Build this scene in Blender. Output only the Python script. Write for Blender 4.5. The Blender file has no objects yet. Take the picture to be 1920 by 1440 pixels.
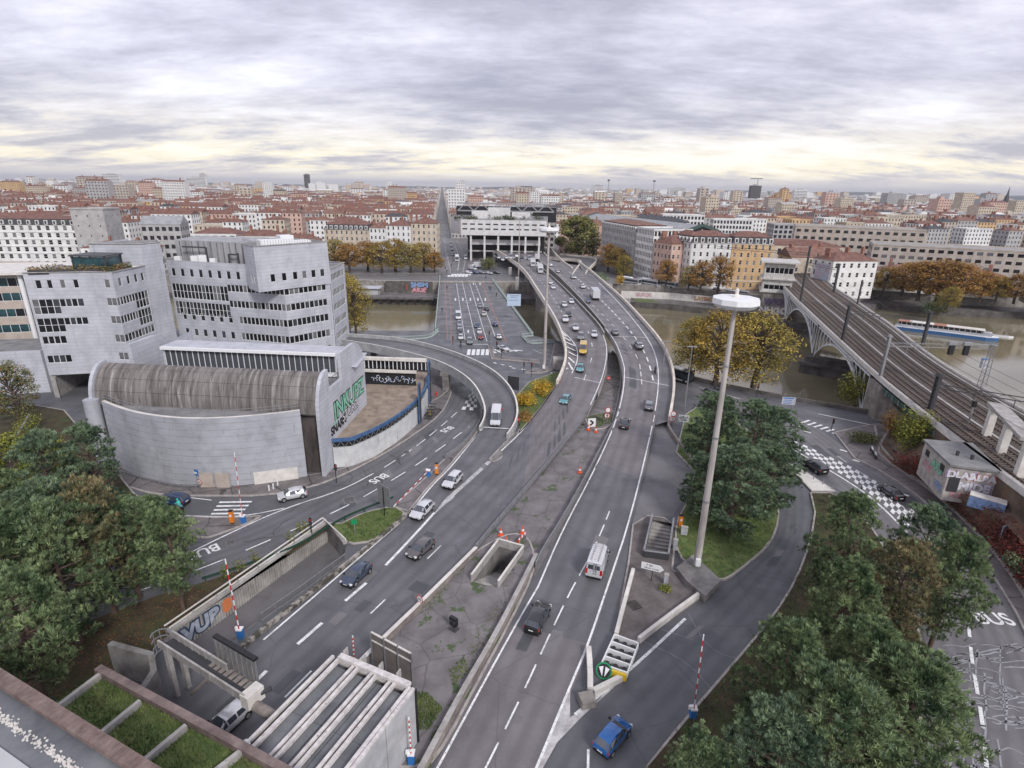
import bpy,math,random
from mathutils import Vector,Matrix
from mathutils.geometry import tessellate_polygon
R = math.radians
random.seed(11)
sc = bpy.context.scene
COL = sc.collection
# -- camera
F,PITCH,ROLL,CH = 1060.0,R(19.2),R(1.0),43.0
_fw = Vector((0,math.cos(PITCH),-math.sin(PITCH)))
_rt = Vector((1,0,0))
_up = _rt.cross(_fw)
RX = math.cos(ROLL) * _rt + math.sin(ROLL) * _up
UX = -math.sin(ROLL) * _rt + math.cos(ROLL) * _up
cd = bpy.data.cameras.new('camera')
cam = bpy.data.objects.new('camera',cd)
COL.objects.link(cam)
M = Matrix.Identity(4)
for i in range(3):
 M[i][0],M[i][1],M[i][2] = RX[i],UX[i],-_fw[i]
M[2][3] = CH
cam.matrix_world = M
cd.sensor_width = 36
cd.lens = 36 * F / 1920
cd.clip_start = 0.5
cd.clip_end = 40000
sc.camera = cam
# -- light
SUN_EL,SUN_AZ = 38,150     # soft overcast light from behind the right shoulder
sd = bpy.data.lights.new('sun','SUN')
sd.energy = 1.5
sd.angle = R(12)
sd.color = (1.0,0.98,0.955)
so = bpy.data.objects.new('sun',sd)
COL.objects.link(so)
_sv = Vector((math.sin(R(SUN_AZ)) * math.cos(R(SUN_EL)),math.cos(R(SUN_AZ)) * math.cos(R(SUN_EL)),math.sin(R(SUN_EL))))
so.rotation_euler = _sv.to_track_quat('Z','Y').to_euler()
wd = bpy.data.worlds.new('World')
sc.world = wd
wd.use_nodes = True
nt = wd.node_tree
nt.nodes.clear()
def wn(t,**k):
 n = nt.nodes.new(t)
 for a,b in k.items():
  setattr(n,a,b)
 return n
def wl(a,b):
 nt.links.new(a,b)
def wmath(op,a,b=None,clamp=False):
 n = wn('ShaderNodeMath',operation=op,use_clamp=clamp)
 for i,v in enumerate((a,b)):
  if v is None:
   continue
  if isinstance(v,(int,float)):
   n.inputs[i].default_value = v
  else:
   wl(v,n.inputs[i])
 return n.outputs[0]
def wramp(fac,stops):
 n = wn('ShaderNodeValToRGB')
 e = n.color_ramp.elements
 while len(e) < len(stops):
  e.new(0.5)
 for i,(p,c) in enumerate(stops):
  e[i].position = p
  e[i].color = (*c,1) if len(c) == 3 else c
 wl(fac,n.inputs[0])
 return n.outputs[0]
def wmix(fac,a,b):
 n = wn('ShaderNodeMix',data_type='RGBA')
 if isinstance(fac,(int,float)):
  n.inputs[0].default_value = fac
 else:
  wl(fac,n.inputs[0])
 for s,v in ((6,a),(7,b)):
  if isinstance(v,tuple):
   n.inputs[s].default_value = (*v,1)
  else:
   wl(v,n.inputs[s])
 return n.outputs[2]
tc = wn('ShaderNodeTexCoord')
sx = wn('ShaderNodeSeparateXYZ')
wl(tc.outputs['Generated'],sx.inputs[0])
zc = wmath('MAXIMUM',sx.outputs[2],0.0)
den = wmath('ADD',zc,0.17)
cx = wmath('DIVIDE',sx.outputs[0],den)
cy = wmath('DIVIDE',sx.outputs[1],den)
cmb = wn('ShaderNodeCombineXYZ')
wl(cx,cmb.inputs[0]);wl(cy,cmb.inputs[1])
def wnoise(scale,detail,rough,dist,stretch=(1,1,1),off=(0,0,0)):
 mp = wn('ShaderNodeMapping')
 mp.inputs['Scale'].default_value = stretch
 mp.inputs['Location'].default_value = off
 wl(cmb.outputs[0],mp.inputs[0])
 n = wn('ShaderNodeTexNoise')
 n.inputs['Scale'].default_value = scale
 n.inputs['Detail'].default_value = detail
 n.inputs['Roughness'].default_value = rough
 n.inputs['Distortion'].default_value = dist
 wl(mp.outputs[0],n.inputs['Vector'])
 return n.outputs[0]
n1 = wnoise(0.75,12,0.6,0.15,(0.85,1.3,1),(3.1,0.4,0))
n2 = wnoise(3.4,10,0.66,0.1,(0.7,1.4,1),(0.3,7.7,0))
nn = wmath('ADD',wmath('MULTIPLY',n1,0.68),wmath('MULTIPLY',n2,0.32))
k = 10.0
def kk(*c): return tuple(v * k for v in c)
clouds = wramp(nn,[(0.37,kk(0.275,0.275,0.34)),(0.455,kk(0.37,0.368,0.44)),(0.52,kk(0.46,0.455,0.54)),(0.58,kk(0.56,0.555,0.63)),(0.66,kk(0.70,0.695,0.75))])
# the low break in the overcast: warm light under the cloud base, banded by thin cloud
gap = wramp(nn,[(0.42,kk(0.35,0.34,0.38)),(0.475,kk(0.53,0.50,0.49)),(0.51,kk(0.68,0.62,0.49)),(0.57,kk(0.74,0.70,0.62))])
gfac = wramp(zc,[(0.0,(0,0,0)),(0.010,(0.9,) * 3),(0.04,(0.95,) * 3),(0.065,(0.6,) * 3),(0.10,(0.25,) * 3),(0.15,(0,0,0))])
sky1 = wmix(gfac,clouds,gap)
hz = wramp(zc,[(0.0,(1,1,1)),(0.010,(0.8,) * 3),(0.022,(0,0,0))])
sky2 = wmix(hz,sky1,kk(0.46,0.44,0.47))
sk = wn('ShaderNodeTexSky',sky_type='NISHITA')
sk.sun_disc = False
sk.sun_elevation = R(SUN_EL)
sk.sun_rotation = R(SUN_AZ)
sky3 = wmix(0.06,sky2,sk.outputs[0])
bg = wn('ShaderNodeBackground')
bg.inputs[1].default_value = 0.1
wl(sky3,bg.inputs[0])
out = wn('ShaderNodeOutputWorld')
wl(bg.outputs[0],out.inputs[0])
sc.view_settings.view_transform = 'Standard'
sc.view_settings.look = 'None'
sc.view_settings.exposure = 0.72
sc.view_settings.gamma = 1
sc.view_settings.use_curve_mapping = False
try:
 sc.cycles.volume_bounces = 0
 sc.cycles.max_bounces = 5
 sc.cycles.transparent_max_bounces = 6
except Exception:
 pass
# -- survey: a photo pixel (1920 x 1440) and a height give a ground position
def W(px,py,z=0.0):
 zf = z if callable(z) else None
 zz = 0.0 if zf else z
 d = _fw * F + RX * (px - 960) + UX * (720 - py)
 for _ in range(25 if zf else 1):
  t = (zz - CH) / d.z
  p = Vector((d.x * t,d.y * t,zz))
  if zf:
   zz = 0.5 * zz + 0.5 * zf(p)
 return p
def row(P):
 v = Vector(P) - Vector((0,0,CH))
 return 720 - F * v.dot(UX) / v.dot(_fw)
def hgt(P,r):
 lo,hi = -20.0,120.0
 for _ in range(40):
  m = (lo + hi) / 2
  if row((P[0],P[1],P[2] + m)) > r: lo = m
  else: hi = m
 return lo
def sst(a,b,x):
 t = min(1,max(0,(x - a) / (b - a)))
 return t * t * (3 - 2 * t)
def zv(p):                       # the road climbs from the tunnel mouth on to the river viaduct
 return 5.5 * sst(80,158,p.y)
# -- mesh builder
class MB:
 def __init__(s):
  s.v,s.f,s.m = [],[],[]
 def face(s,pts,mi=0):
  n = len(s.v)
  s.v.extend(tuple(p) for p in pts)
  s.f.append(tuple(range(n,n + len(pts))));s.m.append(mi)
 def box(s,c,d,rz=0,mi=0,taper=1.0):
  """box: c = centre of its base, d = size"""
  x,y,z = d[0] / 2,d[1] / 2,d[2]
  ca,sa = math.cos(rz),math.sin(rz)
  n = len(s.v)
  for zz,k in ((0,1),(z,taper)):
   for a,b in ((-x,-y),(x,-y),(x,y),(-x,y)):
    s.v.append((c[0] + (a * ca - b * sa) * k,c[1] + (a * sa + b * ca) * k,c[2] + zz))
  for q in ((3,2,1,0),(4,5,6,7),(0,1,5,4),(1,2,6,5),(2,3,7,6),(3,0,4,7)):
   s.f.append(tuple(n + i for i in q));s.m.append(mi)
 def bar(s,a,b,w,h,mi=0):
  """square bar from a to b"""
  a,b = Vector(a),Vector(b)
  d = (b - a)
  if d.length < 1e-6: return
  d.normalize()
  u = d.cross(Vector((0,0,1)))
  if u.length < 1e-4: u = Vector((1,0,0))
  u.normalize()
  t = u.cross(d)
  n = len(s.v)
  for p in (a,b):
   for i,j in ((-1,-1),(1,-1),(1,1),(-1,1)):
    s.v.append(tuple(p + u * (i * w / 2) + t * (j * h / 2)))
  for q in ((0,1,2,3),(7,6,5,4),(0,4,5,1),(1,5,6,2),(2,6,7,3),(3,7,4,0)):
   s.f.append(tuple(n + i for i in q));s.m.append(mi)
 def tube(s,pts,rads,n=8,mi=0,cap=True):
  pts = [Vector(p) for p in pts]
  if isinstance(rads,(int,float)): rads = [rads] * len(pts)
  base = len(s.v)
  for i,p in enumerate(pts):
   d = (pts[min(i + 1,len(pts) - 1)] - pts[max(i - 1,0)])
   d.normalize()
   u = d.cross(Vector((0,1,0)) if abs(d.y) < 0.9 else Vector((1,0,0)))
   u.normalize()
   w = d.cross(u)
   for j in range(n):
    a = 2 * math.pi * j / n
    s.v.append(tuple(p + (u * math.cos(a) + w * math.sin(a)) * rads[i]))
  for i in range(len(pts) - 1):
   for j in range(n):
    a,b = base + i * n + j,base + i * n + (j + 1) % n
    s.f.append((a,b,b + n,a + n));s.m.append(mi)
  if cap:
   s.f.append(tuple(base + j for j in reversed(range(n))));s.m.append(mi)
   e = base + (len(pts) - 1) * n
   s.f.append(tuple(e + j for j in range(n)));s.m.append(mi)
 def lathe(s,prof,c=(0,0,0),n=16,mi=0,axis='z'):
  base = len(s.v)
  for r,z in prof:
   for j in range(n):
    a = 2 * math.pi * j / n
    x,y = r * math.cos(a),r * math.sin(a)
    p = (x,y,z) if axis == 'z' else ((x,z,y) if axis == 'y' else (z,x,y))
    s.v.append((c[0] + p[0],c[1] + p[1],c[2] + p[2]))
  for i in range(len(prof) - 1):
   for j in range(n):
    a,b = base + i * n + j,base + i * n + (j + 1) % n
    s.f.append((a,b,b + n,a + n));s.m.append(mi)
  s.f.append(tuple(base + j for j in reversed(range(n))));s.m.append(mi)
  e = base + (len(prof) - 1) * n
  s.f.append(tuple(e + j for j in range(n)));s.m.append(mi)
 def prism(s,pts,z0,z1,mi=0,mtop=None,bottom=False):
  """upright prism on a counter-clockwise or clockwise outline"""
  pts = [(p[0],p[1]) for p in pts]
  ar = sum(pts[i][0] * pts[(i + 1) % len(pts)][1] - pts[(i + 1) % len(pts)][0] * pts[i][1] for i in range(len(pts)))
  if ar < 0: pts = pts[::-1]
  n = len(pts)
  for i in range(n):
   a,b = pts[i],pts[(i + 1) % n]
   s.face([(a[0],a[1],z0),(b[0],b[1],z0),(b[0],b[1],z1),(a[0],a[1],z1)],mi)
  s.sheet([pts],z1,mi if mtop is None else mtop)
  if bottom: s.sheet([pts],z0,mi,True)
 def sheet(s,loops,z,mi=0,flip=False):
  """flat sheet with holes"""
  ls = [[Vector((p[0],p[1],0)) for p in l] for l in loops]
  fl = [p for l in ls for p in l]
  n = len(s.v)
  s.v.extend((p.x,p.y,z(p) if callable(z) else z) for p in fl)
  for t in tessellate_polygon(ls):
   a,b,c = (fl[i] for i in t)
   up = (b - a).cross(c - a).z > 0
   t = tuple(n + i for i in t)
   s.f.append(t if up != flip else t[::-1]);s.m.append(mi)
 def wallline(s,pts,h,t,mi=0,mtop=None,closed=False):
  """wall of height h and thickness t following 3-D points (their z is the foot)"""
  pts = [Vector(p) for p in pts]
  n = len(pts)
  L,Rr = [],[]
  for i in range(n):
   if closed: a,b = pts[(i - 1) % n],pts[(i + 1) % n]
   else: a,b = pts[max(i - 1,0)],pts[min(i + 1,n - 1)]
   d = b - a;d.z = 0
   if d.length < 1e-6: d = Vector((1,0,0))
   d.normalize()
   nn = Vector((-d.y,d.x,0)) * (t / 2)
   L.append(pts[i] + nn);Rr.append(pts[i] - nn)
  mt = mi if mtop is None else mtop
  H = [Vector((0,0,(h[i] if isinstance(h,(list,tuple)) else h))) for i in range(n)]
  base = len(s.v)
  for i in range(n):
   s.v.extend([tuple(L[i]),tuple(L[i] + H[i]),tuple(Rr[i] + H[i]),tuple(Rr[i])])
  for i in range(n if closed else n - 1):
   a,b = base + i * 4,base + ((i + 1) % n) * 4
   s.f.append((a + 1,b + 1,b,a));s.m.append(mi)
   s.f.append((a + 2,b + 2,b + 1,a + 1));s.m.append(mt)
   s.f.append((a + 3,b + 3,b + 2,a + 2));s.m.append(mi)
  if not closed:
   s.f.append((base,base + 3,base + 2,base + 1));s.m.append(mi)
   e = base + (n - 1) * 4
   s.f.append((e,e + 1,e + 2,e + 3));s.m.append(mi)
 def road(s,A,B,lanes,mi=0,zoff=0.0,sections=None):
  """a carriageway with lane coordinates, material by stretch of road"""
  n0 = len(s.f);s.ribbon(A,B,mi,zoff);s.uv = s.uv or [];acc = 0
  for i,a in enumerate(A):
   if i: acc += (A[i] - A[i - 1]).length
   s.uv += [(0,acc),(lanes,acc)]
   if sections and i < len(A) - 1: s.m[n0 + i] = sections((A[i] + B[i]) / 2)
 def ribbon(s,A,B,mi=0,zoff=0.0):
  A,B = [Vector(p) for p in A],[Vector(p) for p in B]
  n = len(s.v)
  for a,b in zip(A,B):
   s.v.append((a.x,a.y,a.z + zoff));s.v.append((b.x,b.y,b.z + zoff))
  for i in range(len(A) - 1):
   a = n + 2 * i
   s.f.append((a,a + 1,a + 3,a + 2));s.m.append(mi)
 uv = None
 def mesh(s,name,mats,loc=(0,0,0),smooth=None):
  me = bpy.data.meshes.new(name)
  if loc != (0,0,0):
   s.v = [(x - loc[0],y - loc[1],z - loc[2]) for x,y,z in s.v]
  me.from_pydata(s.v,[],s.f)
  for m in (mats if isinstance(mats,(list,tuple)) else [mats]):
   me.materials.append(m)
  me.polygons.foreach_set('material_index',s.m)
  if s.uv:
   ul = me.uv_layers.new(name='lane')
   for lp in me.loops: ul.data[lp.index].uv = s.uv[lp.vertex_index]
  if smooth is not None:
   me.polygons.foreach_set('use_smooth',[True] * len(me.polygons))
   me.set_sharp_from_angle(angle=R(smooth))
  me.update()
  return me
def link(name,data,parent=None,loc=None,rz=None):
 o = bpy.data.objects.new(name,data)
 COL.objects.link(o)
 if parent is not None: o.parent = parent
 if loc is not None: o.location = loc
 if rz is not None: o.rotation_euler = (0,0,rz)
 return o
def tag(o,label,cat,group=None):
 o['label'] = label;o['category'] = cat
 if group: o['group'] = group
 return o
def thing(name,label,cat,loc=(0,0,0),rz=0,group=None):
 return tag(link(name,None,None,loc,rz),label,cat,group)
def part(name,mb,mats,parent,smooth=None,world=False,stuff=False,label=None):
 """one part; world=1 means the mesh was built in world coordinates"""
 loc = tuple(parent.location) if world else (0,0,0)
 if world and parent.parent is not None: loc = tuple(parent.parent.location)
 o = link(name,mb.mesh(name,mats,loc,smooth),parent)
 if stuff: o['kind'] = 'stuff'
 if label: o['label'] = label
 return o
def solo(name,mb,mats,label,cat,loc=(0,0,0),group=None,smooth=None):
 """a thing that is one mesh, built in world coordinates around loc"""
 o = link(name,mb.mesh(name,mats,tuple(loc),smooth),None,loc)
 return tag(o,label,cat,group)
def struct(name,mb,mats,smooth=None,kind='structure',parent=None):
 o = link(name,mb.mesh(name,mats,(0,0,0),smooth),parent)
 if parent is None: o['kind'] = kind
 return o
def copy_tree(o,parent=None,loc=None,rz=None,label=None,sc_=None):
 c = o.copy();COL.objects.link(c)
 if parent is not None: c.parent = parent
 if loc is not None: c.location = loc
 if rz is not None: c.rotation_euler = (0,0,rz)
 if sc_ is not None: c.scale = sc_ if isinstance(sc_,tuple) else (sc_,) * 3
 if label: c['label'] = label
 for ch in list(o.children): copy_tree(ch,c)
 return c
def lerp(a,b,t): return a + (b - a) * t
def resample(pts,n):
 pts = [Vector(p) for p in pts]
 ds = [0.0]
 for a,b in zip(pts,pts[1:]): ds.append(ds[-1] + (b - a).length)
 out,j = [],0
 for i in range(n):
  t = ds[-1] * i / (n - 1)
  while j < len(ds) - 2 and ds[j + 1] < t: j += 1
  sg = ds[j + 1] - ds[j]
  out.append(pts[j].lerp(pts[j + 1],(t - ds[j]) / sg if sg > 1e-9 else 0))
 return out
def smoothpts(pts,it=2):
 """Chaikin corner cutting that keeps the end points"""
 pts = [Vector(p) for p in pts]
 for _ in range(it):
  q = [pts[0]]
  for a,b in zip(pts,pts[1:]):
   q += [a.lerp(b,0.25),a.lerp(b,0.75)]
  pts = q + [pts[-1]]
 return pts
def PL(pxs,z=0.0,n=None,sm=2):
 """polyline in the world from photo pixels"""
 ps = []
 for p in pxs:
  ps.append(W(p[0],p[1],p[2] if len(p) > 2 else z))
 if sm: ps = smoothpts(ps,sm)
 return resample(ps,n) if n else ps
def offset(pts,d):
 """shift a polyline sideways to its left by d"""
 out = []
 for i,p in enumerate(pts):
  t = pts[min(i + 1,len(pts) - 1)] - pts[max(i - 1,0)]
  t.z = 0
  if t.length < 1e-6: t = Vector((1,0,0))
  t.normalize()
  out.append(p + Vector((-t.y,t.x,0)) * d)
 return out
def along(pts,step,start=0.0):
 """points and headings every `step` metres"""
 pts = [Vector(p) for p in pts]
 res,acc,nxt = [],0.0,start
 for a,b in zip(pts,pts[1:]):
  L = (b - a).length
  while nxt <= acc + L and L > 1e-9:
   p = a.lerp(b,(nxt - acc) / L)
   res.append((p,math.atan2(b.y - a.y,b.x - a.x)))
   nxt += step
  acc += L
 return res
# -- materials
MATS = {}
def mat(name,col,rough=0.75,var=0.18,scale=1.5,metal=0.0,bump=0.0,bscale=12.0,col2=None,streak=None,island=0.0,spec=None,coat=0.0,detail=6,wet=0.0,trans=0.0,noise_pos=(0.35,0.65)):
 """base colour col drifting to col2 over noise; streak = stretch vector; island = colour spread per loose piece"""
 m = bpy.data.materials.new(name)
 m.use_nodes = True
 t = m.node_tree
 b = t.nodes['Principled BSDF']
 b.inputs['Roughness'].default_value = rough
 b.inputs['Metallic'].default_value = metal
 if spec is not None: b.inputs['Specular IOR Level'].default_value = spec
 if coat: b.inputs['Coat Weight'].default_value = coat
 if trans: b.inputs['Transmission Weight'].default_value = trans
 if col2 is None:
  a = tuple(c * (1 - var) for c in col);c2 = tuple(min(1,c * (1 + var)) for c in col)
 else:
  a,c2 = col,col2
 co = t.nodes.new('ShaderNodeTexCoord')
 mp = t.nodes.new('ShaderNodeMapping')
 mp.inputs['Scale'].default_value = streak or (1,1,1)
 t.links.new(co.outputs['Object'],mp.inputs[0])
 nz = t.nodes.new('ShaderNodeTexNoise')
 nz.inputs['Scale'].default_value = scale
 nz.inputs['Detail'].default_value = detail
 nz.inputs['Roughness'].default_value = 0.62
 t.links.new(mp.outputs[0],nz.inputs['Vector'])
 rp = t.nodes.new('ShaderNodeValToRGB')
 rp.color_ramp.elements[0].position,rp.color_ramp.elements[1].position = noise_pos
 rp.color_ramp.elements[0].color = (*a,1);rp.color_ramp.elements[1].color = (*c2,1)
 t.links.new(nz.outputs[0],rp.inputs[0])
 src = rp.outputs[0]
 if island:
  g = t.nodes.new('ShaderNodeNewGeometry')
  hs = t.nodes.new('ShaderNodeHueSaturation')
  mr = t.nodes.new('ShaderNodeMapRange')
  mr.inputs['To Min'].default_value = 1 - island;mr.inputs['To Max'].default_value = 1 + island
  t.links.new(g.outputs['Random Per Island'],mr.inputs[0])
  t.links.new(mr.outputs[0],hs.inputs['Value'])
  t.links.new(src,hs.inputs['Color'])
  src = hs.outputs[0]
 t.links.new(src,b.inputs['Base Color'])
 if wet:
  mr = t.nodes.new('ShaderNodeMapRange')
  mr.inputs['From Min'].default_value = 0.4;mr.inputs['From Max'].default_value = 0.62
  mr.inputs['To Min'].default_value = rough;mr.inputs['To Max'].default_value = rough - wet
  n3 = t.nodes.new('ShaderNodeTexNoise')
  n3.inputs['Scale'].default_value = 0.25;n3.inputs['Detail'].default_value = 5
  t.links.new(co.outputs['Object'],n3.inputs['Vector'])
  t.links.new(n3.outputs[0],mr.inputs[0])
  t.links.new(mr.outputs[0],b.inputs['Roughness'])
 if bump:
  n2 = t.nodes.new('ShaderNodeTexNoise')
  n2.inputs['Scale'].default_value = bscale;n2.inputs['Detail'].default_value = 4
  t.links.new(co.outputs['Object'],n2.inputs['Vector'])
  bp = t.nodes.new('ShaderNodeBump')
  bp.inputs['Strength'].default_value = bump;bp.inputs['Distance'].default_value = 0.05
  t.links.new(n2.outputs[0],bp.inputs['Height'])
  t.links.new(bp.outputs[0],b.inputs['Normal'])
 MATS[name] = m
 return m
def overlay(m,kind,scale,col,lo,hi,stretch=(1,1,1),fac=1.0,invert=False,rot=0.0,gscale=0.0):
 """lay a second texture (cracks, stains, joints, courses) over a material's base colour"""
 t = m.node_tree
 b = t.nodes['Principled BSDF']
 lk = b.inputs['Base Color'].links[0]
 src = lk.from_socket
 co = t.nodes.new('ShaderNodeTexCoord');mp = t.nodes.new('ShaderNodeMapping')
 mp.inputs['Scale'].default_value = stretch
 mp.inputs['Rotation'].default_value = (0,0,rot)
 t.links.new(co.outputs['Object'],mp.inputs[0])
 vec = mp.outputs[0]
 if gscale:
  nz = t.nodes.new('ShaderNodeTexNoise');nz.inputs['Scale'].default_value = gscale
  t.links.new(vec,nz.inputs['Vector'])
  mx = t.nodes.new('ShaderNodeMix');mx.data_type = 'VECTOR'
  mx.inputs[0].default_value = 0.25
  t.links.new(vec,mx.inputs[4]);t.links.new(nz.outputs[1],mx.inputs[5])
  vec = mx.outputs[1]
 if kind == 'cracks':
  n = t.nodes.new('ShaderNodeTexVoronoi');n.feature = 'DISTANCE_TO_EDGE'
  n.inputs['Scale'].default_value = scale;o = n.outputs['Distance']
 elif kind == 'wave':
  n = t.nodes.new('ShaderNodeTexWave');n.inputs['Scale'].default_value = scale
  n.bands_direction = 'Z';o = n.outputs['Fac']
 elif kind == 'wavex':
  n = t.nodes.new('ShaderNodeTexWave');n.inputs['Scale'].default_value = scale
  n.bands_direction = 'X';o = n.outputs['Fac']
 else:
  n = t.nodes.new('ShaderNodeTexNoise');n.inputs['Scale'].default_value = scale
  n.inputs['Detail'].default_value = 7;n.inputs['Roughness'].default_value = 0.65;o = n.outputs[0]
 t.links.new(vec,n.inputs['Vector'])
 mr = t.nodes.new('ShaderNodeMapRange')
 mr.inputs['From Min'].default_value = lo;mr.inputs['From Max'].default_value = hi
 mr.inputs['To Min'].default_value = 0 if not invert else fac
 mr.inputs['To Max'].default_value = fac if not invert else 0
 t.links.new(o,mr.inputs[0])
 mx = t.nodes.new('ShaderNodeMix');mx.data_type = 'RGBA'
 t.links.new(mr.outputs[0],mx.inputs[0])
 t.links.new(src,mx.inputs[6]);mx.inputs[7].default_value = (*col,1)
 t.links.new(mx.outputs[2],b.inputs['Base Color'])
 return m
def plain(name,col,rough=0.5,metal=0.0,coat=0.0,spec=None,var=0.05):
 return mat(name,col,rough,var,3.0,metal,coat=coat,spec=spec)
def asphalt(name,c,warm=0.0):
 m = mat(name,tuple(v * 0.84 for v in c),0.62,col2=tuple(v * 1.16 for v in c),scale=0.22,bump=0.25,bscale=30,wet=0.28)
 overlay(m,'noise',5.0,tuple(v * 1.5 for v in c),0.5,0.8,fac=0.5)
 overlay(m,'noise',0.35,tuple(v * 0.6 for v in c),0.55,0.72,fac=0.6)
 overlay(m,'noise',1.3,tuple(v * 0.45 for v in c),0.66,0.74,fac=0.6)
 overlay(m,'cracks',0.10,tuple(v * 0.45 for v in c),0.002,0.005,fac=0.4,invert=True,gscale=1.2)
 t = m.node_tree;b = t.nodes['Principled BSDF'];src = b.inputs['Base Color'].links[0].from_socket
 uv = t.nodes.new('ShaderNodeUVMap');sp = t.nodes.new('ShaderNodeSeparateXYZ');t.links.new(uv.outputs[0],sp.inputs[0])
 wv = t.nodes.new('ShaderNodeMath');wv.operation = 'SINE';ml = t.nodes.new('ShaderNodeMath');ml.operation = 'MULTIPLY';ml.inputs[1].default_value = 12.566
 t.links.new(sp.outputs[0],ml.inputs[0]);t.links.new(ml.outputs[0],wv.inputs[0])
 mr = t.nodes.new('ShaderNodeMapRange');mr.inputs['From Min'].default_value = -.6;mr.inputs['From Max'].default_value = .9;mr.inputs['To Max'].default_value = .42
 t.links.new(wv.outputs[0],mr.inputs[0]);mx = t.nodes.new('ShaderNodeMix');mx.data_type = 'RGBA'
 t.links.new(mr.outputs[0],mx.inputs[0]);t.links.new(src,mx.inputs[6]);mx.inputs[7].default_value = (*(v * .62 for v in c),1);t.links.new(mx.outputs[2],b.inputs['Base Color'])
 return m
ASPH = asphalt('asphalt_road',(0.132,0.130,0.138))
ASPH_D = asphalt('asphalt_wet',(0.118,0.118,0.128))
ASPH_L = asphalt('asphalt_worn',(0.168,0.160,0.164))
ASPH_R = asphalt('asphalt_purple',(0.172,0.157,0.162))
PAINT = mat('road_paint',(0.55,0.54,0.53),0.6,col2=(0.86,0.86,0.85),scale=2.2,noise_pos=(0.3,0.5))
overlay(PAINT,'noise',5.0,(0.16,0.155,0.155),0.56,0.66,fac=0.85)
overlay(PAINT,'noise',0.6,(0.30,0.295,0.29),0.5,0.7,fac=0.7)
SEAL = mat('crack_sealant',(0.33,0.33,0.345),0.5,0.2,1.0)
SEAL_D = mat('tar_sealant',(0.018,0.018,0.02),0.35,0.2,1.0)
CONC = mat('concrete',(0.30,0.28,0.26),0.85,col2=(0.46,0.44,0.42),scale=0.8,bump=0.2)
overlay(CONC,'noise',1.6,(0.13,0.12,0.11),0.56,0.74,(1.6,1.6,0.35),0.75)
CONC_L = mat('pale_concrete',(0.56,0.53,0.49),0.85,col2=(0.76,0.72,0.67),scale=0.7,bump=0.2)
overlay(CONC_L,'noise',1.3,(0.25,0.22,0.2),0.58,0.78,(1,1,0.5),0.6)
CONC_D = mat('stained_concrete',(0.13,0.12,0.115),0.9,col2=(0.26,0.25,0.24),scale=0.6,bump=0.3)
PAVE = mat('pavement_tarmac',(0.13,0.115,0.113),0.7,col2=(0.21,0.188,0.186),scale=0.5,bump=0.2,bscale=20,wet=0.25)
overlay(PAVE,'cracks',0.22,(0.03,0.028,0.026),0.006,0.018,fac=0.8,invert=True,gscale=1.4)
KERB = mat('kerb_stone',(0.30,0.27,0.25),0.8,col2=(0.46,0.42,0.39),scale=1.2)
GRASS = mat('grass',(0.06,0.10,0.025),0.9,col2=(0.15,0.19,0.06),scale=0.9,bump=0.6,bscale=8)
overlay(GRASS,'noise',0.5,(0.13,0.10,0.05),0.52,0.7,fac=0.7)
LITTER = mat('leaf_litter',(0.028,0.024,0.013),0.95,col2=(0.075,0.056,0.03),scale=0.6,bump=0.5,bscale=9)
overlay(LITTER,'noise',3.5,(0.15,0.065,0.025),0.57,0.7,fac=0.7)
overlay(LITTER,'noise',0.35,(0.05,0.075,0.02),0.5,0.65,fac=0.7)
WATER = mat('river_water',(0.16,0.14,0.085),0.08,col2=(0.24,0.21,0.14),scale=0.02,bump=0.13,bscale=0.55,streak=(0.6,1.6,1))
STONE = mat('stone_masonry',(0.20,0.18,0.16),0.9,col2=(0.36,0.33,0.30),scale=0.5,bump=0.3)
overlay(STONE,'noise',0.9,(0.08,0.075,0.07),0.5,0.7,(1,1,0.5),0.7)
STONE_D = mat('dark_quay_stone',(0.06,0.053,0.05),0.9,col2=(0.15,0.135,0.125),scale=0.4,bump=0.3)
WHITE_W = mat('white_cladding',(0.41,0.415,0.455),0.65,col2=(0.54,0.545,0.59),scale=0.35)
overlay(WHITE_W,'noise',0.9,(0.25,0.25,0.27),0.56,0.76,(1.6,1.6,0.09),0.75)
overlay(WHITE_W,'wave',0.42,(0.33,0.33,0.35),0.94,0.985,fac=0.55)
GLASS = mat('window_glass',(0.012,0.013,0.016),0.08,0.4,0.5,spec=0.6)
GLASS_L = mat('window_blind',(0.16,0.16,0.165),0.3,0.35,0.6)
GLASS_T = mat('teal_glass',(0.03,0.075,0.085),0.1,0.5,0.4,spec=0.6)
WFRAME = plain('white_frame',(0.72,0.72,0.72))
METAL = mat('galvanised_steel',(0.34,0.34,0.35),0.5,0.15,2.0,0.55)
METAL_D = plain('dark_steel',(0.05,0.05,0.055),0.5)
BLACK = plain('black_plastic',(0.014,0.014,0.015),0.45)
WHITE = plain('white_paint',(0.78,0.78,0.78),0.5)
RED = plain('red_paint',(0.55,0.03,0.025),0.5)
BLUE = plain('blue_paint',(0.03,0.16,0.45),0.5)
ORANGE = plain('orange_plastic',(0.75,0.22,0.02),0.5)
YELLOW = plain('yellow_paint',(0.75,0.5,0.03),0.5)
GREENP = plain('green_paint',(0.01,0.26,0.10),0.5)
TEAL = plain('turquoise_cloth',(0.05,0.5,0.42),0.7)
RUBBER = plain('tyre_rubber',(0.018,0.018,0.018),0.85)
ALLOY = plain('wheel_alloy',(0.45,0.45,0.46),0.35,0.7)
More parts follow.
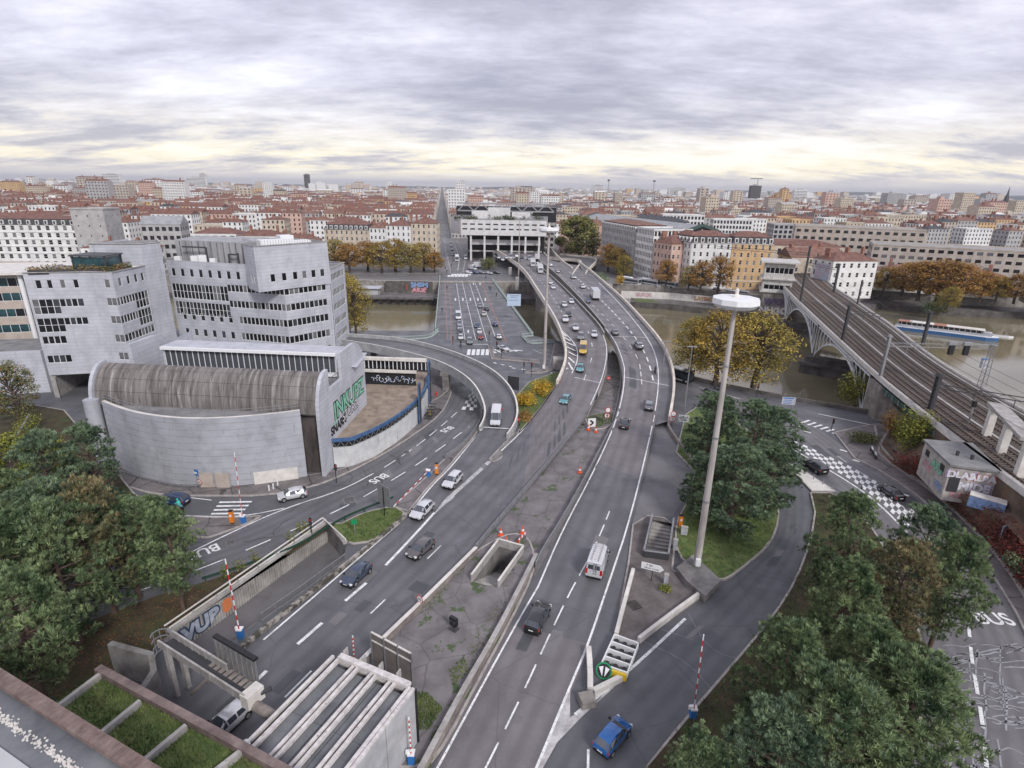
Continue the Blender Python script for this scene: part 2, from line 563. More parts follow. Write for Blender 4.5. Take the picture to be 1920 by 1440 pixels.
# -- ground, river and roads
def flat(pxs,z=0.0,sm=1): return [(p.x,p.y) for p in PL(pxs,z,None,sm)]
NB = [(-320,160),(-120,168),(-60,171),(-36,172),(-26,173),(-24.6,170),(6.3,169),(22,156)] + flat([(1265,697),(1300,713),(1440,742),(1560,763),(1640,776)],0,0) + [(92,101),(98.5,92),(104,70),(125,30),(190,-40),(320,-120)]
TRENCH = flat([(306,1200),(318,1192),(612,985),(648,1024),(645,1050),(490,1160),(398,1228),(345,1266)],0,0)
STAIRWELL = [(p[0],p[1]) for p in flat([(884,1092),(935,1024),(981,1037),(934,1104)],0,0)]
STEPS = flat([(1206,1046),(1222,976),(1262,984),(1252,1052)],0,0)
near = NB + [(320,-300),(-320,-300)]
mb = MB();mb.sheet([near,TRENCH,STAIRWELL,STEPS],-0.03)
struct('ground',mb,[ASPH_D])
FARW = [(-340,262),(-130,252),(-62,249),(-34,249),(0,253),(45,252),(68,247),(97,231),(125,216)] + flat([(1650,578),(1760,592),(1925,598)],-7,0) + [(340,250),(700,300)]
FARU = [(x + (2 if i < 8 else 5),y + (17 if i < 9 else 14)) for i,(x,y) in enumerate(FARW)]
mb = MB();mb.sheet([[(-340,120),(-340,270)] + [(x,y + 4) for x,y in FARW] + [(700,-200),(60,-200),(60,60),(20,120)]],-7.0)
struct('river',mb,[WATER])
# far low quay, its edge and the upper embankment wall
QUAY = mat('low_quay_paving',(0.10,0.09,0.088),0.75,col2=(0.20,0.185,0.18),scale=0.3,wet=0.3)
mb = MB()
mb.ribbon([Vector((x,y,-4.6)) for x,y in FARW],[Vector((x,y + .6,-4.6)) for x,y in FARU])
struct('low_quay',mb,[QUAY])
mb = MB();mb.wallline([(x,y + .25,-9) for x,y in FARW],4.62,0.5)
struct('quay_edge',mb,[STONE_D])
mb = MB();mb.wallline([(x,y + .3,-5) for x,y in FARU],5.7,0.6,0,1)
o = solo('embankment_wall',mb,[STONE,CONC_L],'long stone embankment wall above the low quay on the far bank','wall',(0,266,-5))
mb = MB();mb.wallline([(x,y,-9) for x,y in NB[:14]],8.95,0.5)
struct('near_quay_wall',mb,[STONE_D])
farg = [(x,y + .5) for x,y in FARU] + [(14000,300),(14000,16000),(-14000,16000),(-14000,279),(-340,279)]
CITYG = mat('city_ground',(0.13,0.125,0.125),0.75,col2=(0.20,0.19,0.185),scale=0.05,wet=.3)
mb = MB();mb.sheet([farg],-0.06)
struct('far_bank_ground',mb,[CITYG])
mb = MB()
HILL = mat('distant_hills',(0.05,0.06,0.055),1.0,col2=(0.09,0.09,0.08),scale=0.0015)
rng = random.Random(3)
px_,top = [],[]
for i in range(140):
 a = R(-62 + 124 * i / 139)
 h = 22 + 16 * math.sin(i * .21) + 12 * math.sin(i * .55 + 1) + (30 * sst(75,115,i)) + 24 * sst(40,8,i)
 px_.append((math.sin(a),math.cos(a)));top.append(h)
for d0,d1,k0,k1 in ((8600,9400,0.0,.75),(9400,11000,.75,1.0),(11000,12500,1.0,0.3)):
 mb.ribbon([Vector((x * d1,y * d1,t * k1 - 1)) for (x,y),t in zip(px_,top)],[Vector((x * d0,y * d0,t * k0 - 1)) for (x,y),t in zip(px_,top)])
struct('distant_hills',mb,[HILL],smooth=60)
# -- Kitchener bridge
KL = [Vector((-24.4,173,0)),Vector((-36.9,284,0))]
KR = [Vector((6.2,168.5,0)),Vector((-10.6,278,0))]
mb = MB()
mb.prism([(-24.6,171),(-37.1,288),(-10.4,288),(6.5,167)],-1.6,-0.012)
struct('bridge_deck',mb,[ASPH])
br = thing('bridge_parapet','pale green railing along the left side of the flat road bridge','railing',(-30,230,0))
RAILG = mat('pale_green_rail',(0.38,0.45,0.42),0.6,0.15,1.0)
for nm,K,gl in (('bridge_parapet',KL + [],0),('bridge_parapet',KR + [],1)):
 t = br if not gl else thing('bridge_parapet','pale green railing along the right side of the flat road bridge','railing',(-2,225,0))
 pts = resample(K,50)
 if gl: pts = PL([(1039,643),(991,645),(979,632)],0,8,0) + pts
 else: pts = PL([(735,637),(775,637),(808,634),(822,622)],0,10,1) + pts
 m2 = MB()
 for a,b in zip(pts,pts[1:]):
  m2.bar(a + Vector((0,0,1.05)),b + Vector((0,0,1.05)),.16,.12)
 part('handrail',m2,[RAILG],t,world=1)
 m2 = MB()
 for a,b in zip(pts,pts[1:]):
  m2.bar(a + Vector((0,0,.15)),b + Vector((0,0,.15)),.3,.3)
  for i in range(8):
   p = a.lerp(b,i / 8);m2.box(p,(.05,.05,1.0))
 part('balusters',m2,[RAILG],t,world=1,stuff=True)
for yy,lab in ((206,'nearer stone pier carrying the flat road bridge in the river'),(243,'farther stone pier carrying the flat road bridge in the river')):
 f = (yy - 173) / 111;mb = MB()
 mb.box((lerp(-24,-36.5,f) + 14.5,yy,-9),(30,3.2,7.5),R(-6))
 solo('bridge_pier',mb,[STONE],lab,'bridge pier',(-16,yy,-9))
# -- left carriageway (towards the camera) and its viaduct
L_EDGE = [(930,470),(948,481),(966,493),(986,511),(1005,541),(1028,577),(1047,611),(1058,642),(1062,668),(1057,693),(1042,727),(1012,770),(976,812),(926,862),(846,935),(740,1030)]
L_RIGHT = [(985,478),(998,490),(1014,503),(1043,528),(1074,559),(1104,591),(1126,616),(1138,640),(1141,662),(1137,690),(1128,722),(1099,783),(1015,890),(893,1034),(717,1208),(610,1318),(470,1455)]
NS = 110
LE,LRT = PL(L_EDGE,zv,NS),PL(L_RIGHT,zv,NS)
mb = MB();mb.road(LE,LRT,2.6,0,0.004,lambda p: 1 if row(p) < 838 else 0)
# lower three-lane part down to the tunnel
A = PL([(926,862),(846,935),(740,1030),(640,1120)],0,20);
LL = [(912,787),(897,813),(867,850),(837,885),(810,910),(765,967),(707,1017),(640,1075),(494,1200),(440,1247),(330,1345)]
Aleft = PL(LL,0,40)
Bright = PL([(975,812),(926,862),(893,1034),(717,1208),(610,1318),(500,1430)],0,40,0)
struct('left_carriageway',mb,[ASPH,ASPH_R])
mb = MB();mb.road(offset(Aleft,-0.5),Bright,3.2,0,0.0)
struct('tunnel_approach',mb,[ASPH])
# -- right carriageway (away from the camera)
R_EDGE = [(1000,482),(1012,491),(1041,514),(1073,546),(1107,583),(1133,615),(1152,640),(1162,667),(1168,700),(1167,730),(1152,793),(1105,893),(1050,993),(998,1090),(952,1180),(812,1440),(735,1590)]
R_RIGHT = [(1078,497),(1092,508),(1104,520),(1126,533),(1162,567),(1192,602),(1217,634),(1232,661),(1240,694),(1239,735),(1229,797),(1188,973),(1145,1100),(1108,1213),(1075,1289),(1012,1440),(950,1590)]
RE,RR = PL(R_EDGE,zv,NS),PL(R_RIGHT,zv,NS)
R_OUT = [(1084,492),(1098,503),(1112,514),(1132,532),(1169,565),(1199,598),(1227,630),(1246,658),(1259,693),(1262,735),(1252,790)]
RO = PL(R_OUT,zv,80)
mb = MB();mb.road(RE,RR,2.25,0,0.008,lambda p: 1 if 880 < row(p) < 1185 else 0)
struct('right_carriageway',mb,[ASPH_R,ASPH])
mb = MB();mb.ribbon(PL(R_RIGHT[1:11],zv,80),RO,0,0.004)
struct('hard_shoulder',mb,[ASPH])
# decks: soffit and side faces where the road is off the ground
def deck(name,A,B,depth=1.5):
 mb = MB()
 A = [p for p in A];B = [p for p in B]
 n = min(len(A),len(B));A,B = resample(A,60),resample(B,60)
 dn = lambda p: Vector((p.x,p.y,max(-0.2,p.z - depth) if p.z < 2.2 else p.z - depth))
 lo = Vector((0,0,-.02))
 mb.ribbon([a + lo for a in A],[dn(a) for a in A]);mb.ribbon([dn(b) for b in B],[b + lo for b in B])
 mb.ribbon([dn(a) for a in A],[dn(b) for b in B])
 struct(name,mb,[CONC])
deck('viaduct_deck',LE[:int(NS * .72)],LRT[:int(NS * .72)])
deck('viaduct_deck',RE[:int(NS * .7)],RO)
PARA = mat('parapet_concrete',(0.54,0.48,0.42),0.85,col2=(0.76,0.70,0.62),scale=0.5,bump=0.15)
overlay(PARA,'noise',1.2,(0.24,0.21,0.19),0.56,0.76,(1,1,.6),.6)
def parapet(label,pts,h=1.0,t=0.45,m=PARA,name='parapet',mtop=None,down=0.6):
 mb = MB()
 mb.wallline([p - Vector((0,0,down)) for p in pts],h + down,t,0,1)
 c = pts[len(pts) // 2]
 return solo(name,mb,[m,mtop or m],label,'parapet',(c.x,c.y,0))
parapet('cream concrete parapet along the river side of the left viaduct carriageway',[p for p in LE[:int(NS * .80)]],0.95,0.5)
parapet('cream concrete parapet sweeping along the outer right edge of the viaduct',offset(RO,.25),1.0,0.5)
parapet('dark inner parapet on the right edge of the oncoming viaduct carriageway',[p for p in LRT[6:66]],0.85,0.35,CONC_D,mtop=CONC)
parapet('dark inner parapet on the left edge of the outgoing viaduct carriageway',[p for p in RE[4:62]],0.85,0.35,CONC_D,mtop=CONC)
# -- the curved ramp on the left
RZ = 5.3
R_IN = [(560,632,RZ),(610,637,RZ),(657,645,RZ),(707,653,RZ),(773,668,RZ),(827,684,RZ),(867,706,5.0),(890,727,4.3),(903,750,3.2),(910,772,2.0),(909,790,1.1),(897,813,.35),(868,850,0),(837,885,0)]
R_UP = [(560,624,RZ),(610,627,RZ),(657,632,RZ),(740,637,RZ),(807,651,RZ),(873,673,RZ),(923,698,5.0),(953,726,4.3),(967,752,3.2),(971,778,2.0),(966,800,1.1),(950,823,.35),(924,858,0),(905,880,0)]
RI,RU = PL(R_IN,0,70),PL(R_UP,0,70)
mb = MB();mb.road(RU,RI,1.4,0,0.006)
struct('curved_ramp',mb,[ASPH])
deck('ramp_deck',RU[:58],RI[:58],1.2)
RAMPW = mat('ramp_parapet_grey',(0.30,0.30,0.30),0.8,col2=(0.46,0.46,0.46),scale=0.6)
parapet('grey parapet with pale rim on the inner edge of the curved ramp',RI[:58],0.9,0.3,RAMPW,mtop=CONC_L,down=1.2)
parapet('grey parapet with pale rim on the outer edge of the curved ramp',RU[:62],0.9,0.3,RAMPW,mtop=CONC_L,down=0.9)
for (px,py,lab) in ((837,731,'square concrete pillar under the curved ramp beside the hatched bus lane'),(702,672,'square concrete pillar under the curved ramp behind the white auditorium')):
 p = W(px,py);mb = MB();mb.box((p.x,p.y,-.1),(1.5,1.5,4.3));mb.box((p.x,p.y,3.55),(2.6,1.8,.6))
 solo('ramp_pillar',mb,[CONC_D],lab,'pillar',(p.x,p.y,0),'ramp pillars')
# viaduct piers
pier_labels = ['wedge shaped concrete pier of the viaduct standing in the river','dark viaduct pier on the near bank beside the tall mast','slim viaduct pier on the graffiti quay','viaduct pier beside the market square','viaduct pier nearest the interchange building']
for (px,py,z,w,hh),lab in zip([(1012,583,-7,5.0,11.6),(1042,690,0,2.2,3.2),(985,545,-4.6,1.2,8.5),(968,535,0,1.2,4.2),(955,515,0,1.2,4.2)],pier_labels):
 p = W(px,py,z);mb = MB()
 mb.prism([(p.x - w * .35,p.y - 1.2),(p.x + w,p.y - 1.6),(p.x + w,p.y + 1.8),(p.x - w * .35,p.y + 1.2)],z - 2,z + hh - .5)
 solo('viaduct_pier',mb,[CONC],lab,'bridge pier',(p.x,p.y,z),'viaduct piers')
for px,py,lab in ((1140,575,'wide viaduct pier below the outgoing carriageway, mid river'),(1172,606,'wide viaduct pier below the outgoing carriageway, near bank')):
 p = W(px,py,-7) + Vector((-3,2,0));mb = MB();mb.box((p.x,p.y,-9),(9,2.4,11.8),R(-20))
 solo('viaduct_pier',mb,[CONC],lab,'bridge pier',(p.x,p.y,-9),'viaduct piers')
# -- surface roads
mb = MB()
BUS_UP = [(0,1128),(150,1085),(250,1060),(367,1020),(470,985),(560,940),(640,897),(723,852),(780,815),(827,778),(843,748),(850,725),(842,700)]
BUS_DN = [(0,1215),(150,1168),(300,1113),(400,1083),(550,1033),(640,978),(740,940),(803,893),(833,857),(880,813),(905,790),(915,760),(905,735)]
mb.road(PL(BUS_DN,0,60),PL(BUS_UP,0,60),3,0,-0.012)
struct('bus_road',mb,[ASPH])
mb = MB()
SLIP_L = [(1005,1470),(1070,1348),(1160,1270),(1280,1163),(1357,1098),(1447,1025),(1464,980),(1462,940),(1466,880)]
SLIP_R = [(1175,1470),(1280,1345),(1357,1252),(1440,1158),(1485,1090),(1515,1020),(1525,960),(1522,920),(1490,870)]
mb.road(PL(SLIP_R,0,50),PL(SLIP_L,0,50),2,0,-0.014)
struct('slip_road',mb,[ASPH_D])
mb = MB()
Q_L = [(1240,690),(1290,735),(1380,770),(1480,830),(1555,895),(1625,975),(1700,1085),(1745,1230),(1740,1345),(1700,1470)]
Q_R = [(1262,700),(1340,735),(1450,755),(1555,815),(1602,858),(1663,888),(1748,948),(1853,1064),(1935,1180),(2060,1470)]
mb.road(PL(Q_L,0,60),PL(Q_R,0,60),4,0,-0.016)
struct('quay_road',mb,[ASPH_L])
mb = MB();mb.ribbon(PL([(1262,704),(1440,752),(1560,778),(1660,800),(1780,820)],0,30),PL([(1262,720),(1440,770),(1500,795),(1600,815),(1700,850)],0,30),0,-0.02)
struct('riverside_road',mb,[ASPH])
# raised pavements, islands and verges
_rz = [0]
def raised(name,pxs,z=0.13,m=PAVE,kerb=True,sm=1,holes=()):
 _rz[0] += 1;z += .004 * _rz[0]
 pts = flat(pxs,0,sm)
 ar = sum(pts[i][0] * pts[(i + 1) % len(pts)][1] - pts[(i + 1) % len(pts)][0] * pts[i][1] for i in range(len(pts)))
 mb = MB();mb.sheet([pts] + list(holes),z,0)
 lo = [Vector((*p,-.05)) for p in pts]
 pp = lo if ar > 0 else lo[::-1]
 if kerb: mb.wallline(pp,z + .05 + .012,0.22,1,closed=True)
 return struct(name,mb,[m,KERB])
raised('pavement',[(210,905),(300,930),(383,930),(500,930),(583,914),(640,893),(723,850),(780,813),(827,777),(843,747),(847,730),(838,722),(815,728),(800,780),(720,850),(650,880),(560,895),(380,902),(300,893),(225,874)],holes=())
raised('traffic_island',[(490,968),(462,984),(367,1017),(318,985),(345,968),(393,972),(455,971)])
raised('traffic_island',[(738,950),(803,893),(835,860),(890,812),(900,795),(893,815),(862,850),(832,886),(806,910),(766,960)],m=PAVE)
raised('verge',[(640,983),(683,962),(738,950),(764,966),(705,1015),(648,1022),(615,985),(612,982)],m=GRASS)
# planted bank between the bus road and the trench, and the wooded slope
raised('planted_bank',[(300,1117),(400,1088),(550,1038),(630,985),(612,983),(318,1190),(300,1206),(290,1160)],m=LITTER,sm=0,kerb=False)
raised('wooded_slope',[(-200,1290),(0,1220),(150,1173),(300,1117),(290,1160),(299,1210),(240,1255),(170,1300),(-200,1500)],m=LITTER,sm=0,kerb=False)
raised('wooded_slope',[(-200,1140),(0,1118),(150,1075),(250,1050),(318,985),(250,925),(180,840),(120,770),(60,760),(-200,800)],m=LITTER,sm=0)
raised('median_strip',[(1128,724),(1140,690),(1146,655),(1158,668),(1164,700),(1163,730),(1149,790),(1140,803),(1112,806),(1098,792),(1100,783)],m=PAVE,z=.12)
MEDIAN = mat('old_median_tarmac',(0.135,0.12,0.122),0.8,col2=(0.22,0.20,0.205),scale=0.4,bump=0.3)
overlay(MEDIAN,'cracks',0.26,(0.035,0.04,0.025),0.004,0.014,fac=0.45,invert=True,gscale=0.9)
overlay(MEDIAN,'noise',0.35,(0.055,0.09,0.025),0.57,0.62,fac=0.9)
overlay(MEDIAN,'noise',0.3,(0.34,0.29,0.25),0.66,0.70,(1.5,.7,1),fac=0.7)
raised('median_island',[(893,1036),(925,1015),(960,1000),(990,1008),(1002,1040),(1000,1078),(955,1170),(890,1290),(838,1390),(800,1440),(700,1440),(775,1300),(718,1210)],m=MEDIAN,z=.10,sm=1,holes=[STAIRWELL])
mb = MB();mb.sheet([flat([(1099,785),(1113,806),(1140,803),(1151,795),(1105,893),(1050,993),(1003,1085),(988,1010),(960,998),(925,1012),(893,1034),(1015,890)],0,0)],-0.008)
struct('median_apron',mb,[MEDIAN])
# right of the outgoing carriageway
APR = mat('brown_apron',(0.10,0.085,0.08),0.85,col2=(0.17,0.148,0.143),scale=0.6,bump=0.25)
raised('paved_triangle',[(1187,985),(1215,968),(1245,972),(1268,990),(1260,1070),(1330,1108),(1195,1205),(1155,1197),(1165,1130),(1178,1060)],m=APR,z=.11,sm=0,holes=[STEPS])
mb = MB();mb.sheet([flat([(1229,800),(1250,800),(1275,845),(1300,880),(1290,920),(1262,968),(1218,966),(1185,985),(1190,960)],0,0)],-0.004)
struct('lay_by',mb,[ASPH_L])
raised('grass_bank',[(1268,850),(1290,760),(1360,780),(1440,835),(1455,880),(1458,940),(1460,978),(1444,1022),(1378,1078),(1350,1092),(1308,1074),(1268,1040),(1266,985),(1290,940),(1303,885)],m=GRASS,z=.2)
raised('splitter_island',[(1470,868),(1488,872),(1566,922),(1522,922)],m=CONC_L,sm=0)
raised('tree_island',[(1520,926),(1568,926),(1622,972),(1695,1090),(1735,1235),(1730,1340),(1690,1480),(1180,1480),(1290,1345),(1365,1258),(1448,1160),(1492,1090),(1520,1015),(1528,962)],m=LITTER,z=.14)  # dark litter colour also stands in for shade between the crowns
raised('pavement',[(1565,812),(1640,795),(1670,800),(1640,845),(1668,872),(1750,925),(1850,1020),(1915,1110),(2050,1350),(2010,1400),(1923,1180),(1853,1066),(1748,950),(1663,890),(1602,860)],m=PAVE)
RBALL = mat('trackside_ground',(0.09,0.065,0.045),0.9,col2=(0.20,0.15,0.11),scale=0.35,bump=0.4)
overlay(RBALL,'noise',0.6,(0.27,0.12,0.05),0.55,0.68,fac=0.7)
raised('scrub_ground',[(1670,800),(1700,800),(1760,800),(2100,930),(2150,1300),(2055,1350),(1918,1108),(1853,1018),(1753,923),(1670,870),(1645,845)],m=RBALL,z=.10,sm=0)
raised('pavement',[(640,668),(740,668),(830,690),(848,722),(836,738),(800,760),(790,700),(700,690),(640,690)],z=.12)
raised('traffic_island',[(915,648),(925,652),(925,668),(1010,676),(1012,681),(922,673)],z=.14,sm=0)
raised('traffic_island',[(1040,645),(1062,650),(1050,690),(1015,700),(985,700),(1000,693),(1030,688)],z=.14,sm=0)
raised('planted_island',[(968,745),(992,718),(1040,700),(1052,697),(1040,727),(1010,770),(975,810),(973,780)],z=.16,m=GRASS,sm=0)
# -- road markings
MK = MB()
def stripe(pxs,w=0.15,z=0.0,mb=None,sm=2,zo=0.022,n=None):
 P = PL(pxs,z,n,sm)
 (mb or MK).ribbon(offset(P,w / 2),offset(P,-w / 2),0,zo)
def dashes(pxs,on,off,w=0.15,z=0.0,start=0.0,sm=2,mb=None,zo=0.022):
 P = resample(PL(pxs,z,None,sm),400)
 L = sum((b - a).length for a,b in zip(P,P[1:]))
 s = start
 while s < L:
  e = min(s + on,L)
  seg = P[int(s / L * 399):max(int(e / L * 399) + 1,int(s / L * 399) + 2)]
  if len(seg) > 1: (mb or MK).ribbon(offset(seg,w / 2),offset(seg,-w / 2),0,zo)
  s += on + off
# right carriageway
stripe([(1009,1100),(962,1180),(820,1440),(745,1580)],.2)
stripe([(1171,690),(1170,730),(1155,793),(1109,893),(1055,993),(1009,1100)],.2,zv)
stripe([(1014,492),(1043,515),(1075,547),(1109,583),(1135,615),(1154,640),(1165,667),(1171,690)],.18,zv)
stripe([(1123,530),(1160,567),(1190,602),(1214,634),(1228,661),(1235,694),(1234,735),(1224,797),(1182,973),(1139,1100),(1101,1213),(1068,1289),(1006,1440),(950,1570)],.22,zv)
dashes([(1199,680),(1204,720),(1204,760),(1190,820),(1176,870),(1120,1020),(1074,1100),(1035,1180),(985,1290),(935,1392),(880,1500)],3.0,1.35,.17,zv,1.0)
dashes([(1032,500),(1078,540),(1130,590),(1163,625),(1187,655),(1199,680)],3.0,4.0,.17,zv)
dashes([(1068,510),(1100,537),(1140,575),(1175,612),(1200,645),(1214,672),(1222,700),(1226,720)],3.0,2.5,.35,zv)
stripe([(1172,707),(1253,723)],.25,zv,sm=0)
stripe([(1153,631),(1217,633)],.25,zv,sm=0)
# left carriageway
stripe([(1043,611),(1063,628),(1078,645),(1084,660),(1081,685),(1064,713),(1038,745),(1007,782),(965,822),(922,862)],.22,zv)
stripe([(930,472),(962,492),(984,512),(1003,542),(1026,578),(1043,606)],.16,zv)
for i in range(11):
 f = i / 10
 a = [(1050,620),(1060,641),(1066,660),(1066,680),(1060,700),(1048,720)]
 b = [(1062,631),(1077,648),(1081,668),(1074,694),(1062,712),(1046,733)]
 k = f * 4.99;j = int(k);t = k - j
 A_ = (lerp(a[j][0],a[j + 1][0],t),lerp(a[j][1],a[j + 1][1],t));B_ = (lerp(b[j][0],b[j + 1][0],t),lerp(b[j][1],b[j + 1][1],t))
 stripe([A_,B_],.45,zv,sm=0)
dashes([(1050,728),(1036,752),(1018,776),(990,800)],1.6,1.6,.5,zv)
stripe([(1107,592),(1125,616),(1136,641),(1138,662),(1134,690),(1125,720),(1097,781)],.18,zv)
dashes([(985,497),(1022,535),(1045,570),(1062,600)],3,4,.16,zv)
dashes([(1014,500),(1052,545),(1085,590),(1108,630),(1112,665),(1103,690),(1085,740),(1055,782),(1008,835),(946,900),(856,995),(737,1110),(680,1165)],3.0,8.0,.17,zv,2)
stripe([(1070,706),(1125,718)],.25,zv,sm=0)
stripe([(905,801),(955,804)],.3,lambda p: 1.05,sm=0)
for a,b in (((687,1093),(647,1127)),((604,1168),(558,1208)),((500,1258),(470,1286)),((432,1322),(400,1350))): stripe([a,b],.38,sm=0)
stripe([(815,961),(770,1011),(723,1060)],.36)
stripe([(584,1258),(534,1308)],.2)
stripe(LL[1:9],.22)
stripe([(957,800),(950,822),(924,859)],.2,lambda p: 0.7 * sst(85,103,p.y))
stripe(LL[:2] + [(908,800)],.16,lambda p: 0.7)
# gore chevron
GORE = mat('worn_gore_paint',(0.30,0.29,0.29),0.7,col2=(0.62,0.60,0.59),scale=0.8)
m2 = MB();m2.sheet([flat([(917,862),(940,862),(905,893),(868,922),(838,943),(812,966),(835,935),(872,903)],0,0)],.014)
struct('gore_marking',m2,[GORE])
m2 = MB();m2.sheet([flat([(1069,1290),(1069,1345),(1115,1318),(1150,1283),(1160,1272),(1150,1290),(1090,1345),(1045,1392),(1018,1440),(1003,1470),(1000,1455),(1040,1350)],0,0)],.014)
struct('gore_marking',m2,[GORE])
raised('gore_kerb',[(918,862),(924,868),(938,862),(968,822),(974,806),(960,818)],m=CONC_D,sm=0)
# bus road
stripe([(-10,1150),(150,1110),(310,1060),(413,1008),(533,953),(640,920),(700,888)],.22)
dashes([(720,877),(780,838),(830,797),(860,770)],3,1.6,.18)
dashes([(0,1190),(80,1166),(200,1130),(300,1094),(410,1054),(535,1000),(640,955),(720,910),(800,860),(880,800)],3.2,2.6,.2)
stripe([(250,910),(307,925),(345,932),(397,938)],.18)
stripe([(253,957),(300,965),(393,969),(460,968),(533,953)],.2)
for i in range(5):
 y = 942 + i * 7.2
 stripe([(411 - i * 5,y),(472 - i * 6,y - 1)],.42,sm=0)
for i in range(6):
 for j in range(4):
  if (i + j) % 2 == 0:
   f,g = i / 6,j / 4
   q = lambda f,g: (lerp(lerp(865,883,f),lerp(895,893,f),g) + 0 - 0,lerp(lerp(768,733,f),lerp(770,737,f),g))
   MK.face([W(*q(f,g),0) + Vector((0,0,.02)),W(*q(f,g + .25),0) + Vector((0,0,.02)),W(*q(f + 1 / 6,g + .25),0) + Vector((0,0,.02)),W(*q(f + 1 / 6,g),0) + Vector((0,0,.02))])
# junction and bridge
for i in range(5): stripe([(880 + i * 8.6,655),(878 + i * 8.8,666)],.9,sm=0)
for i in range(6): stripe([(918 + i * 9,655 + i * .3),(930 + i * 10,662 - i * .8)],.7,sm=0)
for a,b in (((855,526),(872,637)),((866,526),(892,637)),((879,526),(913,640)),((889,526),(929,632))): stripe([a,b],.17,sm=0,z=0)
stripe([(872,612),(945,611)],.25,sm=0)
stripe([(862,645),(915,646)],.4,sm=0)
for i in range(6):
 stripe([(842 + i * 6.5,516),(842 + i * 6.4,519)],1.5,sm=0)
for x,y in ((854,562),(868,562),(882,562),(896,562),(910,562),(878,622),(888,532),(900,532)):
 stripe([(x,y - 3),(x,y + 2)],.5,sm=0)
for x0,y0,x1,y1 in ((925,680,960,688),(960,690,1040,700),(930,672,1010,678)):
 dashes([(x0,y0),(x1,y1)],1,1.5,.5,sm=0)
stripe([(999,655),(1015,663),(1050,668)],.15)
RLINE = mat('red_cycle_line',(0.42,0.20,0.15),0.7,0.2,1.0)
m2 = MB();stripe([(834,525),(839,637)],.2,mb=m2,sm=0);stripe([(843,525),(847,643)],.16,mb=m2,sm=0);stripe([(902,528),(950,643)],.25,mb=m2,sm=0)
struct('cycle_lane_line',m2,[RLINE])
# quay road
stripe([(1484,841),(1597,906),(1653,949),(1700,998)],.3)
for i in range(30):
 for j in range(4):
  if (i + j) % 2 == 0:
   def q(f,g):
    a = resample([Vector((1490,826,0)),Vector((1600,877,0)),Vector((1660,913,0)),Vector((1722,966,0))],31);b = resample([Vector((1486,837,0)),Vector((1598,901,0)),Vector((1654,944,0)),Vector((1700,990,0))],31)
    i_ = min(30,int(round(f * 30)))
    p = a[i_].lerp(b[i_],g);return W(p.x,p.y,0) + Vector((0,0,.02))
   MK.face([q(i / 30,j / 4),q(i / 30,(j + 1) / 4),q((i + 1) / 30,(j + 1) / 4),q((i + 1) / 30,j / 4)])
dashes([(1740,1010),(1800,1090),(1815,1160),(1822,1240),(1842,1350),(1850,1440)],2.6,1.6,.3)
dashes([(1570,855),(1620,890),(1700,950)],2.5,3.5,.14)
for x,y in ((1604,864),(1580,845),(1500,800),(1512,810),(1696,928)): stripe([(x - 5,y - 2),(x + 8,y + 2)],.5,sm=0)
for i in range(6): stripe([(1503 + i * 11.5,793 + i * 4.0),(1518 + i * 11.5,788 + i * 4.3)],.5,sm=0)
stripe([(1534,776),(1648,800)],.3);stripe([(1454,774),(1484,781)],.5,sm=0)
dashes([(1262,712),(1400,752),(1440,763)],3,4,.2)
stripe([(1285,1160),(1170,1267),(1078,1340)],.3);stripe([(1103,1405),(1102,1470)],.2,sm=0)
struct('road_marking',MK,[PAINT])
# sealed cracks
rng = random.Random(5)
SK,SKD = MB(),MB()
for i in range(84):
 f,g = rng.random(),rng.random()
 x = lerp(1735,1930,g);y = lerp(1205,1440,f)
 pts = [(x,y)]
 long = rng.random() < .3
 for _ in range(5):
  x += rng.uniform(-3,4) if long else rng.uniform(8,22);y += rng.uniform(8,22) if long else rng.uniform(-6,9);pts.append((x,y))
 stripe(pts,rng.uniform(.08,.16),mb=SK,zo=.006)
for pts in ([(1560,910),(1600,930),(1640,960),(1660,950)],[(1580,930),(1610,925),(1640,945)],[(1590,945),(1625,965),(1650,990)],[(1570,925),(1590,945),(1600,960)]):
 stripe(pts,.12,mb=SK,zo=.006)
for pts in ([(1200,1200),(1290,1240),(1340,1300)],[(1240,1180),(1300,1200)],[(1290,1150),(1330,1220),(1400,1240)]):
 stripe(pts,.04,mb=SK,zo=.006)
for i in range(16):
 f = rng.random()
 b = PL(BUS_UP[2:9],0,60)[int(f * 59)];c_ = PL(BUS_DN[2:9],0,60)[int(f * 59)]
 p = b.lerp(c_,rng.uniform(.05,.6));pts = [p]
 h = math.atan2(b.y - c_.y,b.x - c_.x) + rng.choice((0,1.57)) + rng.uniform(-.5,.5)
 for _ in range(7):
  p = p + Vector((math.cos(h),math.sin(h),0)) * rng.uniform(.4,1.0);h += rng.uniform(-.7,.7);pts.append(p)
 pts = smoothpts(pts,1)
 SKD.ribbon(offset(pts,.035),offset(pts,-.035),0,.006)
struct('crack_sealant',SK,[SEAL]);struct('tar_crack_sealant',SKD,[SEAL_D])
rng = random.Random(12);PT,PT2 = MB(),MB();zo_ = .0085
